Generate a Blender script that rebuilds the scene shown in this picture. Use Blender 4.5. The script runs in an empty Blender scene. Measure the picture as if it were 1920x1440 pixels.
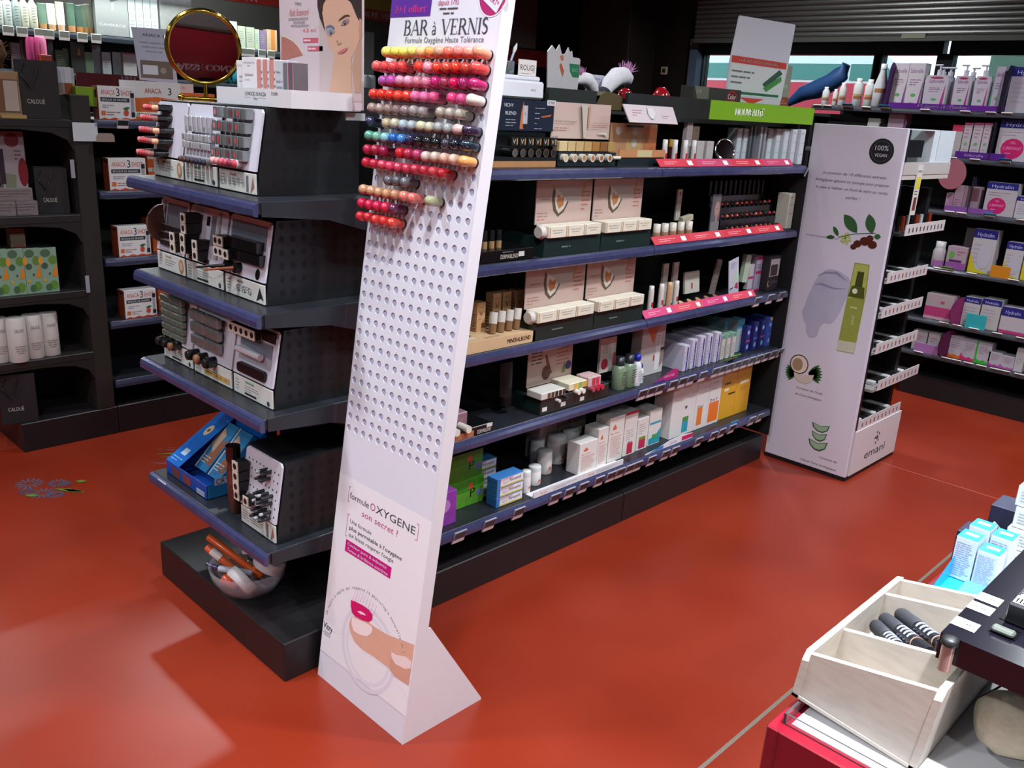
import bpy, math, random
from mathutils import Matrix, Vector
random.seed(7)
SC = bpy.context.scene
COL = SC.collection
# ---------------------------------------------------------------- camera
F = 1650.22
RC = ((0.70478525, -0.70730083, 0.05480226), (-0.17585294, -0.2490202, -0.95239943), (0.68727977, 0.66159994, -0.2998867))
CAMZ = 1.55
cd = bpy.data.cameras.new('camera'); cam = bpy.data.objects.new('camera', cd); COL.objects.link(cam)
cd.sensor_width = 36; cd.lens = F / 1920 * 36; cd.clip_start = 0.02; cd.clip_end = 100
cam.matrix_world = Matrix(((RC[0][0], -RC[1][0], -RC[2][0], 0), (RC[0][1], -RC[1][1], -RC[2][1], 0), (RC[0][2], -RC[1][2], -RC[2][2], CAMZ), (0, 0, 0, 1)))
SC.camera = cam
# ---------------------------------------------------------------- exposure, world
SC.view_settings.view_transform = 'Standard'; SC.view_settings.look = 'None'
SC.view_settings.gamma = 1; SC.view_settings.use_curve_mapping = False
SC.view_settings.exposure = -0.17
W = bpy.data.worlds.new('world'); SC.world = W; W.use_nodes = True
W.node_tree.nodes['Background'].inputs[0].default_value = (0.62, 0.78, 0.9, 1)
W.node_tree.nodes['Background'].inputs[1].default_value = 4.5
SC.cycles.max_bounces = 6; SC.cycles.diffuse_bounces = 3; SC.cycles.glossy_bounces = 3
SC.cycles.transmission_bounces = 5; SC.cycles.transparent_max_bounces = 8
SC.cycles.use_denoising = True; SC.cycles.caustics_reflective = False; SC.cycles.caustics_refractive = False
SC.cycles.sample_clamp_indirect = 4
def lamp(name, loc, rot, power, size, col=(.90, .95, 1), spread=2.6, sy=None):
    l = bpy.data.lights.new(name, 'AREA'); l.energy = power; l.color = col; l.size = size; l.spread = spread
    if sy: l.shape = 'RECTANGLE'; l.size_y = sy
    else: l.shape = 'DISK'
    o = bpy.data.objects.new(name, l); COL.objects.link(o); o.location = loc; o.rotation_euler = rot; return o
CEIL = 3.05
SPOTS_AND_FILLS = [(2.40, 5.33, 30), (4.78, 2.80, 34), (0.75, 0.9, 34), (0.35, 2.3, 26), (2.3, 0.45, 44), (2.35, 3.1, 22), (4.3, 0.5, 55), (-0.9, 3.4, 26), (-1.2, 0.6, 30), (3.6, -1.2, 30), (1.0, -1.4, 30), (-1.0, -2.0, 30), (-2.2, 2.3, 50), (-2.5, .5, 50), (1.25, .15, 34)]  # the far-left pair is unseen fill, added to brighten the end-cap shelves
lamp('ceiling_spot_and_fill_light', (.75, -.2, CEIL - .075), (0, -.1, 0), 30, .16, spread=.8)  # narrow fill lamp without a fixture, added to whiten the counter top
for i, (x, y, p) in enumerate(SPOTS_AND_FILLS):
    lamp('ceiling_spot_and_fill_light', (x, y, CEIL - .075), (0, 0, 0), p, .16, spread=2.5)
# ---------------------------------------------------------------- materials
def lin(h):
    if isinstance(h, (tuple, list)): return tuple(h)[:3]
    r = [int(h[i:i + 2], 16) / 255 for i in (0, 2, 4)]
    return tuple(c / 12.92 if c <= .04045 else ((c + .055) / 1.055) ** 2.4 for c in r)
MATS = {}
def M(h, r=.5, me=0, tr=0, em=0, al=1, nz=.06, sc=40, bump=0, coat=0, ior=1.45):
    key = (h, r, me, tr, em, al, nz, sc, bump, coat)
    if key in MATS: return MATS[key]
    m = bpy.data.materials.new('m_' + str(h)); m.use_nodes = True; nt = m.node_tree
    b = nt.nodes['Principled BSDF']; c = lin(h)
    b.inputs['Roughness'].default_value = r; b.inputs['Metallic'].default_value = me
    b.inputs['Transmission Weight'].default_value = tr; b.inputs['Alpha'].default_value = al
    b.inputs['IOR'].default_value = ior
    if coat: b.inputs['Coat Weight'].default_value = coat; b.inputs['Coat Roughness'].default_value = .08
    if em:
        b.inputs['Emission Color'].default_value = c + (1,); b.inputs['Emission Strength'].default_value = em
    if nz and not tr:
        tc = nt.nodes.new('ShaderNodeTexCoord'); n = nt.nodes.new('ShaderNodeTexNoise'); n.inputs['Scale'].default_value = sc
        nt.links.new(tc.outputs['Object'], n.inputs['Vector'])
        mx = nt.nodes.new('ShaderNodeMix'); mx.data_type = 'RGBA'
        mx.inputs[6].default_value = tuple(x * (1 - nz) for x in c) + (1,); mx.inputs[7].default_value = tuple(min(1, x * (1 + nz)) for x in c) + (1,)
        nt.links.new(n.outputs['Fac'], mx.inputs[0]); nt.links.new(mx.outputs[2], b.inputs['Base Color'])
        if bump:
            bp = nt.nodes.new('ShaderNodeBump'); bp.inputs['Strength'].default_value = bump; bp.inputs['Distance'].default_value = .002
            nt.links.new(n.outputs['Fac'], bp.inputs['Height']); nt.links.new(bp.outputs[0], b.inputs['Normal'])
    else: b.inputs['Base Color'].default_value = c + (1,)
    MATS[key] = m; return m
# ---------------------------------------------------------------- text cache
TXT = {}
def textgeo(s):
    if s in TXT: return TXT[s]
    c = bpy.data.curves.new('t', 'FONT'); c.body = s; c.size = 1; c.resolution_u = 2
    o = bpy.data.objects.new('t', c); COL.objects.link(o)
    dg = bpy.context.evaluated_depsgraph_get(); me = o.evaluated_get(dg).to_mesh()
    vs = [(v.co.x, v.co.y) for v in me.vertices]; fs = [tuple(p.vertices) for p in me.polygons]
    o.evaluated_get(dg).to_mesh_clear(); bpy.data.objects.remove(o); bpy.data.curves.remove(c)
    if not vs: vs = [(0, 0)]
    x0 = min(v[0] for v in vs); x1 = max(v[0] for v in vs)
    TXT[s] = (vs, fs, x0, x1); return TXT[s]
# ---------------------------------------------------------------- mesh builder
I4 = Matrix.Identity(4)
class MB:
    def __init__(s): s.v = []; s.f = []; s.fm = []; s.sm = []; s.mats = []; s.T = I4
    def mi(s, m):
        if isinstance(m, str): m = M(m)
        if m not in s.mats: s.mats.append(m)
        return s.mats.index(m)
    def add(s, vs, fs, m, smooth=False):
        b = len(s.v); k = s.mi(m)
        if s.T is I4: s.v += [tuple(v) for v in vs]
        else: s.v += [tuple(s.T @ Vector(v)) for v in vs]
        for f in fs: s.f.append(tuple(b + i for i in f)); s.fm.append(k); s.sm.append(smooth)
        return s
    def box(s, x0, x1, y0, y1, z0, z1, m, b=0):
        if x0 > x1: x0, x1 = x1, x0
        if y0 > y1: y0, y1 = y1, y0
        if z0 > z1: z0, z1 = z1, z0
        if not b:
            vs = [(x, y, z) for x in (x0, x1) for y in (y0, y1) for z in (z0, z1)]
            return s.add(vs, [(0, 1, 3, 2), (4, 6, 7, 5), (0, 4, 5, 1), (2, 3, 7, 6), (0, 2, 6, 4), (1, 5, 7, 3)], m)
        b = min(b, (x1 - x0) * .45, (y1 - y0) * .45, (z1 - z0) * .45)
        vs = []; ix = {}
        for i, x in enumerate((x0, x1)):
            for j, y in enumerate((y0, y1)):
                for k, z in enumerate((z0, z1)):
                    sx, sy, sz = (b, -b)[i], (b, -b)[j], (b, -b)[k]
                    for a, p in enumerate(((x, y + sy, z + sz), (x + sx, y, z + sz), (x + sx, y + sy, z))):
                        ix[(i, j, k, a)] = len(vs); vs.append(p)
        fs = []
        def q(*ks):
            fs.append(tuple(ix[k] for k in ks))
        q((0, 0, 0, 0), (0, 0, 1, 0), (0, 1, 1, 0), (0, 1, 0, 0)); q((1, 0, 0, 0), (1, 1, 0, 0), (1, 1, 1, 0), (1, 0, 1, 0))
        q((0, 0, 0, 1), (1, 0, 0, 1), (1, 0, 1, 1), (0, 0, 1, 1)); q((0, 1, 0, 1), (0, 1, 1, 1), (1, 1, 1, 1), (1, 1, 0, 1))
        q((0, 0, 0, 2), (0, 1, 0, 2), (1, 1, 0, 2), (1, 0, 0, 2)); q((0, 0, 1, 2), (1, 0, 1, 2), (1, 1, 1, 2), (0, 1, 1, 2))
        for i in (0, 1):
            for j in (0, 1):
                q((i, j, 0, 0), (i, j, 1, 0), (i, j, 1, 1), (i, j, 0, 1)); q((i, 0, j, 0), (i, 1, j, 0), (i, 1, j, 2), (i, 0, j, 2)); q((0, i, j, 1), (1, i, j, 1), (1, i, j, 2), (0, i, j, 2))
                for k in (0, 1): q((i, j, k, 0), (i, j, k, 1), (i, j, k, 2))
        return s.add(vs, fs, m)
    def quad(s, pts, m): return s.add(pts, [tuple(range(len(pts)))], m)
    def rect(s, x0, x1, z0, z1, m, y=0): return s.add([(x0, y, z0), (x1, y, z0), (x1, y, z1), (x0, y, z1)], [(0, 1, 2, 3)], m)
    def disc(s, cx, cz, r, m, y=0, rz=None, n=18, r0=0):
        rz = rz or r
        P = [(cx + r * math.cos(6.28319 * i / n), y, cz + rz * math.sin(6.28319 * i / n)) for i in range(n)]
        if not r0: return s.add(P, [tuple(range(n))], m)
        k = r0 / r; Q = [(cx + (p[0] - cx) * k, y, cz + (p[2] - cz) * k) for p in P]
        return s.add(P + Q, [(i, (i + 1) % n, n + (i + 1) % n, n + i) for i in range(n)], m)
    def shape(s, pts, m, y=0): return s.add([(p[0], y, p[1]) for p in pts], [tuple(range(len(pts)))], m)
    def prism(s, pts, y0, y1, m):
        n = len(pts); vs = [(p[0], y0, p[1]) for p in pts] + [(p[0], y1, p[1]) for p in pts]
        return s.add(vs, [tuple(range(n)), tuple(range(2 * n - 1, n - 1, -1))] + [(i, i + n, (i + 1) % n + n, (i + 1) % n) for i in range(n)], m)
    def stroke(s, pts, w, m, y=0, closed=False):
        n = len(pts); L = []; R_ = []
        for i in range(n):
            a = pts[max(i - 1, 0)] if not closed else pts[i - 1]; b = pts[min(i + 1, n - 1)] if not closed else pts[(i + 1) % n]
            dx, dz = b[0] - a[0], b[1] - a[1]; l = math.hypot(dx, dz) or 1; ww = w[i] if isinstance(w, (list, tuple)) else w
            L.append((pts[i][0] - dz / l * ww / 2, y, pts[i][1] + dx / l * ww / 2)); R_.append((pts[i][0] + dz / l * ww / 2, y, pts[i][1] - dx / l * ww / 2))
        return s.add(L + R_, [(i, n + i, n + (i + 1) % n, (i + 1) % n) for i in range(n if closed else n - 1)], m)
    def text(s, t, x, z, h, m, y=0, al='c', w=None, sh=0, rot=0, sx=1, bold=0):
        vs, fs, x0, x1 = textgeo(t); k = h / .7; kx = k * sx
        if w: kx = w / (x1 - x0)
        off = {'c': (x0 + x1) / 2, 'l': x0, 'r': x1}[al]; c, d = math.cos(rot), math.sin(rot)
        for dx in ((0, bold) if bold else (0,)):
            P = []
            for (a, b) in vs:
                p = (a - off) * kx + sh * b * k + dx; q = b * k; P.append((x + p * c - q * d, y, z + p * d + q * c))
            s.add(P, fs, m)
        return s
    def lines(s, x0, x1, z0, z1, n, m, y=0, t=.3, al='l'):
        p = (z1 - z0) / n; rs = random.Random(int((x0 + x1 * 3 + z0 * 7) * 1e4))
        for i in range(n):
            z = z1 - p * (i + .5); w = (x1 - x0) * (rs.uniform(.75, 1) if i < n - 1 else rs.uniform(.4, .8)); a = x0 if al == 'l' else (x0 + x1 - w) / 2; e = a + w
            while a < e - 1e-5:
                b = min(e, a + rs.uniform(1.2, 4) * p); s.rect(a, b, z - p * t / 2, z + p * t / 2, m, y); a = b + p * .35
        return s
    def lathe(s, prof, m, cx=0, cy=0, n=14, cap=True, y0=0):
        vs = []; k = len(prof)
        for i in range(n):
            a = 6.28318531 * i / n
            for r, z in prof: vs.append((cx + r * math.cos(a), cy + r * math.sin(a), z))
        s.add(vs, [(i * k + j, ((i + 1) % n) * k + j, ((i + 1) % n) * k + j + 1, i * k + j + 1) for i in range(n) for j in range(k - 1)], m, True)
        if cap:
            if prof[0][0] > 1e-6: s.add([vs[i * k] for i in range(n)], [tuple(range(n - 1, -1, -1))], m)
            if prof[-1][0] > 1e-6: s.add([vs[i * k + k - 1] for i in range(n)], [tuple(range(n))], m)
        return s
    def cyl(s, cx, cy, z0, z1, r, m, n=14): return s.lathe([(r, z0), (r, z1)], m, cx, cy, n)
    def band(s, cx, cy, z0, z1, r, m, a0=200, a1=340, n=8):
        vs = []
        for i in range(n + 1):
            a = math.radians(a0 + (a1 - a0) * i / n)
            for z in (z0, z1): vs.append((cx + r * math.cos(a), cy + r * math.sin(a), z))
        return s.add(vs, [(2 * i, 2 * i + 2, 2 * i + 3, 2 * i + 1) for i in range(n)], m, True)
    def tube(s, pts, r, m, n=6):
        P = [Vector(p) for p in pts]; vs = []; up = Vector((0, 0, 1))
        for i, p in enumerate(P):
            t = (P[min(i + 1, len(P) - 1)] - P[max(i - 1, 0)]).normalized(); u = up if abs(t.z) < .9 else Vector((1, 0, 0))
            a = t.cross(u).normalized(); b = t.cross(a); rr = r[i] if isinstance(r, (list, tuple)) else r
            for j in range(n):
                g = 6.28319 * j / n; vs.append(p + (a * math.cos(g) + b * math.sin(g)) * rr)
        k = len(P); s.add(vs, [(i * n + j, i * n + (j + 1) % n, (i + 1) * n + (j + 1) % n, (i + 1) * n + j) for i in range(k - 1) for j in range(n)], m, True)
        return s.add([vs[j] for j in range(n)] + [vs[(k - 1) * n + j] for j in range(n)], [tuple(range(n)), tuple(range(2 * n - 1, n - 1, -1))], m)
    def build(s, name, parent=None, loc=(0, 0, 0), rz=0, rot=None):
        me = bpy.data.meshes.new(name); me.from_pydata(s.v, [], s.f)
        for m in s.mats: me.materials.append(m)
        me.polygons.foreach_set('material_index', s.fm); me.polygons.foreach_set('use_smooth', s.sm); me.update()
        o = bpy.data.objects.new(name, me); COL.objects.link(o); o.location = loc; o.rotation_euler = rot or (0, 0, rz)
        if parent: o.parent = parent
        return o
def tag(o, label, cat, group=None):
    o['label'] = label; o['category'] = cat
    if group: o['group'] = group
    return o
def empty(name, loc, rz=0, label=None, cat=None, group=None, rot=None):
    o = bpy.data.objects.new(name, None); COL.objects.link(o); o.location = loc; o.rotation_euler = rot or (0, 0, rz); o.empty_display_size = .02
    if label: tag(o, label, cat, group)
    return o
def struct(o): o['kind'] = 'structure'; return o
def dup(o, loc, rz, label, group=None, rot=None):
    c = o.copy(); COL.objects.link(c); c.location = loc; c.rotation_euler = rot or (0, 0, rz)
    if label: c['label'] = label
    if group: c['group'] = group
    for ch in list(o.children):
        d = ch.copy(); COL.objects.link(d); d.parent = c
        for g in list(ch.children):
            e = g.copy(); COL.objects.link(e); e.parent = d
    return c
ORD = ['first', 'second', 'third', 'fourth', 'fifth', 'sixth', 'seventh', 'eighth', 'ninth', 'tenth', 'eleventh', 'twelfth', 'thirteenth', 'fourteenth', 'fifteenth', 'sixteenth', 'seventeenth', 'eighteenth', 'nineteenth', 'twentieth', 'twenty-first', 'twenty-second', 'twenty-third', 'twenty-fourth', 'twenty-fifth', 'twenty-sixth']
def nth(i, n):
    if i == 0: return 'leftmost'
    if i == n - 1: return 'rightmost'
    return ORD[i] + ' from left'
def at(x, y, ax, val):
    "the point of the plane axis=val that the photo shows at pixel x, y (a measuring aid for real distances)"
    d = [RC[0][i] * (x - 960) / F + RC[1][i] * (y - 720) / F + RC[2][i] for i in range(3)]
    C = (0, 0, CAMZ); t = (val - C[ax]) / d[ax]; return tuple(C[i] + t * d[i] for i in range(3))
WHITE = M('ECECEC', .45, nz=.02); PAPER = M('E6E4E6', .4, nz=.02); BLACK = M('0C0C0E', .45); DARKWOOD = M('1B1719', .42, nz=.25, sc=25)
INK = M('34343A', .6, nz=0); GREYINK = M('8A8A90', .6, nz=0)
# ================================================================ SHELL
def floor_mat():
    m = bpy.data.materials.new('polished_red_concrete'); m.use_nodes = True; nt = m.node_tree; b = nt.nodes['Principled BSDF']
    tc = nt.nodes.new('ShaderNodeTexCoord')
    def noise(sc, det=3):
        n = nt.nodes.new('ShaderNodeTexNoise'); n.inputs['Scale'].default_value = sc; n.inputs['Detail'].default_value = det
        nt.links.new(tc.outputs['Object'], n.inputs['Vector']); return n
    def ramp(src, stops):
        r = nt.nodes.new('ShaderNodeValToRGB'); e = r.color_ramp.elements
        while len(e) < len(stops): e.new(.5)
        for k, (p, c) in enumerate(stops): e[k].position = p; e[k].color = tuple(c) + (1,)
        nt.links.new(src, r.inputs[0]); return r
    big = ramp(noise(1.6, 2).outputs['Fac'], [(.2, lin('74200F')), (.5, lin('842814')), (.85, lin('90321E'))])
    sp = ramp(noise(420, 1).outputs['Fac'], [(.27, (.35, .35, .35)), (.36, (1, 1, 1)), (.76, (1, 1, 1)), (.84, (1.5, 1.7, 1.6))])
    mx = nt.nodes.new('ShaderNodeMix'); mx.data_type = 'RGBA'; mx.blend_type = 'MULTIPLY'; mx.inputs[0].default_value = .8
    nt.links.new(big.outputs[0], mx.inputs[6]); nt.links.new(sp.outputs[0], mx.inputs[7]); nt.links.new(mx.outputs[2], b.inputs['Base Color'])
    rr = ramp(noise(2.3, 1).outputs['Fac'], [(.1, (.26, .26, .26)), (.9, (.42, .42, .42))]); nt.links.new(rr.outputs[0], b.inputs['Roughness'])
    b.inputs['Specular IOR Level'].default_value = .5
    return m
fb = MB(); fb.box(-4, 7.4, -4, 8, -.1, 0, floor_mat()); struct(fb.build('floor'))
jm = M('6E6258', .9, nz=.6, sc=300)
jb = MB(); jb.box(-4, 5.4, .878, .889, 0, .0006, jm); struct(jb.build('trim_1'))
jb = MB(); jb.box(4.141, 4.146, .3, 1.9, 0, .0005, M('A05A48', .9)); struct(jb.build('trim_2'))
cb = MB(); cb.box(-4, 6.6, -4, 8, CEIL, CEIL + .1, M('2A2727', .8)); struct(cb.build('ceiling'))
wallm = M('1C1513', .6, nz=.15, sc=6)
XW = 6.1
wb = MB(); wb.box(XW, XW + .2, 4.12, 8, 0, CEIL, wallm); wb.box(XW, XW + .2, -4, 4.12, 0, 1.0, wallm); wb.box(XW, XW + .2, -4, 4.12, 2.12, CEIL, wallm); struct(wb.build('wall_back'))
wb = MB(); wb.box(-4, XW, 5.95, 6.1, 0, CEIL, M('3A3432', .7)); struct(wb.build('wall_left'))
wb = MB(); wb.box(-4, 7.4, -4.1, -4, 0, CEIL, M('6A6462', .8)); struct(wb.build('wall_right'))
wb = MB(); wb.box(-4.1, -4, -4, 8, 0, CEIL, M('8A8482', .8)); struct(wb.build('wall_front'))
# column and pilaster on the dark wall
cm = MB(); cm.box(5.75, XW, 4.5, 5.0, 0, CEIL, M('2B2622', .6, nz=.1, sc=5), .004); tag(cm.build('column'), 'dark brown square column in front of the dark back wall', 'column')
# shop window
for i, (ya, yb) in enumerate(((3.70, 4.05), (2.72, 3.62), (2.31, 2.66), (0.9, 2.21))):
    g = MB(); fr = M('0E0F14', .35)
    g.box(XW + .02, XW + .1, ya - .03, yb + .03, 2.012, 2.12, fr); g.box(XW + .02, XW + .1, ya - .05, ya, 1.0, 2.02, fr); g.box(XW + .02, XW + .1, yb, yb + .05, 1.0, 2.02, fr); g.box(XW + .02, XW + .1, ya, yb, 1.0, 1.06, fr)
    o = struct(g.build('window_%d' % (i + 1)))
    p = MB(); p.box(XW + .055, XW + .062, ya, yb, 1.06, 2.012, M('E8F4F0', .02, tr=1, ior=1.05)); p.build('pane', o)
jb = MB(); jb.box(XW - .06, XW + .02, 4.06, 4.13, 0, 2.12, M('5A6A80', .4)); struct(jb.build('trim_3'))
# roller shutter above the windows
sb = MB(); sm = M('7C7C78', .42, me=.7)
for i in range(16):
    z = 2.115 + i * .034; pts = []
    for k in range(7):
        a = math.pi * k / 6; pts.append((XW - .10 - .012 * math.sin(a), z + .017 - .017 * math.cos(a)))
    vs = [(p[0], y, p[1]) for y in (-1.5, 4.07) for p in pts]; sb.add(vs, [(j, j + 1, j + 8, j + 7) for j in range(6)], sm)
sb.box(XW - .12, XW - .08, -1.5, 4.07, 2.085, 2.115, M('55544E', .5))
sb.box(XW - .125, XW - .08, 2.35, 2.5, 2.10, 2.128, M('8A8876', .5))
tag(sb.build('roller_shutter'), 'grey metal roller shutter rolled down over the top of the shop windows', 'shutter')
# wall socket
s_ = MB(); s_.box(XW - .012, XW, 4.36, 4.42, 1.86, 1.92, M('D8D2B0', .4), .003); s_.box(XW - .014, XW - .011, 4.375, 4.405, 1.875, 1.905, M('3A3830', .5)); tag(s_.build('wall_socket'), 'small cream wall socket on the dark brown back wall', 'socket')
# ================================================================ GONDOLAS
LIPM = M('383A5C', .2, nz=.25, sc=30, coat=.5); SHELFM = M('24262C', .35, nz=.12, sc=15); PANEL = M('0E0E10', .6)
def lip(mb, L, m=LIPM, z=0, h=.034):
    "rounded price rail in front of a shelf, running 0..L along x, front at y=0"
    prof = [(0.011, -.0012), (.004, -.0015), (-.004, -.006), (-.008, -.016), (-.008, -h + .004), (-.003, -h), (.006, -h), (.006, -.004)]
    n = len(prof); vs = [(x, p[0], z + p[1]) for x in (0, L) for p in prof]
    mb.add(vs, [(j, (j + 1) % n, n + (j + 1) % n, n + j) for j in range(n)] + [tuple(range(n)), tuple(range(2 * n - 1, n - 1, -1))], m)
def shelf(name, root, x0, y0, z, L, D, rz, lipm=LIPM, th=.03):
    "part shelf with price rail; local x along the front, y into depth; top surface at z"
    b = MB(); b.box(.004, L - .004, .006, D, -th, 0, SHELFM, .002)
    for sx in (0, L - .004):
        b.prism([(.02, -th), (D, -th), (D, -.09), (D * .75, -.085)], 0, .004, SHELFM) if False else None
        b.add([(sx + a, y, zz) for a in (0, .004) for (y, zz) in ((.015, -.001), (D, -.001), (D, -.1), (D * .8, -.095), (D * .45, -.05), (.015, -.034))],
              [tuple(range(6)), tuple(range(11, 5, -1))] + [(i, (i + 1) % 6, 6 + (i + 1) % 6, 6 + i) for i in range(6)], SHELFM)
    s = b.build('shelf', root, (x0, y0, z), rz)
    l = MB(); lip(l, L, lipm); l.build('price_rail', s)
    return s
# --- main gondola (far-left run of shelves seen beyond the polish stand), front y=1.86
g = empty('shelf_gondola', (1.6, 1.86, 0), 0, 'long black shop gondola with five blue-railed shelves of cosmetics', 'shelving')
b = MB(); b.box(0, 1.02, .015, .735, .0, .122, DARKWOOD, .003); b.box(1.024, 2.10, .015, .735, 0, .122, DARKWOOD, .003); b.build('plinth', g)
b = MB(); b.box(0, 2.1, .36, .38, .12, 1.58, PANEL); b.box(0.99, 1.03, .34, .40, .12, 1.5, M('18181A', .5)); b.build('back_panel', g)
b = MB(); b.box(2.06, 2.10, .33, .41, .12, 1.5, M('18181A', .5)); b.box(2.093, 2.1, -.012, .36, .13, 1.36, PANEL); b.build('upright', g)
SZ = [1.378, 1.102, .83, .56, .262]
for z in [q - .0008 for q in SZ]:
    shelf('shelf', g, 0, 0, z, 1.022, .36, 0); shelf('shelf', g, 1.026, 0, z, 1.064, .36, 0)
# deck and header boards above the top shelf
b = MB(); b.box(.52, .76, .12, .72, 1.584, 1.599, M('1C1E20', .5)); b.box(.76, .93, .1, .42, 1.545, 1.556, M('1C1E20', .5)); b.box(.93, 2.10, .12, .72, 1.584, 1.599, M('1C1E20', .5)); b.box(2.08, 2.10, .06, .36, 1.37, 1.584, PANEL); b.box(.36, 2.1, .36, .38, 1.5, 1.584, PANEL); b.build('deck', g)
b = MB(); b.box(.527, .76, .10, .115, 1.53, 1.614, M('1E2220', .5)); b.build('header_board', g)
b = MB(); b.box(.93, 2.10, .10, .115, 1.53, 1.618, M('1A1A1C', .5)); b.build('header_board', g)
# --- end-cap gondola facing the aisle, front x=1.075
e = empty('end_cap_shelving', (1.075, 2.2325, 0), -math.pi / 2, 'black end-cap shelving of the gondola with four short make-up shelves', 'shelving')
b = MB(); b.box(-.38, .384, .01, .52, 0, .121, M('1C1A1C', .42, nz=.25, sc=25), .003); b.build('plinth', e)
b = MB(); b.box(-.34, .34, .44, .46, .12, 1.5, PANEL); b.build('back_panel', e)
ESZ = [1.306, 1.036, .767, .389]
for z in [q - .0008 for q in ESZ]: shelf('shelf', e, -.352, -.015, z, .704, .45, 0)
# --- dark left gondola (two bays) front y=3.96
d = empty('dark_wood_gondola', (1.085, 3.96, 0), 0, 'dark wood gondola at the left with gift bags and boxed products', 'shelving')
b = MB(); b.box(0, .41, 0, .36, 0, .13, DARKWOOD, .003); b.box(.412, 2.3, .0, .36, 0, .13, DARKWOOD, .003); b.build('plinth', d)
b = MB(); b.box(0, .36, .33, .35, .13, 1.40, PANEL); b.box(.39, 2.3, .33, .35, .13, 1.42, PANEL); b.build('back_panel', d)
b = MB(); b.box(.325, .40, 0, .33, .13, 1.50, M('26221F', .5, nz=.2, sc=20), .003); b.build('side_panel', d)
for z in (1.398, 1.012, .686, .406):
    b = MB(); b.box(-.25, .325, .0, .33, z - .03, z, M('221E1E', .45, nz=.2), .002)
    pts = [(-.25, z - .03), (.325, z - .03), (.325, z - .13), (.30, z - .08), (.24, z - .052), (.12, z - .04), (-.25, z - .04)]
    b.prism(pts, .002, .018, M('1D191A', .5)); b.build('shelf', d)
for z in (1.404, 1.107, .814, .529, .252): shelf('shelf', d, .41, .0, z, 1.0, .33, 0, M('34354A', .25, nz=.2, sc=30, coat=.4)); shelf('shelf', d, 1.415, .0, z, .9, .33, 0, M('34354A', .25, nz=.2, sc=30, coat=.4))
# ================================================================ PRODUCT HELPERS
def Xp(px, y, z):
    k = (px - 960) / F; dz = z - CAMZ
    return -((RC[0][1] - k * RC[2][1]) * y + (RC[0][2] - k * RC[2][2]) * dz) / (RC[0][0] - k * RC[2][0])
def Yp(px, x, z):
    k = (px - 960) / F; dz = z - CAMZ
    return -((RC[0][0] - k * RC[2][0]) * x + (RC[0][2] - k * RC[2][2]) * dz) / (RC[0][1] - k * RC[2][1])
def Zp(py, x, y):
    k = (py - 720) / F
    return CAMZ - ((RC[1][0] - k * RC[2][0]) * x + (RC[1][1] - k * RC[2][1]) * y) / (RC[1][2] - k * RC[2][2])
def P(h): return M(h, .45, nz=.02) if isinstance(h, str) else h
def draw(mb, w, h, ops, y=-.0004):
    "printing on a face: fractions of its width and height"
    for n_, o in enumerate(ops):
        k = o[0]; yy = y - .00015 * n_
        X = lambda f: (f - .5) * w
        if k == 'r': mb.rect(X(o[1]), X(o[2]), o[3] * h, o[4] * h, P(o[5]), yy)
        elif k == 't': mb.text(o[1], X(o[2]), o[3] * h, o[4] * h, P(o[5]), yy, w=(o[6] * w if len(o) > 6 and o[6] else None), rot=(o[7] if len(o) > 7 else 0))
        elif k == 'c': mb.disc(X(o[1]), o[2] * h, o[3] * w, P(o[4]), yy, rz=(o[5] * h if len(o) > 5 else None), n=14)
        elif k == 'o': mb.disc(X(o[1]), o[2] * h, o[3] * w, P(o[4]), yy, n=16, r0=o[3] * w * .82)
        elif k == 'l': mb.lines(X(o[1]), X(o[2]), o[3] * h, o[4] * h, o[5], P(o[6]), yy)
        elif k == 'p': mb.shape([(X(a), c * h) for a, c in o[1]], P(o[2]), yy)
        elif k == 's': mb.stroke([(X(a), c * h) for a, c in o[1]], o[2], P(o[3]), yy)
def carton(name, label, cat, loc, w, d, h, col, ops=(), rz=0, group=None, bev=.0008, side=None, top=None, lops=(), rops=(), rot=None, tops=()):
    b = MB(); b.box(-w / 2, w / 2, 0, d, 0, h, P(col), bev); e = .0003
    if top: b.quad([(-w / 2 + e, e, h + e), (w / 2 - e, e, h + e), (w / 2 - e, d - e, h + e), (-w / 2 + e, d - e, h + e)], P(top))
    if side:
        for sx in (-w / 2 - e, w / 2 + e): b.quad([(sx, e, e), (sx, d - e, e), (sx, d - e, h - e), (sx, e, h - e)], P(side))
    draw(b, w, h, ops)
    if lops: b.T = Matrix.Translation((-w / 2, d / 2, 0)) @ Matrix.Rotation(-math.pi / 2, 4, 'Z'); draw(b, d, h, lops, -.0006)
    if rops: b.T = Matrix.Translation((w / 2, d / 2, 0)) @ Matrix.Rotation(math.pi / 2, 4, 'Z'); draw(b, d, h, rops, -.0006)
    if tops: b.T = Matrix.Translation((0, 0, h)) @ Matrix.Rotation(-math.pi / 2, 4, 'X'); draw(b, w, d, tops, -.0006)
    o = b.build(name, None, loc, rz, rot); tag(o, label, cat, group); return o
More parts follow.
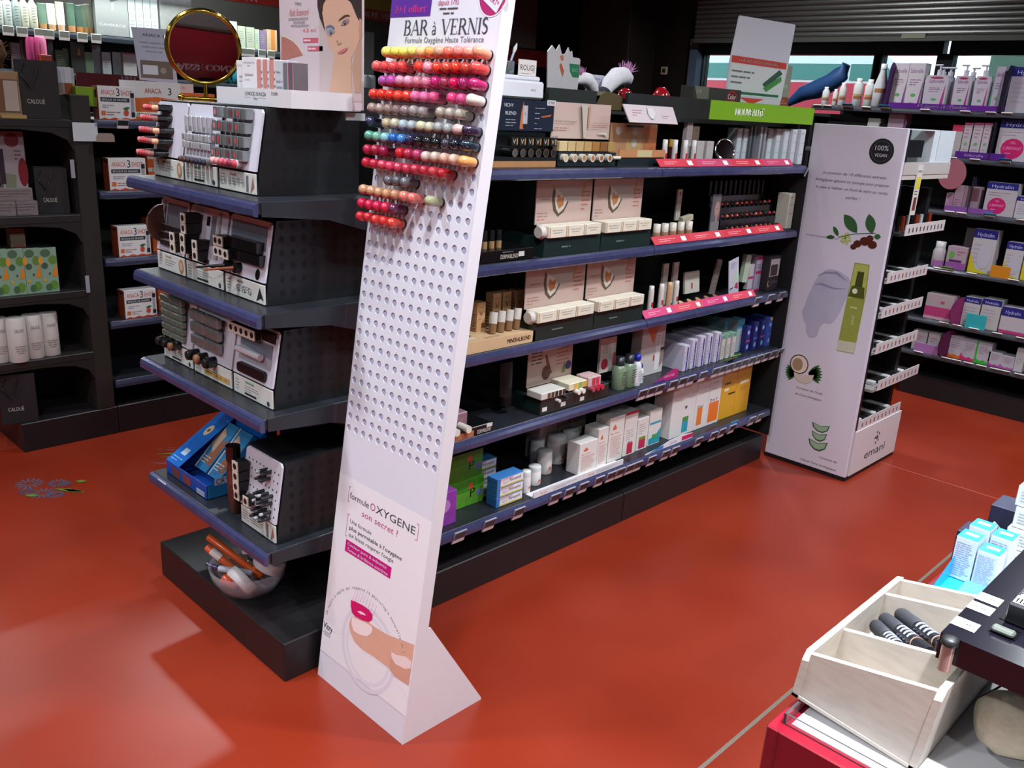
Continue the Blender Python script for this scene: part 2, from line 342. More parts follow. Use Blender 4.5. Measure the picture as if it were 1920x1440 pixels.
def bottle(name, label, cat, loc, prof, col, cap=None, capcol='E8E8E8', ops=(), rz=0, group=None, w=None, rot=None, capname='cap', n=14, r=.3):
    b = MB(); b.lathe(prof, M(col, r, nz=.03) if isinstance(col, str) else col, n=n)
    if ops:
        R_ = max(p[0] for p in prof); hh = max(p[1] for p in prof)
        for o in ops:
            if o[0] == 'b': b.band(0, 0, o[1] * hh, o[2] * hh, R_ + .0003, P(o[3]), *(o[4:6] if len(o) > 4 else (180, 360)))
            elif o[0] == 't': b.text(o[1], 0, o[2] * hh, o[3] * hh, P(o[4]), -R_ - .0012, w=(o[5] if len(o) > 5 else None))
            elif o[0] == 'l': b.lines(-R_ * .6, R_ * .6, o[1] * hh, o[2] * hh, o[3], P(o[4]), -R_ - .001, al='c')
            elif o[0] == 'd': b.shape([(-.18 * R_ * o[3], o[1] * hh), (0, (o[1] - .02) * hh), (.18 * R_ * o[3], o[1] * hh), (.2 * R_ * o[3], (o[1] + .03) * hh), (0, o[2] * hh), (-.2 * R_ * o[3], (o[1] + .03) * hh)], P(o[4]), -R_ - .001)
    o_ = b.build(name, None, loc, rz, rot); tag(o_, label, cat, group)
    if cap: c = MB(); c.lathe(cap, M(capcol, .3, nz=.02) if isinstance(capcol, str) else capcol, n=n); c.build(capname, o_)
    return o_
def tube_stand(name, label, cat, loc, w, d, h, col, capcol, ops=(), rz=0, group=None, caph=.22, rot=None):
    "squeeze tube standing on its cap: flat crimp at the top"
    b = MB(); n = 16; m = M(col, .35, nz=.02); hc = h * caph; L = []
    for k, (z, f) in enumerate(((hc, 1), (hc + (h - hc) * .5, .72), (h - .006, .12), (h, .1))):
        L.append([(w / 2 * (1 if k < 3 else 1.0) * math.cos(6.28319 * i / n), d / 2 * f * math.sin(6.28319 * i / n), z) for i in range(n)])
    b.add(sum(L, []), [(k * n + i, k * n + (i + 1) % n, (k + 1) * n + (i + 1) % n, (k + 1) * n + i) for k in range(3) for i in range(n)] + [tuple(range(3 * n, 4 * n))], m, True)
    b.T = Matrix.Translation((0, -d / 2 - .0004, 0)) @ Matrix.Rotation(-math.atan((d / 2) / h) * .9, 4, 'X'); draw(b, w * .8, h, ops); b.T = I4
    o = b.build(name, None, loc, rz, rot); tag(o, label, cat, group)
    c = MB(); c.lathe([(w * .40, 0), (w * .44, hc)], M(capcol, .3), n=14); c.build('cap', o); return o
def price_tag(label, loc, rz=0, group=None, tilt=.35, w=.052, clip=None, h=.048, light=0):
    b = MB(); b.T = Matrix.Rotation(tilt, 4, 'X')
    b.box(-w / 2, w / 2, -.006, 0, -h, 0, M('D0D4CC' if light else '9A9AA4', .25, nz=.02), .0012); b.rect(-w / 2 + .003, w / 2 - .003, -h * .62, -.003, M('8A9088' if light else '30343C', .25, nz=.1, sc=90), -.0064); b.rect(-w / 2 + .002, w / 2 - .002, -h + .002, -h * .66, M('E4E4E2', .3), -.0064)
    if clip: b.box(-w / 2 - .005, w / 2 + .005, -.001, .003, -h * .9, .018, M(clip, .3), .003)
    o = b.build('price_tag', None, loc, rz); tag(o, label, 'price tag', group); return o
def droplet(x, z, w, h, c): return ('p', [(x - w * .5, z + h * .25), (x - w * .3, z), (x + w * .3, z), (x + w * .5, z + h * .25), (x + w * .2, z + h * .65), (x, z + h), (x - w * .2, z + h * .65)], c)

def promote(t, names, desc, cat, group=None):
    "goods that rest in a stand are things of their own"
    Mt = Matrix.Translation(t.location) @ t.rotation_euler.to_matrix().to_4x4()
    for nm in names:
        ch = [c for c in t.children if c.name.split('.')[0] == nm]
        for i, c in enumerate(ch):
            L_ = c.location.copy(); c.parent = None; c.location = Mt @ L_; c.rotation_euler = t.rotation_euler
            tag(c, '%s %s %s' % (nth(i, len(ch)), nm.replace('_', ' '), desc), cat, group or (nm.replace('_', ' ') + 's ' + desc))
# ================================================================ NAIL POLISH STAND
LEAN = .131
def dp(x, y):
    d = [RC[0][i] * (x - 960) / F + RC[1][i] * (y - 720) / F + RC[2][i] for i in range(3)]
    t = (1.173 + LEAN * CAMZ) / (d[0] - LEAN * d[2]); return (1.6315 - t * d[1], CAMZ + t * d[2])
st = empty('nail_polish_stand', (1.173, 1.6315, 0), -math.pi / 2, 'tall white leaning nail polish stand of perforated panel, bottles in its upper rows', 'display stand')
SH = Matrix(((1, 0, 0, 0), (0, 1, LEAN, 0), (0, 0, 1, 0), (0, 0, 0, 1)))
PW = M('D9D8E3', .3, nz=.02, coat=.3); HOLE = M('A4A4BA', .5, nz=.05); PSIDE = M('D8D4DA', .35, nz=.02)
H = 1.92; hw = .191
b = MB(); b.T = SH; U = [-.1745 + .0315 * c for c in range(12)]; Z = [.724 + .032 * k for k in range(30)]
hr = .0088; du = .01575; dz = .016
b.rect(-hw, hw, 0, Z[0] - dz, PW); b.rect(-hw, hw, Z[-1] + dz, H, PW); b.rect(-hw, U[0] - du, Z[0] - dz, Z[-1] + dz, PW); b.rect(U[-1] + du, hw, Z[0] - dz, Z[-1] + dz, PW)
N = 12; ang = [math.radians(45 + 30 * i) for i in range(12)]
for u in U:
    for z in Z:
        sq = []
        for a in ang:
            c, s = math.cos(a), math.sin(a); k = 1 / max(abs(c), abs(s)); sq.append((u + c * k * du, 0, z + s * k * dz))
        ci = [(u + hr * math.cos(a), 0, z + hr * math.sin(a)) for a in ang]; cb_ = [(p[0], .0018, p[2]) for p in ci]
        b.add(sq + ci, [(i, (i + 1) % N, N + (i + 1) % N, N + i) for i in range(N)], PW)
        b.add(ci + cb_, [(i, (i + 1) % N, N + (i + 1) % N, N + i) for i in range(N)], PW)
b.build('perforated_panel', st)
b = MB(); b.T = SH
b.rect(-hw, hw, .6, 1.72, HOLE, .0020)
b.box(-hw, -hw + .0015, 0.0, .034, 0, H, PSIDE); b.box(hw - .0015, hw + .001, -.001, .034, 0, H, PSIDE); b.rect(-hw, hw, 0, H, PSIDE, .034); b.box(-hw, hw, 0, .034, H - .002, H, PSIDE)
b.build('body', st)
b = MB()
for sx in (-hw, hw - .0025): b.add([(sx + a, y, z) for a in (0, .003) for (y, z) in ((.004, 0), (.272, .0), (.272, .006), (.082, .306), (.044, .306))], [(0, 1, 2, 3, 4), (9, 8, 7, 6, 5)] + [(i, i + 5, (i + 1) % 5 + 5, (i + 1) % 5) for i in range(5)], PSIDE)
b.quad([(-hw, .272, 0), (hw, .272, 0), (hw, .076, .306), (-hw, .076, .306)], PSIDE); b.build('foot', st)
# printed sheets
e1 = -.0008; e2 = -.0012; e3 = -.0016
b = MB(); b.T = SH; TX = M('3C3C42', .6, nz=0); PK = M('B83A72', .5, nz=0); MG = M('C01878', .4, nz=0)
b.rect(-.190, .190, .078, .596, M('E8E4EA', .28, nz=.02, coat=.3), e1)
b.text('formule', -.135, .543, .017, TX, e2, 'l', w=.083); b.text('O', -.046, .543, .020, PK, e2, 'l'); b.text('XYGENE', -.022, .543, .020, TX, e2, 'l', w=.158)
b.text('son secret ?', -.001, .5135, .0165, PK, e2, w=.150)
for sx, z0, z1, d in ((-.142, .532, .574, 1), (.146, .532, .574, -1), (-.135, .437, .499, 1)):
    b.rect(sx, sx + .0015, z0, z1, PK, e2); b.rect(min(sx, sx + d * .008), max(sx, sx + d * .008), z0, z0 + .0015, PK, e2); b.rect(min(sx, sx + d * .008), max(sx, sx + d * .008), z1 - .0015, z1, PK, e2)
b.text('Une formule', -.122, .479, .0105, TX, e2, 'l', w=.093); b.text("plus perméable à l'oxygène", -.122, .4605, .0105, TX, e2, 'l', w=.222, bold=.0006); b.text("qui laisse respirer l'ongle", -.122, .442, .0105, TX, e2, 'l', w=.192)
b.shape([dp(650, 1010), dp(735, 1064), dp(732, 1085), dp(647, 1032)], MG, e2)
b.text('Couleur pure & éclatante', -.121, .4165, .0085, PW, e3, 'l', w=.168); b.text('Tenue & brillance extrême', -.121, .4015, .0085, PW, e3, 'l', w=.176)
arc = 'Un vernis à ongles qui respecte la physiologie naturelle de l\'ongle'; nA = len(arc)
for i, ch in enumerate(arc):
    if ch == ' ': continue
    t = math.radians(170 - 158 * i / (nA - 1)); b.text(ch, -.005 + .172 * math.cos(t), .165 + .158 * math.sin(t), .0085, M('7A6A76', .6, nz=0), e2, rot=t - math.pi / 2)
def zp(L, ox=480, oy=1080, s=4): return [dp(ox + a / s, oy + c / s) for a, c in L]
b.shape(zp([(720, 300), (700, 360), (710, 420), (740, 490), (800, 550), (880, 600), (1000, 690), (1040, 750), (1100, 790), (1148, 820), (1165, 700), (1190, 515), (1100, 480), (990, 440), (900, 385), (840, 340)]), M('D8A690', .4, nz=.12, sc=18), e2)
b.shape(zp([(1000, 690), (1040, 750), (1100, 790), (1148, 820), (1170, 640), (1020, 560)]), M('D09A86', .4, nz=.12, sc=18), e2 - .0002)
b.shape(zp([(722, 305), (760, 320), (820, 345), (870, 375), (878, 400), (868, 430), (835, 452), (780, 440), (735, 410), (720, 360)]), M('EFDCDC', .25, nz=0), e3)
b.shape(zp([(1018, 565), (1060, 590), (1130, 605), (1170, 640), (1165, 690), (1120, 695), (1050, 660), (1020, 610)]), M('EAD2D2', .25, nz=0), e3)
b.shape(zp([(715, 178), (745, 188), (800, 215), (850, 250), (878, 290), (876, 325), (850, 343), (800, 330), (745, 300), (722, 270), (714, 220)]), M('CC1C66', .2, nz=.05), e3)
b.shape(zp([(762, 262), (790, 262), (820, 280), (828, 295), (790, 285)]), M('F6C8DA', .3, nz=0), e3 - .0003)
for r_ in range(9):
    for q in range(9):
        a, c = 725 + q * 20 + r_ * 4, 165 - r_ * 11 + q * 8 + (q - 3) ** 2 * 2.2
        if r_ > 5 and q > 6: continue
        u, z = zp([(a, c)])[0]; b.disc(u, z, .0016 - .0001 * r_, M('C880B8', .5, nz=0), e2, n=6)
b.stroke(zp([(500, 380), (600, 420), (760, 470), (800, 560), (1000, 700), (1148, 930)]), .0006, M('D2CCD4', .5, nz=0), e2)
for a, r_, col in ((0, .115, 'D9D4E0'), (0, .095, 'DDD8E4')):
    b.disc(.012, .175, r_, M(col, .3, nz=0), e1 - .0002, rz=r_ * 1.0, n=36, r0=r_ * .9)
b.text('Vitry', -.166, .148, .018, TX, e2, w=.042, bold=.0008); b.lines(-.186, -.148, .128, .143, 3, TX, e2, al='c')
# purple offer card, round badge
b.rect(-.192, -.043, 1.738, 1.80, M('5A2E92', .35, nz=.03), e1); b.text('2+1 offert', -.118, 1.747, .017, M('E0408C', .4, nz=0), e2, w=.115, bold=.0008); b.text('VERNIS', -.118, 1.778, .014, M('241040', .4, nz=0), e2, w=.12)
b.text('depuis 1795', .015, 1.760, .012, PK, e2, w=.07, sh=.2); b.lines(-.02, .06, 1.737, 1.757, 2, TX, e2, al='c'); b.text('beauté des mains', .015, 1.785, .010, TX, e2, w=.085)
b.disc(.158, 1.775, .045, M('E8E0E8', .3, nz=0), e1, n=28); b.disc(.158, 1.775, .042, M('A82868', .3, nz=0), e1 - .0002, n=28)
b.T = SH @ Matrix.Translation((.158, 0, 1.775)) @ Matrix.Rotation(.55, 4, 'Y') @ Matrix.Translation((-.158, 0, -1.775))
b.rect(.130, .192, 1.752, 1.798, PW, e3); b.text('LE 3ème', .160, 1.782, .011, TX, e3 - .0003, w=.045); b.text('OFFERT*', .160, 1.762, .012, MG, e3 - .0003, w=.052, bold=.0005); b.T = SH
# hand-cut roman capitals for the headline
def roman(mb, word, x, z, h, m, y, sx=.78):
    K, k = .15, .05
    def arcp(cx, cz, rx, rz, a0, a1, n=10): return [(cx + rx * math.cos(math.radians(a0 + (a1 - a0) * i / n)), cz + rz * math.sin(math.radians(a0 + (a1 - a0) * i / n))) for i in range(n + 1)]
    def w_arc(n=10, k0=k, K0=K): return [k0 + (K0 - k0) * math.sin(math.pi * i / n) for i in range(n + 1)]
    def ser(cx, zz, w=.28): return ([(cx - w / 2, zz), (cx + w / 2, zz)], .04)
    G = {
     'B': (.72, [([(.16, 0), (.16, 1)], K), ([(.02, .02), (.35, .02)], .04), ([(.02, .98), (.33, .98)], .04), ([(.16, .53), (.36, .53)], k), (arcp(.33, .755, .24, .225, 90, -90), w_arc()), (arcp(.36, .275, .28, .255, 90, -90), w_arc())]),
     'A': (.86, [([(.1, .02), (.42, 1)], k), ([(.42, 1), (.76, .02)], K), ([(.2, .34), (.62, .34)], .045), ser(.1, .02, .24), ser(.76, .02, .28)]),
     'R': (.82, [([(.16, 0), (.16, 1)], K), ser(.16, .02), ([(.02, .98), (.33, .98)], .04), ([(.16, .5), (.36, .5)], k), (arcp(.33, .74, .25, .24, 90, -90), w_arc()), ([(.38, .5), (.74, .0)], K), ser(.76, .02, .18)]),
     'V': (.86, [([(.1, .98), (.44, 0)], K), ([(.44, 0), (.76, .98)], k), ser(.1, .98), ser(.76, .98, .24)]),
     'E': (.70, [([(.16, 0), (.16, 1)], K), ([(.02, .02), (.6, .02)], .04), ([(.02, .98), (.56, .98)], .04), ([(.16, .51), (.46, .51)], .045), ([(.6, .02), (.62, .22)], .05), ([(.56, .98), (.57, .8)], .05), ([(.46, .42), (.46, .6)], .045)]),
     'N': (.88, [([(.14, 0), (.14, 1)], k), ([(.14, .98), (.72, .02)], K), ([(.74, 0), (.74, 1)], k), ser(.14, .02, .22), ser(.1, .98, .2), ser(.74, .98, .22)]),
     'I': (.36, [([(.16, 0), (.16, 1)], K), ser(.16, .02), ser(.16, .98)]),
     'S': (.58, [(arcp(.27, .75, .19, .22, 20, 215, 8) + arcp(.24, .27, .22, .24, 55, -150, 8), [k, .07, .1, .12, .14, .15, .15, .15, .15, .15, .15, .14, .13, .12, .1, .08, .06, k])]),
     'à': (.52, [([(.34, .02), (.34, .45)], .11), (arcp(.2, .42, .14, .16, 0, 150, 8), .06), (arcp(.2, .16, .13, .14, 60, 360, 10), .07), ([(.12, .85), (.26, .7)], .07), ([(.34, .04), (.44, .04)], .05)]),
     ' ': (.34, [])}
    tot = sum(G[c][0] for c in word) * h * sx; cx = x - tot / 2
    for c in word:
        for pts, w in G[c][1]:
            P = [(cx + p[0] * h * sx, z + p[1] * h) for p in pts]; mb.stroke(P, [q * h for q in w] if isinstance(w, list) else w * h, m, y)
        cx += G[c][0] * h * sx
roman(b, 'BAR à VERNIS', .012, 1.697, .033, TX, e2, sx=1.13)
b.text('Formule Oxygène Haute Tolérance', .012, 1.680, .0125, M('5A5A62', .6, nz=0), e2, w=.27)
b.build('printed_artwork', st)
# bottles
BOT = {}
def polish(color, clear=False):
    if color in BOT: return BOT[color]
    g = MB(); m = M(color, .18, nz=.3, sc=260, coat=1); g.T = Matrix.Rotation(math.pi / 2, 4, 'X')
    g.lathe([(.0104, .004), (.0116, .008), (.0118, .026), (.0122, .031), (.0124, .036), (.0116, .0415), (.0092, .0455), (.005, .048), (0, .0488)], m, n=16, cap=False)
    o = g.build('nail_polish_bottle'); c = MB(); c.T = g.T; c.lathe([(.0085, -.012), (.0085, .0), (.0112, .0), (.0112, .0042)], BLACK, n=14); c.build('cap', o)
    BOT[color] = o; o['n'] = 0; return o
rows = [
 (1, 'yellow and peach', ['E8DA6A', 'E6D660', 'E4D85E', 'DCD468', 'EDB878', 'EE9A54', 'CFA088', 'E8705A', 'E8867E', 'EE9080', 'F0967A']),
 (0, 'coral and orange red', ['E0605E', 'DC4848', 'DA4646', 'D84040', None, 'DA3A30', 'E694A4', 'DC3C28', 'C84A38', 'DA3A26', 'B8402C', 'DA4A46']),
 (1, 'pink and violet', ['A04A98', 'B84CA4', 'CF86A0', 'D898B0', 'C87888', 'D07492', 'BC1E66', '94304E', 'C81450', '9E2260', 'AE2260']),
 (0, 'red and pink', ['DE3424', 'DC3426', 'DA3020', 'DC4030', 'D83A2C', 'D86A9A', 'D86A9A', 'D2507E', None, 'DC3E78', 'C84C80', 'DCD0C6']),
 (0, 'taupe and pewter glitter', ['9A857C', '988680', '8C7870', '7C6668', '877674', '9A9090', '8C8284', None, 'A89C90', 'A89E94', 'A29A8C']),
 (0, 'silver and champagne glitter', ['2A3050', None, 'B4A684', 'BEB8A0', 'A4B4BC', 'A0AAB0', 'BDBB98', 'BCB8A4', '9A9C9A', '989C9C', 'CAA8A4', '2A1A34']),
 (0, 'green, blue and black', ['569882', '70AA92', '82B8C4', '2060AC', '3A78BC', '26284A', '141416', '18181C', '101414', '34343E', '0E1626', '162430']),
 (0, 'crimson and nude', ['A81E3C', 'A0203C', '8E1C40', '', 'C4202C', 'A82A48', 'B03A64', 'CDB4AC', 'CCB8A8', 'D8A89A', 'D8B09C', 'D89858']),
 (0, 'cherry red', ['B81E38', 'B4243A', 'BE3A50', 'CC3A5A', 'BC3850', 'B83048', 'B02E40', 'AE2A3C', 'B43A40', 'A81C24']),
 (3, 'smoky glitter', ['60606A', '56565E', '68686E']),
 (0, 'rose gold and salmon', ['C08A6C', 'BE9070', 'C09470', 'C48C68', 'BE8468', 'D07868', 'D86E66', None, 'A2A480']),
 (0, 'raspberry', ['C21C46', 'C2204A', 'C61E48', 'C8244A', '5E2A4A']),
 (0, 'scarlet', ['BE2430', 'B82830', 'C83A32', 'C8302C', 'CC4030'])]
for r_, (c0, fam, cols) in enumerate(rows):
    z = Z[29 - r_]; present = [(i + c0, c) for i, c in enumerate(cols) if c]
    for n_, (ci, color) in enumerate(present):
        o = polish(color); first = o['n'] == 0; loc = (1.173 + LEAN * z, 1.6315 - U[ci], z)
        lab = '%s nail polish, %s row (%s) of white stand' % (nth(n_, len(present)), ORD[r_], fam)
        rot = (math.atan(LEAN) * 0, 0, -math.pi / 2)
        Rm = Matrix.Rotation(-math.pi / 2, 4, 'Z') @ Matrix.Rotation(-math.atan(LEAN) + random.uniform(-.03, .03), 4, 'X')
        if first:
            o['n'] = 1; p = o; p.location = loc; p['label'] = lab
        else: p = dup(o, loc, 0, lab)
        p.rotation_euler = Rm.to_euler(); p['category'] = 'nail polish'; p['group'] = 'nail polish bottles in the perforated stand'
for o in BOT.values(): del o['n']
for o in list(COL.objects):
    if 'n' in o.keys(): del o['n']
# ================================================================ TALL MAKE-UP DISPLAY AT THE FAR END
em = empty('tall_makeup_display', (3.758, 1.6815, 0), -math.pi / 2, 'tall white make-up display with natural ingredients poster on its narrow end', 'display stand')
LW = M('CFCAD8', .3, nz=.02, coat=.2)
b = MB(); b.box(-.2035, .2035, 0, .022, .018, 1.555, LW, .002); P_ = b; y = -.0006; y2 = -.001; y3 = -.0014
def U_(u): return u - .2035
IK = M('2A2A34', .6, nz=0); GR = M('2C5A30', .4, nz=.2, sc=60)
P_.disc(U_(.314), 1.458, .052, M('14181E', .4, nz=0), y, n=28); P_.disc(U_(.314), 1.458, .042, M('50585E', .4, nz=0), y2, n=28, r0=.0405)
P_.text('100%', U_(.314), 1.462, .020, LW, y2, w=.056); P_.text('VEGAN', U_(.314), 1.436, .013, LW, y2, w=.052)
for i, (t, x0, x1) in enumerate((('Le pouvoir de 10 différents extraits', .075, .352), ('biologiques agissent en synergie pour préparer', .045, .372), ('la peau à réaliser un fond de teint au rendu', .052, .37))): P_.text(t, U_((x0 + x1) / 2), 1.348 - .031 * i, .012, IK, y, w=x1 - x0, sh=.3)
P_.text('parfait !', U_(.225), 1.252, .012, IK, y, w=.06, sh=.3)
P_.text('Contient du Jojoba biologique', U_(.115), 1.075, .009, M('6A6878', .6, nz=0), y, w=.15, sh=.3)
P_.text("Contient de l'huile", U_(.172), .372, .011, IK, y, w=.13, sh=.3); P_.text('de Coco biologique', U_(.172), .342, .011, IK, y, w=.13, sh=.3)
P_.text('Contient de', U_(.315), .074, .011, IK, y, w=.085, sh=.3); P_.text("l'Aloe Vera biologique", U_(.272), .036, .011, IK, y, w=.175, sh=.3)
# jojoba branch
def leaf(cx, cz, L, w, a, m, yy=y):
    c, s = math.cos(a), math.sin(a); pts = []
    for k in range(9):
        t = k / 8; pts.append((t * L, w * math.sin(math.pi * t) ** .8))
    pts += [(t * L, -w * math.sin(math.pi * t) ** .8) for t in (.875, .75, .625, .5, .375, .25, .125)]
    P_.shape([(U_(cx + p * c - q * s), cz + p * s + q * c) for p, q in pts], m, yy)
leaf(.27, 1.115, .10, .024, 2.35, GR); leaf(.335, 1.12, .085, .022, 1.9, GR); leaf(.19, 1.09, .05, .010, 2.2, GR); leaf(.175, 1.085, .04, .009, 3.3, GR); leaf(.345, 1.11, .03, .012, .1, GR)
P_.stroke([(U_(.19), 1.085), (U_(.26), 1.11), (U_(.35), 1.125)], .003, M('2A4020'), y2)
for k in range(14): P_.disc(U_(.225 + .022 * math.cos(k * 2.4) * (k / 14) ** .5), 1.085 + .026 * math.sin(k * 2.4) * (k / 14) ** .5, .006, M('A8B860', .5, nz=.2), y2, n=8)
for cx, cz, r in ((.28, 1.07, .018), (.31, 1.085, .022), (.345, 1.075, .02), (.265, 1.055, .014), (.33, 1.10, .016)): P_.disc(U_(cx), cz, r, M('4E2014', .3, nz=.3, sc=90), y3 - .0002 * r, n=16, rz=r * .85)
# cream smear
SM = M('B0AEC2', .35, nz=.12, sc=14)
P_.shape([(U_(a), c) for a, c in ((.118, .88), (.132, .91), (.16, .938), (.19, .946), (.225, .94), (.262, .925), (.285, .90), (.28, .845), (.268, .815), (.258, .77), (.235, .715), (.215, .70), (.192, .703), (.180, .69), (.172, .665), (.166, .635), (.150, .622), (.128, .624), (.112, .645), (.108, .675), (.088, .705), (.078, .735), (.088, .765), (.096, .81), (.108, .85))], SM, y)
P_.stroke([(U_(.125), .905), (U_(.16), .925), (U_(.21), .932), (U_(.262), .905)], [.002, .008, .012, .002], M('8884A0', .4, nz=0), y2); P_.stroke([(U_(.118), .865), (U_(.15), .872), (U_(.21), .862), (U_(.262), .87)], [.002, .01, .008, .002], M('8C88A4', .4, nz=0), y2)
# serum bottle
P_.shape([(U_(.283), .99), (U_(.349), .99), (U_(.356), .87), (U_(.350), .595), (U_(.268), .591), (U_(.275), .80)], M('8C9440', .25, nz=.1), y3)
P_.shape([(U_(.287), .985), (U_(.345), .985), (U_(.351), .86), (U_(.279), .83)], M('A8B058', .25, nz=.1), y3 - .0002)
P_.shape([(U_(.303), .955), (U_(.332), .955), (U_(.334), .89), (U_(.300), .89)], M('3C4414', .25, nz=0), y3 - .0004); P_.shape([(U_(.288), .89), (U_(.345), .89), (U_(.350), .84), (U_(.279), .84)], M('4A5418', .25, nz=0), y3 - .0004); P_.disc(U_(.305), .868, .012, M('D8D8C0'), y3 - .0006, n=10)
P_.shape([(U_(.269), .64), (U_(.350), .645), (U_(.350), .597), (U_(.268), .593)], M('B8BCA8', .25, nz=0), y3 - .0002); P_.text('EMANI', U_(.312), .74, .012, M('C8CC98', .4, nz=0), y3 - .0004, w=.04, rot=-1.5); P_.text('∞', U_(.312), .79, .012, M('E0E4B8', .4, nz=0), y3 - .0004, w=.03)
# coconut
for k in range(7): leaf(.155, .455, .07, .009, -.5 + k * .22, GR); leaf(.10, .445, .06, .008, 2.7 + k * .22, GR)
P_.disc(U_(.105), .487, .046, M('40261E', .5), y2, n=24); P_.disc(U_(.105), .487, .041, M('D8CCC0', .4), y3, n=24); P_.disc(U_(.098), .485, .026, M('9C8468', .4), y3 - .0002, n=20, rz=.03)
P_.shape([(U_(.085), .445), (U_(.13), .44), (U_(.185), .455), (U_(.178), .42), (U_(.15), .402), (U_(.115), .405), (U_(.092), .425)], M('C8BCB0', .4), y3 - .0003)
# aloe slices
for cz, w_, h_ in ((.215, .088, .034), (.172, .075, .036), (.128, .095, .042)):
    P_.shape([(U_(.255 - w_ / 2), cz + h_ * .6), (U_(.255), cz + h_ * .35), (U_(.255 + w_ / 2), cz + h_ * .7), (U_(.255 + w_ * .42), cz - h_ * .1), (U_(.255 + w_ * .15), cz - h_ * .55), (U_(.255 - w_ * .15), cz - h_ * .5), (U_(.255 - w_ * .4), cz - h_ * .05)], GR, y2)
    P_.shape([(U_(.255 - w_ * .42), cz + h_ * .5), (U_(.255), cz + h_ * .28), (U_(.255 + w_ * .44), cz + h_ * .55), (U_(.255 + w_ * .36), cz - h_ * .05), (U_(.255 + w_ * .12), cz - h_ * .38), (U_(.255 - w_ * .12), cz - h_ * .35), (U_(.255 - w_ * .34), cz)], M('8FAE90', .3, nz=.15, sc=50), y3)
b.build('end_panel', em)
b = MB(); b.box(-.2, .2, .022, .05, .01, 1.552, M('141216', .4)); b.box(-.2, -.17, .05, .54, .02, 1.5, M('141216', .5)); b.box(-.205, .205, .0, .54, 0, .016, M('101012', .5)); b.box(-.17, .15, .50, .54, .02, 1.3, M('141216', .5)); b.build('frame', em)
b = MB(); b.box(.20, .208, .03, .54, .02, .235, M('CFC8CC', .4, nz=.03)); b.box(.0, .2, .03, .54, .02, .04, BLACK)
b.T = Matrix.Translation((.2085, .285, 0)) @ Matrix.Rotation(math.pi / 2, 4, 'Z')
b.text('emani', 0, .07, .04, IK, 0, w=.23); b.disc(0, .155, .012, IK, 0, n=6)
for k in range(5): b.disc(.022 * math.cos(k * 1.256 + .6), .155 + .028 * math.sin(k * 1.256 + .6), .007, IK, 0, n=6)
b.build('base_box', em)
b = MB(); b.box(-.0, .2, .30, .54, 1.37, 1.555, M('C6D0D8', .3)); b.box(.15, .208, .02, .30, 1.55, 1.555, M('C6D0D8', .3)); b.box(.0, .205, .022, .54, 1.35, 1.37, M('B8B0AC', .4)); b.box(.196, .203, .36, .54, 1.36, 1.555, M('C2CCD4', .3))
b.box(.11, .19, .045, .23, 1.44, 1.51, M('1A1A20', .25)); b.box(.185, .207, .022, .54, 1.37, 1.42, M('AFA8A6', .4)); b.build('header', em)
trays = [(1.11, .17, .63), (.91, .07, .52), (.755, .08, .54), (.59, .09, .56), (.40, .19, .67), (.235, .05, .52)]
for k, (z, xa, xb) in enumerate(trays):
    b = MB(); b.box(-.1, .2, max(.055, xa - .05), xb - .02, z, z + .012, M('8C8888' if k else '2A2A2C', .4)); b.box(.2, .2035, xa, xb, z, z + .048, M('C8C0C2', .4, nz=.03))
    b.T = Matrix.Translation((.2042, 0, 0)) @ Matrix.Rotation(math.pi / 2, 4, 'Z')
    n = 10
    for i in range(n):
        xx = xa + .04 + (xb - xa - .08) * i / (n - 1); b.rect(xx - .006, xx + .006, z + .012, z + .032, M(('8A7478', 'A84A40', '6A6470')[(i + k) % 3] if k else '4A4248', .5, nz=0), 0)
    b.T = I4
    for i in range(8):
        yy = xa + .04 + (xb - xa - .1) * i / 7
        if k in (1, 2, 3, 4, 5): b.box(.02, .17, yy - .012, yy + .02, z + .012, z + .03, M(('1A1A1C', 'B8B8BA', '242426')[(i * 2 + k) % 3], .3), .003)
        else: b.cyl(.15, yy, z + .012, z + .075, .009, M(('0E0E12', '8A3018', 'B0B0B4')[i % 3], .3), 8)
    b.build('tray', em)
g = MB(); g.box(.0, .058, 0, .002, 0, .21, M('C8C4C0', .4), 0); g.rect(.008, .05, .11, .16, M('C8BC28'), -.0005); g.rect(.014, .045, .02, .075, M('6A2A30', nz=.5, sc=200), -.0005); g.text('emani', .03, .18, .012, IK, -.0005, w=.04); g.lines(.01, .05, .083, .105, 2, IK, -.0005)
b = g.build('price_strip', em, (.209, .165, 1.20)); b.rotation_euler = (0, 0, math.pi / 2)
# ================================================================ GOODS OF THE LONG GONDOLA
YF = 1.875
def Xs(px, k, y=YF): return Xp(px, y, SZ[k])
CARD = M('BCA298', .5, nz=.06, sc=6); GREEN = M('1B2A28', .3, nz=.2, sc=12, coat=.3); CREAM = M('D8D0BE', .5, nz=.03); TAN = 'C8986C'
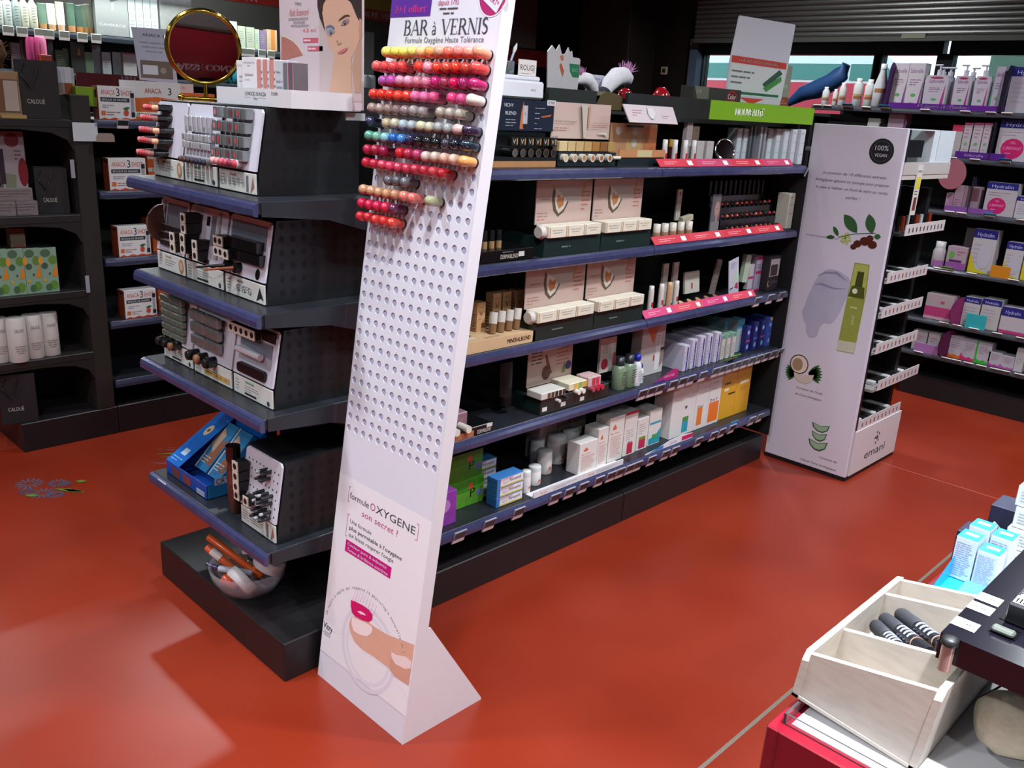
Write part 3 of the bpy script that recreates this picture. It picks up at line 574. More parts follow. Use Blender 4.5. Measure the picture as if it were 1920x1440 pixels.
# ---------- shelf 5 (lowest)
z = SZ[4]; k = 4
gops = [('r', 0, 1, .55, 1, M('3C8420', .4, nz=.5, sc=60)), ('t', 'P', .8, .3, .35, '10180C', .09), ('r', .72, .8, .62, .85, 'B85030'), ('c', .92, .4, .05, '5A6AA0'), ('c', .3, .5, .09, 'A8C038', .3), ('t', 'lus', .12, .45, .25, '3A2A6A', .2)]
carton('tissue_box', 'green box with letter P, upper of two at left end of bottom shelf', 'box', (Xs(855, k, 1.99) - .03, 1.97, z + .098), .25, .12, .095, M('4C8C2A', .4, nz=.3, sc=50), gops, group='green boxes on the bottom shelf')
carton('tissue_box', 'green box with letter P, lower of two at left end of bottom shelf', 'box', (Xs(857, k, 1.99) - .03, 1.965, z), .25, .12, .097, M('58962E', .4, nz=.3, sc=50), gops, group='green boxes on the bottom shelf')
carton('tissue_box', 'purple box in front of the green boxes on bottom shelf', 'box', (Xs(822, k, 1.91), 1.90, z), .13, .05, .115, M('8A3AA0', .4, nz=.4, sc=40), [('c', .6, .6, .2, 'B07AC0', .2), ('c', .3, .4, .2, '7A2A90', .2)])
rops = [('r', .12, .99, .06, .94, 'E4E2E6'), ('r', .12, .99, .06, .2, 'D8C040'), ('r', .12, .6, .7, .94, 'D8B0B4'), ('t', 'Revamil', .68, .45, .32, '2A2A3A', .42), ('l', .2, .5, .35, .6, 2, 'A0A0B0')]
rl = [('r', .04, .96, .08, .5, '2E6AA8'), ('r', .04, .96, .54, .94, '2E6AA8')]
RW, RD, RH = .125, .16, .034; rx = Xs(951, k, 1.90); i = 0
for row, (dx, dy, n_) in enumerate(((0, 0, 3), (-.045, .055, 4))):
    for q in range(n_):
        pos = ['lowest', 'second', 'third', 'topmost'][q]
        carton('cream_box', '%s blue and white cream box in %s stack beside the jars' % (pos, ('front', 'rear')[row]), 'box', (rx + dx, 1.89 + dy + .17 * row * .2, z + q * (RH + .0006)), RW, .05 if row == 0 else RD, RH, M('3A78B8', .4, nz=.05), rops, group='blue and white cream boxes', lops=rl)
jar = lambda r, h: [(r * .94, 0), (r, .004), (r, h * .72), (r * .93, h * .76)]
jcap = lambda r, h: [(r * .98, h * .76), (r * .98, h * .95), (r * .9, h), (0, h)]
for n_, (px, yd, r, h, lab) in enumerate(((985, 1.905, .017, .082, 'smallest white pill jar next to the cream boxes'), (1001, 1.93, .024, .07, 'small white jar with orange drop, left end of jar group'), (1019, 1.975, .030, .088, 'middle-sized white jar with orange drop at front of jar group'), (1041, 2.01, .037, .108, 'large white jar in the centre of the jar group'), (1067, 2.00, .035, .118, 'large white jar with orange drop at right of jar group'), (1005, 2.06, .028, .092, 'white jar with lid standing second row of jar group'), (1028, 2.13, .036, .13, 'tallest white jar at the back of jar group'), (1074, 2.10, .022, .12, 'narrow white bottle behind the right large jar'))):
    bottle('supplement_jar', lab, 'jar', (Xp(px, yd + r, z), yd + r, z), jar(r, h), 'E0DAD8', jcap(r, h), 'D8DAD8', [('d', .32, .5, 1.3, 'D06A50'), ('t', 'Bi-Oil', .2, .07, 'D06A50', r * .9)], group='white supplement jars', capname='lid', n=18)
b = MB(); b.box(0, .50, 0, .004, 0, .022, M('D8D6DA', .35)); b.box(0, .50, .004, .04, 0, .003, M('D8D6DA', .35))
for i in range(2): b.text('Bi-Oil', .05 + i * .26, .006, .008, M('D06A50'), -.0004, w=.03)
b.lines(.1, .24, .005, .016, 2, GREYINK, -.0004); b.lines(.34, .48, .005, .016, 2, GREYINK, -.0004)
tag(b.build('shelf_strip', None, (Xs(1000, k, 1.866), 1.864, z), 0), 'white printed strip along the front of the bottom shelf below jars', 'shelf strip')
bi = lambda: [droplet(.35, .72, .28, .13, 'D0664C'), ('t', 'Bi-Oil', .38, .62, .035, 'D0664C', .5), ('l', .12, .85, .08, .58, 12, 'C89084')]
red = [('r', .3, .75, .03, .28, 'C02848'), ('t', 'BI', .52, .27, .05, '803040', .3), ('l', .15, .8, .35, .6, 5, 'B8A8A8'), ('r', .0, 1, .94, 1, 'B83040')]
BX = [(1083, 1117, 822, bi(), 'short white oil box with orange drop, frontmost', .06), (1117, 1136, 797, bi(), 'white oil box with orange drop behind the short one', .07), (1137, 1165, 775, bi(), 'tall white oil box with orange drop in the middle', .07), (1166, 1190, 765, red, 'tall white box with crimson panel and red top edge', .08),
      (1191, 1212, 778, [('r', .2, .8, .05, .35, 'B83050'), ('r', .2, .8, .33, .42, '7A8A30'), ('l', .15, .85, .5, .85, 5, 'B0A8A8')], 'white box with crimson and olive panel', .08), (1213, 1236, 762, [('r', .05, .95, .6, .66, '2E9AB0'), ('p', [(.05, .03), (.98, .03), (.98, .45), (.6, .25), (.05, .2)], '2A98B0'), ('r', .3, .8, .18, .3, '4A9A60')], 'white box with teal and green diagonal panel', .08)]
for n_, (a, c, top, ops, lab, dd) in enumerate(BX):
    yf = 1.90 + .004 * n_; xa, xb = Xs(a, k, yf), Xs(c, k, yf); hh = Zp(top + 6, (xa + xb) / 2, yf) - z
    carton('skincare_box', lab + ', bottom shelf', 'box', ((xa + xb) / 2, yf, z), xb - xa - .002, dd, min(hh, .215), 'DAD4D0', ops, group='white skincare boxes on the bottom shelf')
    if n_ in (0, 1, 2):
        carton('skincare_box', ('rear white box behind ' + lab)[:90].replace('white oil box ', 'box '), 'box', ((xa + xb) / 2 - .02, 2.085, z), xb - xa - .002, .07, min(hh + .03, .235), 'C4C0BC', [('r', 0, 1, .94, 1, 'B05048')], group='white skincare boxes on the bottom shelf')
BX2 = [(1253, 1298, 760, .09, [('r', .5, .75, .05, .3, '2A98B0'), ('r', .5, .75, .27, .36, '4A8A40'), ('c', .6, .55, .05, '50545C', .03)], 'pale wide box with small teal panel', .225), (1298, 1322, 750, .08, [('r', .2, .6, .08, .42, 'D87830'), ('t', 'Dol', .4, .42, .05, '404040', .4)], 'white box with narrow orange panel', .235), (1322, 1345, 715, .09, [('r', .1, .9, .05, .4, 'E07020'), ('t', '2x1', .4, .42, .05, '303038', .6), ('l', .2, .9, .6, .9, 3, 'C0B8B8')], 'tall white box with bright orange panel', .26)]
for n_, (a, c, top, dd, ops, lab, hmax) in enumerate(BX2):
    yf = 1.91; xa, xb = Xs(a, k, yf), Xs(c, k, yf)
    carton('skincare_box', lab + ', bottom shelf', 'box', ((xa + xb) / 2, yf, z), xb - xa - .002, dd, hmax, 'D6D2D0', ops, group='white skincare boxes on the bottom shelf')
xa, xb = Xs(1345, k, 1.915), Xs(1400, k, 1.915)
for n_, (lab, ops) in enumerate((('left yellow carton with white label patches, right end of bottom shelf', [('r', .2, .6, .62, .65, '3A3020'), ('r', .2, .55, .78, .82, 'E8D8B0'), ('r', .2, .5, .5, .55, 'E8D8B0'), ('r', .5, .95, .42, .45, '3A3020')]), ('right yellow carton with single white label, right end of bottom shelf', [('r', .25, .85, .55, .6, 'E8DCC0'), ('l', .3, .7, .42, .5, 2, '9A6A10')]))):
    carton('yellow_carton', lab, 'box', (xa + (xb - xa) * (.25 + .5 * n_), 1.915, z), (xb - xa) / 2 - .002, .12, .262, M('D09A20', .4, nz=.06), ops, group='yellow cartons')
b = MB(); b.prism([(0, 0), (.33, 0), (.33, .022), (.26, .03), (.17, .026), (.08, .01), (0, .004)], 0, .002, P('D8D8E0')); b.shape([(.02, .002), (.12, .002), (.12, .018), (.05, .008)], P('2A7AC0'), -.0004); b.rect(.25, .33, .004, .022, P('C02060'), -.0004); b.text('SVR', .19, .006, .011, P('8A90B8'), -.0004, w=.05)
tag(b.build('shelf_strip', None, (Xs(1209, k, 1.864), 1.862, z + .002)), 'curved strip in blue, white and pink on the bottom shelf edge', 'shelf strip')
tagpx = [(862, 1005), (918, 980), (973, 955), (1041, 930), (1068, 915), (1094, 905), (1124, 890), (1146, 882), (1163, 874), (1181, 866), (1196, 860), (1222, 852), (1248, 843), (1266, 835), (1310, 820), (1338, 810), (1354, 803), (1373, 795), (1410, 780), (1425, 775)]
for i, (px, py) in enumerate(tagpx):
    x = Xp(px, 1.852, z - .012); price_tag('electronic price tag, %s on the bottom shelf of the long gondola' % nth(i, len(tagpx)), (x, 1.849, z - .002), 0, 'price tags on the bottom shelf', clip='3A90C8' if i == 17 else None)
# ---------- shelf 4
k = 3; z = SZ[3]
tx = [1205, 1222, 1238, 1262, 1280, 1296, 1318] + [1342 + 13.6 * i for i in range(10)]
for i, px in enumerate(tx): price_tag('electronic price tag, %s on the fourth shelf of the long gondola' % nth(i, len(tx)), (Xp(px, 1.852, z - .012), 1.849, z - .002), 0, 'price tags on the fourth shelf')
def tester(name, label, x0, x1, yf, z, dark, topb, front, parts): pass
# foundation tester: black stand, pink card
t = empty('foundation_tester', (Xs(890, k, 1.87), 1.87, z), 0, 'black foundation tester with tall pink card, left end of fourth shelf', 'tester stand')
b = MB(); b.box(-.16, .075, 0, .13, 0, .03, M('101012', .3), .002); b.box(-.16, -.005, -.001, .05, .0, .02, M('B07050', .5)); b.text('DERMABLEND', .04, .004, .013, P('D8D4CC'), -.0006, w=.06); b.rect(.05, .075, .018, .03, P('D8D8D8'), -.0006); b.build('stand', t)
b = MB(); b.box(-.16, -.02, .06, .063, .055, .20, CARD); b.lines(-.12, -.04, .09, .18, 6, GREYINK, .0595); b.build('card', t)
b = MB(); b.box(-.16, -.055, .03, .10, .03, .075, M('8A6878', .35), .003); b.box(-.052, -.005, .03, .10, .03, .075, M('8A6878', .35), .003); b.text('V', -.03, .045, .016, P('B09078'), .029); b.build('powder_box', t)
for i in range(3):
    g = MB(); g.T = Matrix.Translation((-.135 + i * .048, .0, .034)) @ Matrix.Rotation(math.pi / 2, 4, 'X') @ Matrix.Rotation(.0, 4, 'Y'); g.cyl(0, 0, -.04, .015, .012, M('DCD8CC', .4), 14); g.build('sample_tube', t)
tube_stand('body_cream_tube', 'large black cream tube with white print on the fourth shelf', 'tube', (Xs(945, k, 1.97), 1.97, z + .03), .06, .035, .15, '18181A', '101010', [('l', .2, .8, .3, .85, 12, 'A8A8A4')])
# green tester trays with pink card
t = empty('concealer_tester', (Xs(1055, k, 1.875), 1.875, z), 0, 'dark green tester stand under a wide pink card, fourth shelf', 'tester stand')
b = MB(); b.box(-.115, .13, 0, .14, 0, .055, GREEN, .002); b.box(.13, .25, .0, .14, 0, .05, GREEN, .002)
for dx in (-.095, .0, .1): b.rect(dx - .012, dx + .012, .012, .027, P('D8D8D4'), -.0006)
b.build('stand', t)
b = MB(); b.box(-.105, .125, .08, .083, .075, .235, CARD); b.lines(-.09, -.02, .15, .2, 4, INK, .0795); b.lines(.04, .11, .13, .21, 6, M('A06860'), .0795); b.shape([(-.02, .18), (-.012, .182), (.02, .11), (.0, .10)], P('6A4038'), .0795); b.disc(-.01, .115, .022, P('5A3028'), .0790, rz=.026); b.disc(.105, .125, .016, P('3A3070'), .0792); b.shape([(.07, .10), (.09, .10), (.085, .14)], P('58803A'), .0790); b.build('card', t)
b = MB(); b.box(-.125, -.005, -.01, .06, .058, .082, P('C8C4BC'), .002)
for i, c in enumerate(('6A4A3C', '52382E', '3A2A24', '2C2420', '48332A')): b.rect(-.095 + i * .019, -.08 + i * .019, .061, .079, P(c), -.0106)
b.build('shade_box', t)
b = MB(); b.box(.02, .115, -.005, .08, .062, .088, P('D8D0B8'), .002)
for i, c in enumerate(('D8A850', '8AA058', 'D0A048')): b.rect(.045 + i * .024, .066 + i * .024, .065, .086, P(c), -.0056)
b.build('shade_box', t)
b = MB(); b.box(.13, .2, .0, .06, .055, .09, P('C8A8A8'), .002); b.rect(.15, .168, .06, .085, P('C03040'), -.001); b.rect(.172, .19, .06, .085, P('C83050'), -.001); b.build('shade_box', t)
for i, (dx, dz, c) in enumerate(((.06, .055, 'E0DCD4'), (.085, .055, 'E0DCD4'), (.14, .05, 'A04858'), (.165, .05, 'B02840'), (.19, .05, 'B82844'), (.0, .048, '3A3436'), (-.04, .043, 'C8C4C0'))):
    g = MB(); g.T = Matrix.Translation((dx, .0, dz)) @ Matrix.Rotation(math.pi / 2, 4, 'X'); g.cyl(0, 0, -.03, .02, .009 if i < 5 else .006, M(c, .3), 12); g.build('sample_tube', t)
carton('floral_card', 'white card with red and pink flowers standing on green tester', 'card', (Xs(1135, k, 1.96), 1.96, z + .055), .092, .012, .135, 'D4CCC8', [('c', .3, .25, .22, 'B83A50', .16), ('c', .9, .35, .12, 'C05A60', .2), ('c', .7, .85, .14, 'C08088', .08), ('l', .12, .55, .55, .85, 5, '808080'), ('p', [(.5, .9), (.85, .98), (.8, .3), (.65, .6)], 'E4E0DC')])
for i, px in enumerate((1160, 1178)):
    bottle('lotion_bottle', '%s sage green bottle with dark cap, fourth shelf' % ('left', 'right')[i], 'bottle', (Xs(px, k, 1.905), 1.91, z), [(.025, 0), (.027, .004), (.027, .085), (.016, .094)], M('6E8068', .3, nz=.1, coat=.4), [(.018, .092), (.018, .125), (0, .126)], '20242A', [('l', .2, .8, 6, '4A5848')], group='sage green bottles')
bottle('cream_bottle', 'white bottle with bright blue clover cap', 'bottle', (Xs(1191, k, 1.90), 1.90, z), [(.017, 0), (.018, .005), (.018, .07), (.015, .085), (.008, .095)], 'CFD0D6', [(.006, .095), (.012, .1), (.014, .11), (.010, .122), (0, .124)], '1A2A98', [('b', .15, .7, 'D8D8DC'), ('l', .2, .65, 5, '9090A0')])
bottle('cream_bottle', 'short white bottle beside the blue-capped bottle', 'bottle', (Xs(1202, k, 1.90), 1.91, z), [(.014, 0), (.0145, .005), (.0145, .05), (.010, .06)], 'D0D2D6', [(.009, .06), (.009, .075), (0, .077)], '1E2E90', [('l', .2, .7, 4, '8890A0')])
o = carton('brochure_stand', 'tall white and orange product display card on the fourth shelf', 'card', (Xs(1219, k, 1.95), 1.95, z), .155, .05, .232, 'C4BEBC', [('p', [(.2, .82), (.5, .55), (.62, .78), (.85, .9), (.7, 1), (.2, 1)], 'C86A30'), ('r', .62, .82, .06, .72, 'DCD8DC'), ('l', .66, .78, .5, .7, 5, '808088'), ('p', [(.85, .1), (1, .2), (1, .42), (.85, .4)], '8A7A6C'), ('r', .85, 1, .4, .45, '2A2624'), ('r', .55, .6, .24, .34, 'A84030')], group=None)
b = MB(); b.prism([(0, 0), (.16, 0), (.16, .035), (.13, .04), (.06, .02), (0, .006)], 0, .002, P('A8246C')); b.text('ANTI-ÂGE', .1, .012, .01, P('E0B0D0'), -.0005, w=.07); b.rect(0, .07, .001, .008, P('4A3A88'), -.0005)
tag(b.build('shelf_strip', None, (Xs(1225, k, 1.863), 1.861, z)), 'magenta and violet shelf strip below the white boxes, fourth shelf', 'shelf strip')
for i in range(5):
    xx = Xs(1282 + i * 14.5, k, 1.90)
    carton('hand_cream_box', 'white box with violet stripe, %s of five upright in a row' % nth(i, 5), 'box', (xx, 1.895 + .002 * (i % 2), z), .036, .15, .108 + .01 * min(i, 1) + .006 * min(i, 2), 'BDB8CC', [('r', .55, .8, .0, .92, '3A2E84'), ('t', 'NEUTRO', .68, .45, .14, 'C0BCD8', .7, 1.57), ('l', .08, .45, .2, .8, 6, '9894A8')], group='white violet-striped boxes')
for i in range(4):
    carton('stick_box', 'white-green slim box, %s of four behind the violet-striped row' % nth(i, 4), 'box', (Xs(1341 + i * 10, k, 1.905), 1.90, z), .026, .18, .108, 'B8B0B0', [('l', .1, .9, .15, .6, 6, 'A07880'), ('r', 0, 1, .86, 1, '4A9078')], group='white-green slim boxes', top='6AA890')
for i in range(3):
    carton('patch_box', 'pale blue box, %s of three in the rear row' % nth(i, 3), 'box', (Xs(1383 - i * 16, k, 1.93 + .03 * i), 1.93 + .05 * i, z), .055, .09, .15, '8AA4AC', [('r', 0, 1, .72, 1, '3A90B0'), ('l', .1, .9, .1, .6, 5, 'B8A0A0')], group='pale blue boxes', top='4A98B8')
o = price_tag('price tag in a bright green clip, tilted on the fourth shelf edge', (Xp(1376, 1.852, z + .02), 1.85, z + .022), 0, None, tilt=.9, clip='58B028')
for i, (px, hh, c) in enumerate(((1397, .12, '1C1E5C'), (1411, .13, '202468'), (1424, .13, '1E2260'), (1437, .135, '3A50A0'), (1449, .14, '34489A'), (1459, .13, '2A3C90'))):
    carton('blue_box', 'dark blue box, %s of six at right end of fourth shelf' % nth(i, 6), 'box', (Xs(px, k, 1.91), 1.905, z), .034, .16, hh, c, [('c', .5, .75, .3, '5A7AC8', .1), ('c', .5, .75, .2, 'A8B8E0', .05), ('r', .0, 1, .4, .45, ('A03A80', '3A6AC0')[i % 2]), ('c', .5, .2, .28, '7A90C8', .09), ('r', .3, .9, .9, 1, ('2A3A80', 'B8A040')[i > 2])], group='dark blue boxes')
# ---------- pink boards with coconut powder, shelves 2 and 3
def powder_display(label, x0, x1, z, yf=1.872):
    w = x1 - x0; t = empty('powder_display', ((x0 + x1) / 2, yf, z), 0, label, 'tester stand', 'powder displays with coconut boards')
    b = MB(); b.prism([(-w / 2, 0), (w / 2, 0), (w / 2 - .003, .058), (-w / 2 + .003, .058)], 0, .2, GREEN); b.lines(-w * .2, w * .1, .02, .035, 1, P('607068'), -.0006); b.build('stand', t)
    b = MB(); b.box(-w / 2 + .006, w / 2 - .004, .05, .053, .095, .232, CARD)
    cx = .008; b.T = Matrix.Translation((.018, 0, .175)) @ Matrix.Scale(1.28, 4) @ Matrix.Translation((-.008, 0, -.172)); b.T = Matrix.Translation((0, -.0138, 0)) @ b.T
    b.shape([(cx - .055, .196), (cx - .048, .205), (cx + .0, .205), (cx + .045, .192), (cx + .052, .212), (cx + .062, .215), (cx + .058, .195), (cx + .035, .165), (cx + .018, .160), (cx - .005, .162)], P('B0A8A0'), .0495)
    b.shape([(cx - .058, .202), (cx - .062, .17), (cx - .054, .142), (cx - .036, .126), (cx - .014, .138), (cx + .002, .162), (cx - .02, .175), (cx - .05, .19)], P('5C4A3E'), .0493)
    b.shape([(cx - .050, .198), (cx - .052, .17), (cx - .045, .146), (cx - .034, .134), (cx - .016, .145), (cx - .004, .164), (cx - .02, .18)], P('C8C0B4'), .0490)
    b.shape([(cx - .040, .182), (cx - .044, .162), (cx - .034, .146), (cx - .018, .155), (cx - .016, .178), (cx - .028, .172)], P('B07448'), .0487)
    b.shape([(cx + .05, .17), (cx + .058, .21), (cx + .066, .212), (cx + .062, .19)], P('B88A58'), .0487)
    b.T = I4; b.text("L'instant de lait", -w * .33, .172, .006, INK, .0495, w=.05); b.lines(-w * .45, -w * .25, .105, .135, 3, P('A07068'), .0495); b.lines(w * .30, w * .46, .13, .2, 5, P('B06860'), .0495); b.rect(w * .38, w * .47, .222, .229, P('A09890'), .0494)
    b.build('board', t)
    n = 3; cw = (w - .02) / n
    for i in range(n):
        g = MB(); g.box(-w / 2 + .008 + i * cw, -w / 2 + .004 + (i + 1) * cw, -.012, .045, .06, .097, CREAM, .0015); g.rect(-w / 2 + .011 + i * cw, -w / 2 + .014 + i * cw, .062, .095, P('A87848'), -.0124); g.lines(-w / 2 + .02 + i * cw, -w / 2 - .008 + (i + 1) * cw, .072, .088, 2, P('A09C90'), -.0124, al='c'); g.build('powder_box', t)
    return t
for (k, pxs, nm) in ((1, (1018, 1124, 1224), 'second'), (2, (998, 1111, 1209), 'third')):
    a, c, d_ = [min(Xs(p, k, 1.872), 2.616) for p in pxs]
    powder_display('left pink coconut board over three cream boxes on the %s shelf' % nm, a, c, SZ[k]); powder_display('right pink coconut board over three cream boxes on the %s shelf' % nm, c + .002, d_, SZ[k])
    g = MB(); g.lathe([(.018, -.012), (.024, 0), (.018, .012), (.008, .016)], M('C8C0B8', .6, bump=.6, sc=200), n=12); tag(g.build('powder_puff', None, (a - .004, 1.885, SZ[k] + .078), 0, (0, math.pi / 2, 0)), 'fluffy pale powder puff left of the %s shelf coconut boards' % nm, 'powder puff')
# strips with prices, shelves 1-3
def strip(x0, x1, z, c1, c2, label, tl=.022):
    b = MB(); n = 4; L = x1 - x0; b.T = Matrix.Translation((0, 0, .0)) @ Matrix.Rotation(-.7, 4, 'X')
    for i in range(n): b.box(L * i / n, L * (i + 1) / n - .0005, 0, .0015, 0, tl + .012, P(c1 if i % 2 == 0 else c2)); b.lines(L * (i + .15) / n, L * (i + .6) / n, .008, .024, 2, P('E0A0A8'), -.0004); b.rect(L * (i + .75) / n, L * (i + .88) / n, .006, .026, P('D8D8D8'), -.0005)
    tag(b.build('shelf_strip', None, (x0, 1.864, z)), label, 'shelf strip')
strip(Xs(1238, 0, 1.864), Xs(1488, 0, 1.864), SZ[0], 'C02038', 'B8305C', 'red and pink printed strip on the top shelf edge', .022)
strip(Xs(1228, 1, 1.864), Xs(1470, 1, 1.864), SZ[1], 'BC1830', 'C02838', 'bright red printed strip on the second shelf edge', .022)
strip(Xs(1210, 2, 1.864), Xs(1418, 2, 1.864), SZ[2], 'C0306C', 'C83A50', 'hot pink printed strip on the third shelf edge', .022)
# ---------- shelf 3
k = 2; z = SZ[2]
t = empty('foundation_tester', (Xs(930, k, 1.872), 1.872, z), 0, 'pale wooden foundation tester block holding four sample bottles, third shelf', 'tester stand')
WD = M('D2B088', .5, nz=.08, sc=30)
xr = Xs(1003, k, 1.872) - Xs(930, k, 1.872)
b = MB(); b.prism([(-.22, 0), (xr, 0), (xr, .035), (-.22, .035)], 0, .12, WD); b.text('MINÉRALBLEND', xr - .075, .011, .014, P('4A2E20'), -.0006, w=.105, bold=.0006); b.T = Matrix.Translation((0, 0, .035)) @ Matrix.Rotation(-math.pi / 2, 4, 'X'); b.disc(-.06, .07, .012, P('6A4420'), -.0006, rz=.012); b.lines(-.03, .06, .012, .03, 2, P('8A6A48'), -.0006); b.rect(-.085, -.055, .03, .045, P('E0D8C8'), -.0006); b.build('block', t)
for i in range(4):
    g = MB(); dx = .028 + i * .036; g.T = Matrix.Translation((dx, .05, .035)) @ Matrix.Rotation(.18, 4, 'Y') @ Matrix.Rotation(-.12, 4, 'X'); g.cyl(0, 0, 0, .034, .0125, M('8A6848', .2, coat=.5), 14); o = g.build('sample_bottle', t); c = MB(); c.T = g.T; c.cyl(0, 0, .032, .068, .0134, M('D6D0C8', .3), 14); c.T = g.T @ Matrix.Translation((0, 0, .0682)) @ Matrix.Rotation(-math.pi / 2, 4, 'X'); c.text(str(('12', '42', '32', '22')[i]), 0, -.004, .008, P('5A6A90'), -.0003); c.build('cap', o)
for i, px in enumerate((900, 929, 948, 971)):
    yf = 1.985 if i else 1.96
    carton('foundation_box', 'tan foundation carton with letter V, %s of four, third shelf' % nth(i, 4), 'box', (Xs(px, k, yf), yf, z + .0), .036, .036, .145 if i else .13, 'CCA074', [('t', 'V', .5, .66, .13, '7A3420', .5), ('l', .2, .8, .56, .62, 1, '8A6040'), ('r', .55, 1, .36, .48, '7A4A28'), ('t', 'VICHY', .5, .86, .04, '8A5A38', .7)], group='tan foundation cartons', lops=[('l', .1, .9, .1, .8, 10, '8A6848')])
for i, (px, hh, c, sq) in enumerate(((1219, .085, 'CFC8C4', 1), (1238, .085, 'CFC8C4', 1), (1253, .085, 'C09A78', 0), (1266, .085, 'CFC8C4', 1))):
    bottle('concealer_tube', '%s %s concealer tube, %s of four, third shelf' % (('slim', 'beige' if not sq else 'white')[1], 'plain' if not sq else 'red-square', nth(i, 4)), 'tube', (Xs(px, k, 1.90 + .004 * i), 1.905 + .004 * i, z + .006), [(.0105, 0), (.011, .004), (.011, hh)], c, [(.0095, hh), (.0095, hh + .018), (0, hh + .019)], c, [('b', .28, .5, 'A82428', 240, 300)] if sq else (), group='concealer tubes')
for i, px in enumerate((1242, 1261)): carton('slim_card', 'tall slim white card, %s behind the third shelf concealer tubes' % ('left one', 'right one')[i], 'card', (Xs(px, k, 1.96), 1.96, z + .006), .034, .01, .165, 'B4ACA4', [('l', .2, .8, .7, .9, 3, 'A08880')], group='slim white cards')
carton('powder_card', 'wide white powder card with small red square, third shelf', 'card', (Xs(1296, k, 1.955), 1.955, z + .035), .105, .01, .088, 'BAB4AA', [('r', .42, .52, .2, .48, 'A02838'), ('l', .1, .9, .62, .85, 2, 'A09890')], rot=(-.12, 0, 0))
for i in range(5):
    g = MB(); g.lathe([(.0, .003), (.017, .003), (.018, 0), (.017, .0)], M('2A2220', .3), n=16, cap=False); g.lathe([(0, .0042), (.014, .0042)], M(('B09878', 'A88860', '9A7A50', '8A6038', '7A5030')[i], .6), n=16, cap=False)
    tag(g.build('powder_pan', None, (Xs(1276 + i * 16, k, 1.92), 1.92, z + .012), 0, (.5, 0, 0)), 'round powder sample pan, %s of five, third shelf' % nth(i, 5), 'powder pan', 'powder sample pans')
b = MB(); b.box(0, .55, .01, .2, 0, .007, M('141416', .3)); tag(b.build('tester_tray', None, (Xs(1212, k, 1.89), 1.875, z)), 'flat black tester tray under concealer tubes on the third shelf', 'tester tray')
carton('slim_card', 'grey-pink tilted card leaning behind the powder pans, third shelf', 'card', (Xs(1335, k, 1.96), 1.96, z + .01), .035, .01, .15, '8A7A78', [('l', .2, .8, .2, .8, 5, 'A89890')], rot=(0, .22, 0))
carton('glitter_card', 'tilted white eye-shadow card with foil swatches, third shelf', 'card', (Xs(1375, k, 1.90), 1.90, z + .012), .075, .004, .158, 'B4B4C4', [('p', [(.35, .5), (.75, .65), (.95, .35), (.6, .25)], 'A8C0B0'), ('p', [(.75, .7), (.9, .72), (1, .4), (.9, .4)], 'B8D0C0'), ('l', .2, .7, .75, .92, 3, '70709A'), ('p', [(.55, .2), (.9, .12), (.9, .28), (.7, .32)], 'A03058'), ('r', .08, .4, .2, .24, '484858')], rot=(0, -.22, 0))
for i, (px, c, hh, lab) in enumerate(((1393, 'A4B4A0', .12, 'pale green tilted box behind the eye-shadow card'), (1404, 'A8A0A8', .11, 'lilac box with magenta band beside the green one'))):
    carton('eyeshadow_box', lab + ', third shelf', 'box', (Xs(px, k, 1.93), 1.93, z + .012 + .035 * (1 - i)), .04, .02, hh, c, [('r', 0, 1, .42, .52, 'A02858')] if i else [('s', [(.4, .1), (.5, .9)], .001, '607060')], rot=(0, .12 * (1 - i), 0))
carton('eyeshadow_box', 'upright lilac box with magenta bands, third shelf right part', 'box', (Xs(1418, k, 1.925), 1.925, z), .055, .06, .155, '948CA0', [('r', 0, 1, .9, 1, '9A2850'), ('r', 0, 1, .5, .58, 'A02858'), ('r', 0, 1, .0, .06, 'A82860'), ('l', .1, .8, .65, .8, 2, '706880')])
carton('lash_box', 'black display box with lash photos, right end of third shelf', 'box', (Xs(1446, k, 1.89), 1.89, z), .10, .06, .155, '1C1A1E', [('r', .12, .92, .42, .92, 'A8A0A4'), ('r', .18, .78, .44, .76, M('3A2E2E', .6, nz=.7, sc=150)), ('t', 'NOVEXPERT', .6, .22, .07, '606068', .6), ('c', .14, .22, .12, 'A07050', .1), ('c', .18, .24, .08, '1C1A1E', .08)])
for i, px in enumerate((1421, 1445, 1466)): price_tag('electronic price tag, %s of three on the third shelf' % nth(i, 3), (Xp(px, 1.852, z - .008), 1.849, z + .0), 0, 'price tags on the third shelf')
# ---------- shelf 2
k = 1; z = SZ[1]
t = empty('foundation_tester', (Xs(950, k, 1.872), 1.872, z), 0, 'black foundation tester with four tan bottles, left end of second shelf', 'tester stand')
b = MB(); xr = Xs(1000, k, 1.872) - Xs(950, k, 1.872); b.box(-.16, xr, 0, .14, 0, .036, M('0C0C0E', .3), .002); b.text('DERMABLEND', .01, .009, .013, P('D0C8B8'), -.0006, w=.075); b.rect(.05, .075, .012, .027, P('D0D0D0'), -.0006); b.lines(-.02, .045, .026, .032, 1, GREYINK, -.0006); b.box(-.16, -.1, .06, .065, .036, .16, M('0E1014', .4)); b.text('V', -.12, .115, .022, P('4A6A60'), .0595); b.build('stand', t)
for i in range(4):
    g = MB(); g.cyl(-.085 + i * .030, .045, .036, .058, .010, M('A88860', .3), 12); o = g.build('sample_bottle', t); c = MB(); c.cyl(-.085 + i * .030, .045, .058, .09, .0095, BLACK, 12); c.build('cap', o)
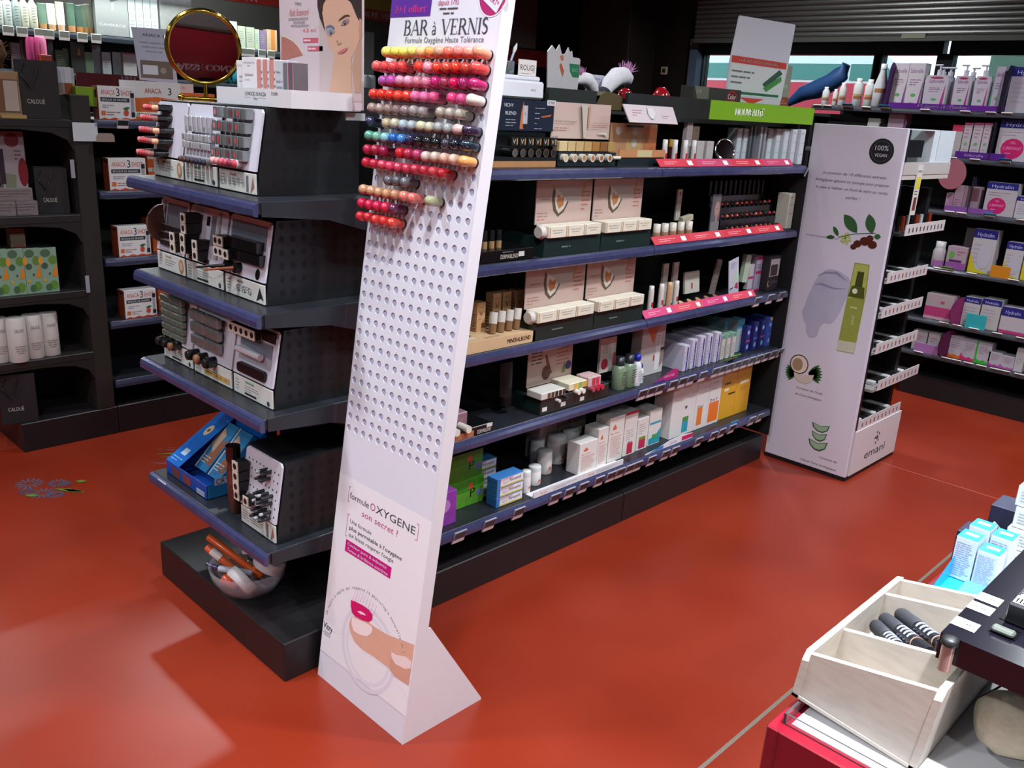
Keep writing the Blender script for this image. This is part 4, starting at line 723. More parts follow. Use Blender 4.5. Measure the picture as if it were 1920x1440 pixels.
for i in range(5):
    px = 1231 + i * 15.0; bottle('foundation_bottle', 'brown glass foundation bottle with white cap, %s of five, second shelf' % nth(i, 5), 'bottle', (Xs(px, k, 1.90), 1.905, z + .004), [(.0145, 0), (.015, .003), (.015, .032), (.013, .035)], M('8C6A50', .2, coat=.5), [(.0138, .034), (.0138, .064), (0, .065)], 'C8C0B4', group='foundation bottles with white caps')
carton('foundation_box', 'small tilted cream carton above the foundation bottles', 'box', (Xs(1287, k, 1.94), 1.94, z + .06), .07, .02, .022, 'B0A890', [('l', .1, .9, .2, .8, 2, '888070')], rot=(0, -.15, 0))
carton('slim_card', 'slim white card with red print behind foundation bottles, second shelf', 'card', (Xs(1267, k, 1.98), 1.98, z + .06), .03, .008, .12, 'B0A498', [('r', .3, .7, .8, .92, '983030')])
carton('portrait_card', 'narrow card with a blurred face portrait on the second shelf', 'card', (Xs(1337, k, 1.93), 1.93, z + .006), .062, .006, .155, '5A5660', [('r', 0, 1, 0, .3, '7A7478'), ('c', .6, .62, .3, 'A08078', .22), ('p', [(.3, .72), (.35, .9), (.8, .92), (.92, .75), (.75, .82), (.5, .8)], '6E5C54'), ('r', .48, .72, .28, .45, '987870'), ('s', [(.52, .47), (.68, .47)], .002, '7A3A3A'), ('c', .5, .64, .045, '3A3030', .012), ('c', .72, .64, .045, '3A3030', .012), ('s', [(.6, .62), (.62, .54)], .001, '8A6860')])
t = empty('lipstick_rack', (Xs(1410, k, 1.90), 1.90, z), 0, 'black acrylic rack filled with lipsticks on the second shelf', 'tester stand')
xl, xr = Xs(1360, k, 1.9) - Xs(1410, k, 1.9), Xs(1462, k, 1.9) - Xs(1410, k, 1.9)
b = MB()
for j, (y0, zz) in enumerate(((0, .01), (.03, .055), (.06, .10), (.09, .145))): b.box(xl, xr, y0, y0 + .03, 0, zz, M('161418', .25, coat=.4), .001)
b.build('rack', t)
lc = ['C0503A', 'B84040', 'C87050', '702838', '8A3A30', 'B03038']
for j in range(4):
    nn = 12
    for i in range(nn):
        g = MB(); x = xl + .012 + (xr - xl - .024) * i / (nn - 1); y0, zz = ((0, .01), (.03, .055), (.06, .10), (.09, .145))[j]
        if j == 3: g.cyl(x, y0 + .015, zz, zz + .06, .0065, M('3A3A42', .2, me=.6), 8)
        else: g.cyl(x, y0 + .014, zz, zz + .016, .0068, M('1A1A1E', .25), 8); g.T = Matrix.Translation((x, y0 + .007, zz + .012)) @ Matrix.Rotation(.9, 4, 'X'); g.cyl(0, 0, 0, .008, .006, M(lc[(i * 5 + j * 3) % 6] if (i + j) % 5 else '26262C', .4), 8)
        g.build('lipstick', t)
carton('bevelled_box', 'tall white box with cut corners at the right end of second shelf', 'box', (Xs(1476, k, 1.89), 1.885, z), .05, .06, .155, 'B8B4A8', [('r', .1, .9, .68, .69, '50504C'), ('r', .1, .9, .42, .43, '50504C'), ('l', .2, .8, .85, .92, 1, '70706C')], bev=.003)

def kids(lab): return [o for o in COL.objects if o.get('label', '') == lab][0]
promote(kids('black foundation tester with tall pink card, left end of fourth shelf'), ['sample_tube'], 'lying on black tester, fourth shelf', 'sample tube')
promote(kids('dark green tester stand under a wide pink card, fourth shelf'), ['sample_tube'], 'lying on green tester, fourth shelf', 'sample tube')
promote(kids('pale wooden foundation tester block holding four sample bottles, third shelf'), ['sample_bottle'], 'standing in pale wooden block', 'sample bottle')
promote(kids('black foundation tester with four tan bottles, left end of second shelf'), ['sample_bottle'], 'standing in black tester, second shelf', 'sample bottle')
for o in [o for o in COL.objects if o.get('group') == 'powder displays with coconut boards']:
    promote(o, ['powder_box'], 'below ' + ' '.join(o['label'].split()[:4]) + (', second shelf' if 'second' in o['label'] else ', third shelf'), 'powder box')
o = kids('black acrylic rack filled with lipsticks on the second shelf'); ch = [c for c in o.children if c.name.startswith('lipstick')]
for i, c in enumerate(ch):
    c.parent = None; c.location = o.location; tag(c, '%s lipstick, %s step up of black rack, second shelf' % (nth(i % 12, 12), ORD[i // 12]), 'lipstick', 'lipsticks in the black rack')
# ================================================================ END-CAP MAKE-UP UNITS
ER = -math.pi / 2
ACR = M('CDCBD8', .2, nz=.03, coat=.4); LBL = M('CFCDC8', .4, nz=.05, sc=60); UB = M('15171A', .4, nz=.1); MIRG = M('70727E', .15, nz=.1, coat=.4); SIL = M('8E9294', .22, me=.55, nz=.3, sc=60, bump=.5)
def unit(label, xf, yl, yr, z, H, widths, D=.30):
    w = yl - yr; u = empty('makeup_unit', (xf, yl, z), ER, label, 'tester stand')
    b = MB(); lean = .028
    b.add([(x, y, zz) for x in (.0, w) for (y, zz) in ((0, 0), (D, 0), (D, H + .004), (lean + .004, H + .004), (.004, .056))], [(0, 1, 2, 3, 4), (9, 8, 7, 6, 5)] + [(i, i + 5, (i + 1) % 5 + 5, (i + 1) % 5) for i in range(5)], UB)
    b.T = Matrix.Translation((w + .0006, 0, 0)) @ Matrix.Rotation(math.pi / 2, 4, 'Z')
    for i in range(8):
        for j in range(6): b.disc(.045 + i * .032, .03 + j * .034, .007, M('030303', .6), 0, n=10, rz=.009)
    b.build('housing', u)
    mods = []; x = 0
    for k, f in enumerate(widths):
        x0, x1 = x + .006, x + f * w - .004; x += f * w
        T = Matrix(((1, 0, 0, 0), (0, 1, lean / (H - .05), .001 - .058 * lean / (H - .05)), (0, 0, 1, 0), (0, 0, 0, 1)))
        p = MB(); p.T = T; p.prism([(x0, .058), (x1, .058), (x1, H - .008), (x1 - .008, H), (x0 + .008, H), (x0, H - .008)], -.006, 0, ACR)
        q = MB(); q.box(x0 + .001, x1 - .001, -.005, .0, .002, .052, LBL, .001)
        mods.append((x0, x1, T, p, q))
    return u, mods
def fin(u, mods):
    for x0, x1, T, p, q in mods: p.build('face_panel', u); q.build('label_panel', u)
def label_print(q, x0, x1, col, kind):
    w = x1 - x0; y = -.0055
    q.lines(x0 + .012, x0 + .035, .012, .045, 4, GREYINK, y); q.lines(x0 + w * .32, x0 + w * .66, .04, .046, 1, P(col), y, t=.9); q.lines(x0 + w * .3, x0 + w * .7, .016, .036, 3, GREYINK, y)
    if kind == 'oval': q.disc(x1 - .022, .026, .015, P('A87850'), y, rz=.021); q.disc(x1 - .022, .028, .009, P('C8A890'), y - .0002, rz=.013)
    if kind == 'eyes':
        for i in range(3): q.disc(x0 + w * (.34 + .15 * i), .02, .008, P('3A3A40'), y, rz=.005); q.disc(x0 + w * (.34 + .15 * i), .02, .004, P('C8C4C0'), y - .0002); q.stroke([(x0 + w * (.34 + .15 * i) - .01, .028), (x0 + w * (.34 + .15 * i), .032), (x0 + w * (.34 + .15 * i) + .01, .028)], .0015, P('3A3A40'), y)
        q.shape([(x1 - .04, .006), (x1 - .022, .044), (x1 - .004, .012), (x1 - .02, .016)], P('26262A'), y)
    if kind == 'bar': q.rect(x0 + w * .3, x0 + w * .6, .008, .014, P('2A2A2E'), y); q.disc(x1 - .02, .012, .007, P('3A3A44'), y)
    if kind == 'gold': q.rect(x0 + w * .28, x1 - .012, .01, .026, P('C09A58'), y); [q.disc(x0 + w * (.36 + .12 * i), .018, .003, P('7A5A30'), y - .0002) for i in range(5)]
    if kind == 'side': q.rect(x1 - .045, x1 - .034, .006, .046, P('6A6A70'), y); q.shape([(x1 - .025, .004), (x1 - .012, .046), (x1 - .006, .02)], P('9A6A60'), y)
def U2W(u, x, y, z):  # local unit point to world
    return (u.location.x + y, u.location.y - x, u.location.z + z)
def sticks(u, nm, labels, cat, group, items, capc='101012'):
    for (x, z, c, L, r), lab in zip(items, labels):
        b = MB(); b.T = Matrix.Rotation(math.pi / 2, 4, 'X'); b.cyl(0, 0, 0, L * .75, r, M(capc, .2, coat=.5), 10); b.lathe([(r * .86, L * .75), (r * .86, L * .93), (r * .8, L * .97), (0, L)], M(c, .35), n=10)
        o = b.build(nm, None, U2W(u, x, .0 + .028 * (z - .058) / .15, z), ER); tag(o, lab, cat, group)
# ---- shelf 1
u, md = unit('black three-part unit of lipsticks, clear boxes and lip gloss on the top end-cap shelf', 1.132, 2.572, 1.992, 1.306, .205, (.333, .333, .334))
for k in range(3):
    x0, x1, T, p, q = md[k]; label_print(q, x0, x1, ('808088', '4A8A6A', '9A6A6A')[k], ('oval', 'bar', 'side')[k])
x0, x1 = md[0][:2]
pal = ['C86870', 'B84A58', 'C04038', 'A05060', '946058', 'D8A888']
items = []; labs = []
for j, (zz, n_) in enumerate(((.188, 4), (.16, 5), (.128, 6), (.1, 6), (.066, 5))):
    for i in range(n_):
        items.append((x0 + .018 + i * .018 + (.012 if j == 0 else 0), zz, pal[i if n_ > 4 else (i, 1, 2, 5)[i]], .062, .0092)); labs.append('%s lipstick, %s row from top, left part of end-cap unit' % (nth(i, n_), ORD[j]))
sticks(u, 'lipstick', labs, 'lipstick', 'lipsticks in the end-cap unit', items)
x0, x1, T, p, q = md[1]
CL = M('B4B4BC', .2, nz=.1, coat=.5)
for j, zz in enumerate((.135, .112, .092)):
    n_ = (6, 8, 8)[j]
    for i in range(n_):
        b = MB(); b.box(-.0085, .0085, -.03 + .003 * i * (j == 0), .0, 0, (.04, .018, .018)[j], CL, .001); b.rect(-.006, .006, .003, .014, P(('9AA0A0', '7A8080', '9A9C98')[(i + j) % 3]), -.0305 + .003 * i * (j == 0))
        o = b.build('sample_box', None, U2W(u, x0 + .016 + i * .0195 + (.02 if j == 0 else 0), .018, zz), ER); tag(o, '%s clear sample box, %s row from top, middle part of end-cap unit' % (nth(i, n_), ORD[j]), 'sample box', 'clear sample boxes')
items = []; labs = []
for i in range(7): items.append((x0 + .02 + i * .022, .062, ('5A3A34', '4A3430', '3A2E34', '38323A', '2A2C3C', '24283C', '2A2A38')[i], .03, .0085)); labs.append('%s dark gloss tube in the lowest row, middle part of end-cap unit' % nth(i, 7))
sticks(u, 'gloss_tube', labs, 'lip gloss', 'dark gloss tubes', items, '6A6468')
x0, x1, T, p, q = md[2]
for j in range(4):
    for i in range(6):
        if i == 1 and j == 0: continue
        b = MB(); L = .026 - .003 * (i > 3); b.box(-.0115, .0115, -L, 0, 0, .026, SIL, .001)
        if i != 2 and i < 5: b.disc(0, .014, .006, P(('C07880', 'B04048', 'A83A48', '7A3440', 'B04A50')[i % 5]), -L - .0006, rz=.008)
        o = b.build('lip_gloss_box', None, U2W(u, x0 + .0 + i * .027, .018 - .004 * j, .178 - j * .033), ER); tag(o, '%s silver gloss box, %s row from top, right part of end-cap unit' % (nth(i, 6), ORD[j]), 'lip gloss box', 'silver gloss boxes')
items = []; labs = []
for i in range(6): items.append((x0 + .006 + i * .022, .072, ('D8A8A0', 'D88A90', 'C86070', 'C04A60', '8A3450', 'C04050')[i], .032, .0105)); labs.append('%s pink lip gloss in the lowest row, right part of end-cap unit' % nth(i, 6))
sticks(u, 'lip_gloss', labs, 'lip gloss', 'pink lip glosses', items, 'D0B8B8')
fin(u, md)
# ---- shelf 2
u, md = unit('black three-part unit of false nails, brushes and palettes on the second end-cap shelf', 1.127, 2.577, 1.957, 1.036, .208, (.30, .36, .34))
x0, x1, T, p, q = md[0]; label_print(q, x0, x1, 'A89878', 'oval')
p.rect(x0 + .045, x1 - .012, .118, .195, MIRG, -.0066); p.rect(x0 + .022, x0 + .034, .07, .2, P('8A8A94'), -.0066)
for j in range(3): p.box(x0 + .04, x1 - .012, -.018, -.006, .076 + j * .022, .09 + j * .022, M('2A2428', .2, nz=.5, sc=200, coat=.5), .002); p.rect(x0 + .045, x1 - .012, .0915 + j * .022, .0935 + j * .022, P('8A7058'), -.0186)
b = MB(); b.add([(0.0, -.05 * math.sin(t * .26) , .055 * math.cos(t * .26)) for t in range(13)] + [(.01, -.05 * math.sin(t * .26), .055 * math.cos(t * .26)) for t in range(13)], [(i, i + 1, 14 + i, 13 + i) for i in range(12)] + [tuple(range(13)), tuple(range(25, 12, -1))], M('5A4036', .25, nz=.4, sc=80))
tag(b.build('colour_fan', None, U2W(u, x0 + .03, .005, .135), ER), 'brown half-round nail colour fan at the left of second end-cap shelf', 'colour fan')
def cube(x, z, s, L, lab, body='18181A', y=-.002, n='brush_box', frame=None):
    b = MB(); b.box(-s / 2, s / 2, -L, 0, 0, s, M(body, .4), .001); b.box(-s / 2 - .0004, s / 2 + .0004, -L - .001, -L + .02 * (frame or .1), -.0004, s + .0004, P('D0C8BC')); b.disc(0, s / 2, s * .33, P('1C1C20'), -L - .0014, n=12)
    o = b.build(n, None, U2W(u, x, y + .01, z), ER); tag(o, lab, 'make-up box', 'small boxes with round black mark'); return o
x0, x1, T, p, q = md[1]; label_print(q, x0, x1, '5A8A6A', 'bar')
cubes = [(x0 + .062, .165, .045), (x0 + .062, .137, .045), (x0 + .022, .108, .06), (x0 + .022, .08, .06), (x0 + .052, .108, .045), (x0 + .052, .08, .045), (x0 + .112, .098, .04), (x0 + .112, .07, .04)]
for i, (x, zz, L) in enumerate(cubes): cube(x, zz, .0262, L, '%s dark make-up box with round mark, middle part of second end-cap unit' % ('upper left', 'second left', 'front upper', 'front lower', 'inner upper', 'inner lower', 'right upper', 'right lower')[i])
p.rect(x0 + .125, x0 + .15, .11, .19, MIRG, -.0068); p.box(x0 + .165, x0 + .178, -.012, -.006, .08, .2, M('A8AAA8', .2, nz=.3), .001); p.rect(x0 + .098, x0 + .116, .16, .185, P('1A1A1C'), -.0068); p.rect(x0 + .02, x0 + .135, .06, .072, M('26262A', .4, nz=.8, sc=200), -.0068); p.lines(x0 + .03, x0 + .12, .061, .071, 1, GREYINK, -.0072)
x0, x1, T, p, q = md[2]; label_print(q, x0, x1, '808080', 'eyes')
p.rect(x0 + .012, x1 - .012, .135, .195, MIRG, -.0066)
for i, (zz, xx) in enumerate(((.128, .0), (.098, .012))):
    b = MB(); b.box(-.075, .075, -.03, 0, 0, .028, M('131316', .25, coat=.3), .001); tag(b.build('makeup_palette', None, U2W(u, x0 + .105 + xx, .018, zz), ER), '%s long black palette, right part of second end-cap unit' % ('upper', 'lower')[i], 'palette', 'long black palettes')
for i, (xx, zz) in enumerate(((.0, .128), (.024, .128), (.0, .1), (.024, .1), (.05, .098))): cube(x0 + xx, zz, .0245, .035, 'small box with round mark, %s of five beside the black palettes, second end-cap unit' % ORD[i])
for i, (xx, zz, c) in enumerate(((.03, .078, '121214'), (.075, .078, '8A4A30'))):
    b = MB(); b.T = Matrix.Rotation(math.pi / 2, 4, 'X'); b.cyl(0, 0, 0, .03, .0135, BLACK, 14); b.T = I4; b.tube([(0, -.03, 0), (-.03, -.06, -.004), (-.07, -.075, -.012)], [.006, .0035, .003], M(c, .3))
    tag(b.build('makeup_brush', None, U2W(u, x0 + xx, .012, zz), ER), '%s make-up brush sticking out of the second end-cap unit' % ('black-handled', 'copper-handled')[i], 'brush', 'make-up brushes')
p.disc(x1 - .035, .075, .011, P('0A0A0C'), -.0068, rz=.014)
fin(u, md)
# ---- shelf 3
u, md = unit('black three-part unit of silver sachets and pouches on the third end-cap shelf', 1.122, 2.562, 1.925, .767, .205, (.31, .36, .33))
for k in range(3): x0, x1, T, p, q = md[k]; label_print(q, x0, x1, ('8A7A50', '8A7A50', '5A9A70')[k], ('bar', 'gold', 'bar')[k])
x0, x1 = md[0][:2]; SG = M('7C8A80', .25, me=.4, nz=.35, sc=90, bump=.5)
for j in range(6):
    for i in range(2):
        b = MB(); b.box(-.034, .034, -.034, -.018, 0, .02, SG, .004); tag(b.build('sachet', None, U2W(u, x0 + .045 + i * .07, .02, .178 - j * .0215), ER), '%s grey-green sachet, %s row, left part of third end-cap unit' % (('left', 'right')[i], ORD[j]), 'sachet', 'grey-green sachets')
items = [(x0 + .03 + i * .04, .058 + .0 * i, '8A5A40' if i == 2 else '1A1A1C', .04, .014) for i in range(3)]; sticks(u, 'kabuki_brush', ['%s round black brush end below the grey-green sachets' % nth(i, 3) for i in range(3)], 'brush', 'black brush ends', items)
x0, x1 = md[1][:2]
for j in range(3):
    for i in range(2):
        b = MB(); b.box(-.04, .04, -.036, -.018, 0, .032, SIL, .005); tag(b.build('sachet', None, U2W(u, x0 + .045 + i * .084, .02, .158 - j * .036), ER), '%s silver sachet, %s row, middle part of third end-cap unit' % (('left', 'right')[i], ORD[j]), 'sachet', 'silver sachets')
items = [(x0 + .025 + i * .05, .058, '9A6A50' if i == 1 else '1A1A1C', .04, .016) for i in range(3)]; sticks(u, 'kabuki_brush', ['%s round black brush end below the silver sachets' % nth(i, 3) for i in range(3)], 'brush', 'black brush ends', items)
x0, x1, T, p, q = md[2]; p.rect(x0 + .02, x1 - .018, .10, .165, MIRG, -.0066); p.shape([(x0 + .02, .10), (x1 - .018, .10), (x1 - .018, .128), (x0 + .02, .14)], P('9A9AA6'), -.0068)
for i in range(5): cube(x0 + .012 + i * .027, .172, .025, .02, 'small box with round mark, %s of five along the top of third end-cap unit' % ORD[i])
b = MB(); b.box(-.03, .03, -.02, 0, 0, .026, BLACK, .001); tag(b.build('makeup_palette', None, U2W(u, x1 - .04, .03, .172), ER), 'short black box right of the five round-marked boxes, third end-cap unit', 'palette')
b = MB(); b.prism([(-.07, .005), (-.065, 0), (.065, 0), (.07, .005), (.07, .02), (.062, .026), (-.062, .026), (-.07, .02)], -.016, 0, M('141418', .4)); tag(b.build('brush_pouch', None, U2W(u, x0 + .1, .006, .068), ER), 'long black pouch in the white frame of the third end-cap unit', 'pouch')
b = MB(); b.T = Matrix.Rotation(math.pi / 2, 4, 'Y'); b.cyl(0, 0, -.06, .06, .009, M('C8C4CC', .5), 10); tag(b.build('cotton_roll', None, U2W(u, x0 + .09, -.006, .13), ER), 'white rolled cloth in the white frame of third end-cap unit', 'roll')
fin(u, md)
# ---- shelf 4
u, md = unit('black pencil unit with white perforated front on the lowest end-cap shelf', 1.112, 2.105, 1.912, .389, .225, (1.0,), .30)
x0, x1, T, p, q = md[0]; label_print(q, x0, x1, '808080', 'side'); label_print(q, x0 + .02, x1, '707070', 'x')
for i in range(9):
    for j in range(6): p.disc(x0 + .02 + i * .019, .075 + j * .024, .003, P('2A2A2C'), -.0064, n=6)
fin(u, md); items = []; labs = []
for j, zz in enumerate((.19, .172, .13, .11, .085, .068)):
    for i in range(3 if j > 1 else 2): items.append((x0 + .11 + i * .022, zz, ('9AA0A8', '26262A', '1A1A1E')[(i + j) % 3], .04, .0055)); labs.append('%s black pencil, %s row from top of the white perforated front' % (ORD[i], ORD[j]))
sticks(u, 'makeup_pencil', labs, 'pencil', 'pencils in the white perforated front', items)
for i in range(3): cube(x0 + .018, .165 - i * .03, .028, .035, 'black box with round white mark, %s of three at left of pencil unit' % ('top', 'middle', 'bottom')[i]); 
for i in range(2): cube(x0 + .01 + .05 * i, .075, .026, .03, 'pale box with round mark, %s of two low on pencil unit' % ('left', 'right')[i])
# blue hand-cream counter box
bb = empty('counter_box', (1.096, 2.545, .389), ER, 'bright blue open counter box with hand creams on the lowest end-cap shelf', 'counter box')
BL = M('1E68C0', .35, nz=.15, sc=20); BD = M('1848A0', .35, nz=.1)
b = MB(); w = .265; D = .2
b.box(0, w, 0, .002, 0, .045, BD); b.add([(0, 0, 0), (0, D, 0), (0, D, .17), (0, .03, .05), (0, 0, .045)], [(0, 1, 2, 3, 4)], BL); b.add([(w, 0, 0), (w, D, 0), (w, D, .17), (w, .03, .05), (w, 0, .045)], [(0, 1, 2, 3, 4)], M('2A84C8', .35, nz=.1)); b.box(0, w, D, D + .002, 0, .20, BL); b.box(0, w, 0, D, 0, .002, BD)
b.quad([(0, .0, .045), (.085, 0, .045), (.085, D, .17), (0, D, .17)], BL); b.rect(.04, .09, .005, .035, P('6A3A34'), -.0005); b.disc(.125, .02, .016, P('7A3A38'), -.0006); b.disc(.15, .02, .014, P('8A3A34'), -.0008); b.rect(.2, .25, .004, .02, P('B8C0D0'), -.0006); b.text('NUTRI', .225, .008, .008, BD, -.001, w=.04)
b.T = Matrix.Translation((w + .0006, .1, 0)) @ Matrix.Rotation(math.pi / 2, 4, 'Z'); b.text("L'EAU", -.045, .075, .02, P('A8C8E8'), 0, w=.06); b.rect(-.075, .0, .04, .062, P('C8D8E8'), -.0004); b.text('CRYO', -.04, .043, .016, BD, -.0008, w=.06)
b.T = Matrix.Translation((0, 0, .045)) @ Matrix.Rotation(math.atan2(.125, D), 4, 'X') @ Matrix.Rotation(-math.pi / 2, 4, 'X')
b.disc(.04, .15, .016, P('C8B8A0'), -.001, rz=.022); b.disc(.04, .15, .007, P('7A4A30'), -.0014); b.rect(.03, .06, .04, .065, P('B8CCE8'), -.001); b.lines(.01, .07, .01, .03, 2, P('8AB0E0'), -.001)
b.build('box', bb)
for i in range(2):
    g = MB(); g.T = Matrix.Translation((.105 + i * .085, .06, .03)) @ Matrix.Rotation(-.75, 4, 'X'); g.prism([(-.035, 0), (.035, 0), (.042, .17), (-.04, .17)], 0, .02, M('3A88C0', .35, nz=.2, sc=30)); g.shape([(-.02, .03), (.03, .02), (.035, .12), (.0, .10)], P('A06850'), -.0005); g.shape([(-.03, .09), (.0, .06), (.01, .13), (-.02, .15)], P('C8A890'), -.0007); g.lines(-.03, .02, .02, .05, 3, P('C8D8E8'), -.0008)
    g.rect(-.037, -.03, .0, .17, P('C8CCD0'), -.001)
    o = g.build('hand_cream_box', None, (bb.location.x, bb.location.y, bb.location.z), ER); tag(o, '%s hand cream carton tilted inside the blue counter box' % ('left', 'right')[i], 'box', 'tilted hand cream cartons')
for i in range(2):
    g = MB(); g.box(-.035, .035, 0, .05, 0, .2, M('241A70', .35, nz=.3, sc=30), .001); g.rect(-.03, .03, .02, .12, P('A8A0B8'), -.0005); g.lines(-.025, .025, .04, .1, 5, P('40407A'), -.0009)
    tag(g.build('hand_cream_box', None, (1.31 + .05 * i, 2.36 - .09 * i, .389), ER), '%s dark violet carton behind the blue counter box' % ('left', 'right')[i], 'box', 'dark violet cartons')
b = MB(); b.lathe([(.018, 0), (.02, .005), (.02, .135), (.016, .16)], M('4A2A20', .15, nz=.2, coat=.6), n=16); b.band(0, 0, .09, .135, .0205, P('6A3A2A')); o = b.build('brush_tube', None, (1.125, 2.165, .389), 0); tag(o, 'tall brown clear tube between blue box and pencil unit', 'tube'); c = MB(); c.cyl(0, 0, .16, .205, .0205, M('1A1012', .15, coat=.6), 16); c.build('cap', o)
price_tag('electronic price tag on the lowest end-cap shelf at its left end', (1.06, 2.50, .386), ER)
# ---- glass bowl on the plinth
B0 = (1.150, 2.150, .1215); BS = 1.36
b = MB(); gl = M('D8D8E0', .04, al=.16, coat=1, nz=0); b.T = Matrix.Scale(BS, 4); b.lathe([(.0, .0), (.03, .0), (.06, .018), (.078, .045), (.083, .07), (.080, .07), (.075, .046), (.057, .021), (.03, .004), (0, .004)], gl, n=32, cap=False); tag(b.build('glass_bowl', None, B0), 'round clear glass bowl of sample products on the end-cap plinth', 'bowl')
def puck(lab, dx, dy, z, rx, ry, r=.036, h=.026, col='CFC6C8'):
    b = MB(); r *= 1.3; h *= 1.3; dx *= BS; dy *= BS; z *= BS; b.lathe([(r * .92, -h / 2), (r, -h * .35), (r, h * .35), (r * .92, h / 2)], M(col, .4, nz=.03), n=24); b.T = Matrix.Translation((0, 0, h / 2 + .0006)) @ Matrix.Rotation(-math.pi / 2, 4, 'X'); b.text('TALIKA', 0, -.004, .007, INK, 0, w=.03); b.lines(-.01, .012, .006, .01, 1, GREYINK, 0)
    tag(b.build('cream_tin', None, (B0[0] + dx, B0[1] + dy, B0[2] + z), 0, (rx, ry, 1.9)), lab, 'tin', 'round white tins in the glass bowl')
puck('round white tin at the front of the glass bowl, lid facing out', -.03, -.025, .05, .9, -.5); puck('round white tin standing at the right of the glass bowl', .035, -.028, .07, .35, -.4); puck('round plain white tin leaning at the back of the bowl', .04, .035, .075, .5, .3, .032)
def stick(lab, p0, p1, r, col, capcol=None):
    b = MB(); a, c = Vector(p0) * 1.2, Vector(p1) * 1.2; r *= 1.25; b.tube([a, a.lerp(c, .04), c.lerp(a, .04), c], [r * .9, r, r, r * .6], M(col, .3, nz=.08, coat=.4), 10)
    if capcol: b.tube([a.lerp(c, .12), a.lerp(c, .34)], [r * 1.03, r * 1.03], M(capcol, .4, nz=.3, sc=200), 10)
    tag(b.build('sun_stick', None, B0), lab, 'stick', 'sticks in the glass bowl')
stick('long orange stick leaning over the left rim of the glass bowl', (-.04, .125, .115), (.03, -.01, .035), .009, 'C8501C'); stick('orange stick with white barcode label in the glass bowl', (-.055, .105, .10), (.0, .0, .03), .0095, 'CC5A2C', 'D8C8C4')
stick('small orange stick between the round tins', (.02, .01, .05), (.045, -.02, .08), .007, 'C85820'); stick('silver tube lying in front in the glass bowl', (-.055, .045, .065), (.0, -.02, .06), .008, 'A8ACB4'); stick('dark violet pencil under the orange sticks in the bowl', (-.075, .07, .075), (-.02, .0, .05), .005, '2C1E50'); stick('short orange tube low at the left inside the bowl', (-.055, .03, .045), (-.03, .0, .03), .012, 'C4441C')
# ---- on top of the end-cap: golden mirror, printed tray, poster
mr = empty('vanity_mirror', (1.22, 2.415, 1.5165), -.40, 'round gold-framed magnifying mirror on a stand on top of the end-cap', 'mirror')
GO = M('B89838', .16, me=1, nz=.1)
c = MB(); c.tube([(0, 0, .012), (0, 0, .05)], .006, GO, 10)
c.T = Matrix.Rotation(.12, 4, 'Z'); c.tube([(-.062, 0, .008), (.062, 0, .008)], .0045, GO, 8)
for sx in (-1, 1): c.T = Matrix.Rotation(.12, 4, 'Z') @ Matrix.Translation((sx * .066, 0, .009)); c.lathe([(0, -.009), (.006, -.007), (.009, 0), (.006, .007), (0, .009)], GO, n=12, cap=False)
c.build('stand', mr)
HT = Matrix.Translation((0.0, 0, .142)) @ Matrix.Rotation(.05, 4, 'X')
c = MB(); c.T = HT; R0 = .094
ring = [(R0 * math.cos(6.28319 * i / 48), 0, R0 * math.sin(6.28319 * i / 48)) for i in range(49)]
for rr, yy in ((.006, 0), (.0045, -.007), (.004, .008)):
    vs = []
    for i in range(48):
        a = 6.28319 * i / 48
        for j in range(8):
            g_ = 6.28319 * j / 8; R_ = R0 + rr * math.cos(g_) - (.0 if yy == 0 else .002); vs.append((R_ * math.cos(a), yy + rr * math.sin(g_), R_ * math.sin(a)))
    c.add(vs, [(i * 8 + j, i * 8 + (j + 1) % 8, ((i + 1) % 48) * 8 + (j + 1) % 8, ((i + 1) % 48) * 8 + j) for i in range(48) for j in range(8)], GO, True)
c.build('frame', mr)
c = MB(); c.T = HT; 
RCV = .80; nr, na = 8, 40; vs = [(0, -.001, 0)]
for j in range(1, nr + 1):
    rr = .0915 * j / nr
    for i in range(na): vs.append((rr * math.cos(6.28319 * i / na), -.001 - (RCV - math.sqrt(RCV * RCV - rr * rr)), rr * math.sin(6.28319 * i / na)))
c.add(vs, [(0, 1 + i, 1 + (i + 1) % na) for i in range(na)] + [(1 + (j - 1) * na + i, 1 + j * na + i, 1 + j * na + (i + 1) % na, 1 + (j - 1) * na + (i + 1) % na) for j in range(1, nr) for i in range(na)], M('E8E6E8', .015, me=1, nz=0), True)
c.disc(0, 0, .091, GO, .006, n=48); c.build('mirror_glass', mr)
# tray
tr = empty('counter_tray', (1.185, 2.285, 1.5175), ER, 'long white printed card tray on top of the end-cap', 'tray')
b = MB(); WT = M('DAD8DC', .4, nz=.02); b.box(0, .365, 0, .2, 0, .003, WT); b.box(0, .365, 0, .003, .003, .042, WT); b.box(.362, .365, .003, .2, .003, .042, WT); b.box(0, .003, .003, .2, .003, .042, WT)
b.text('LONGCILS BONCZA', .20, .024, .009, INK, -.0005, w=.10); b.rect(.145, .175, .019, .0195, INK, -.0005); b.text('Vitry', .2, .014, .007, INK, -.0005, w=.02); b.rect(.215, .25, .019, .0195, INK, -.0005); b.text('71090', .29, .027, .008, INK, -.0005, w=.03); b.build('tray', tr)
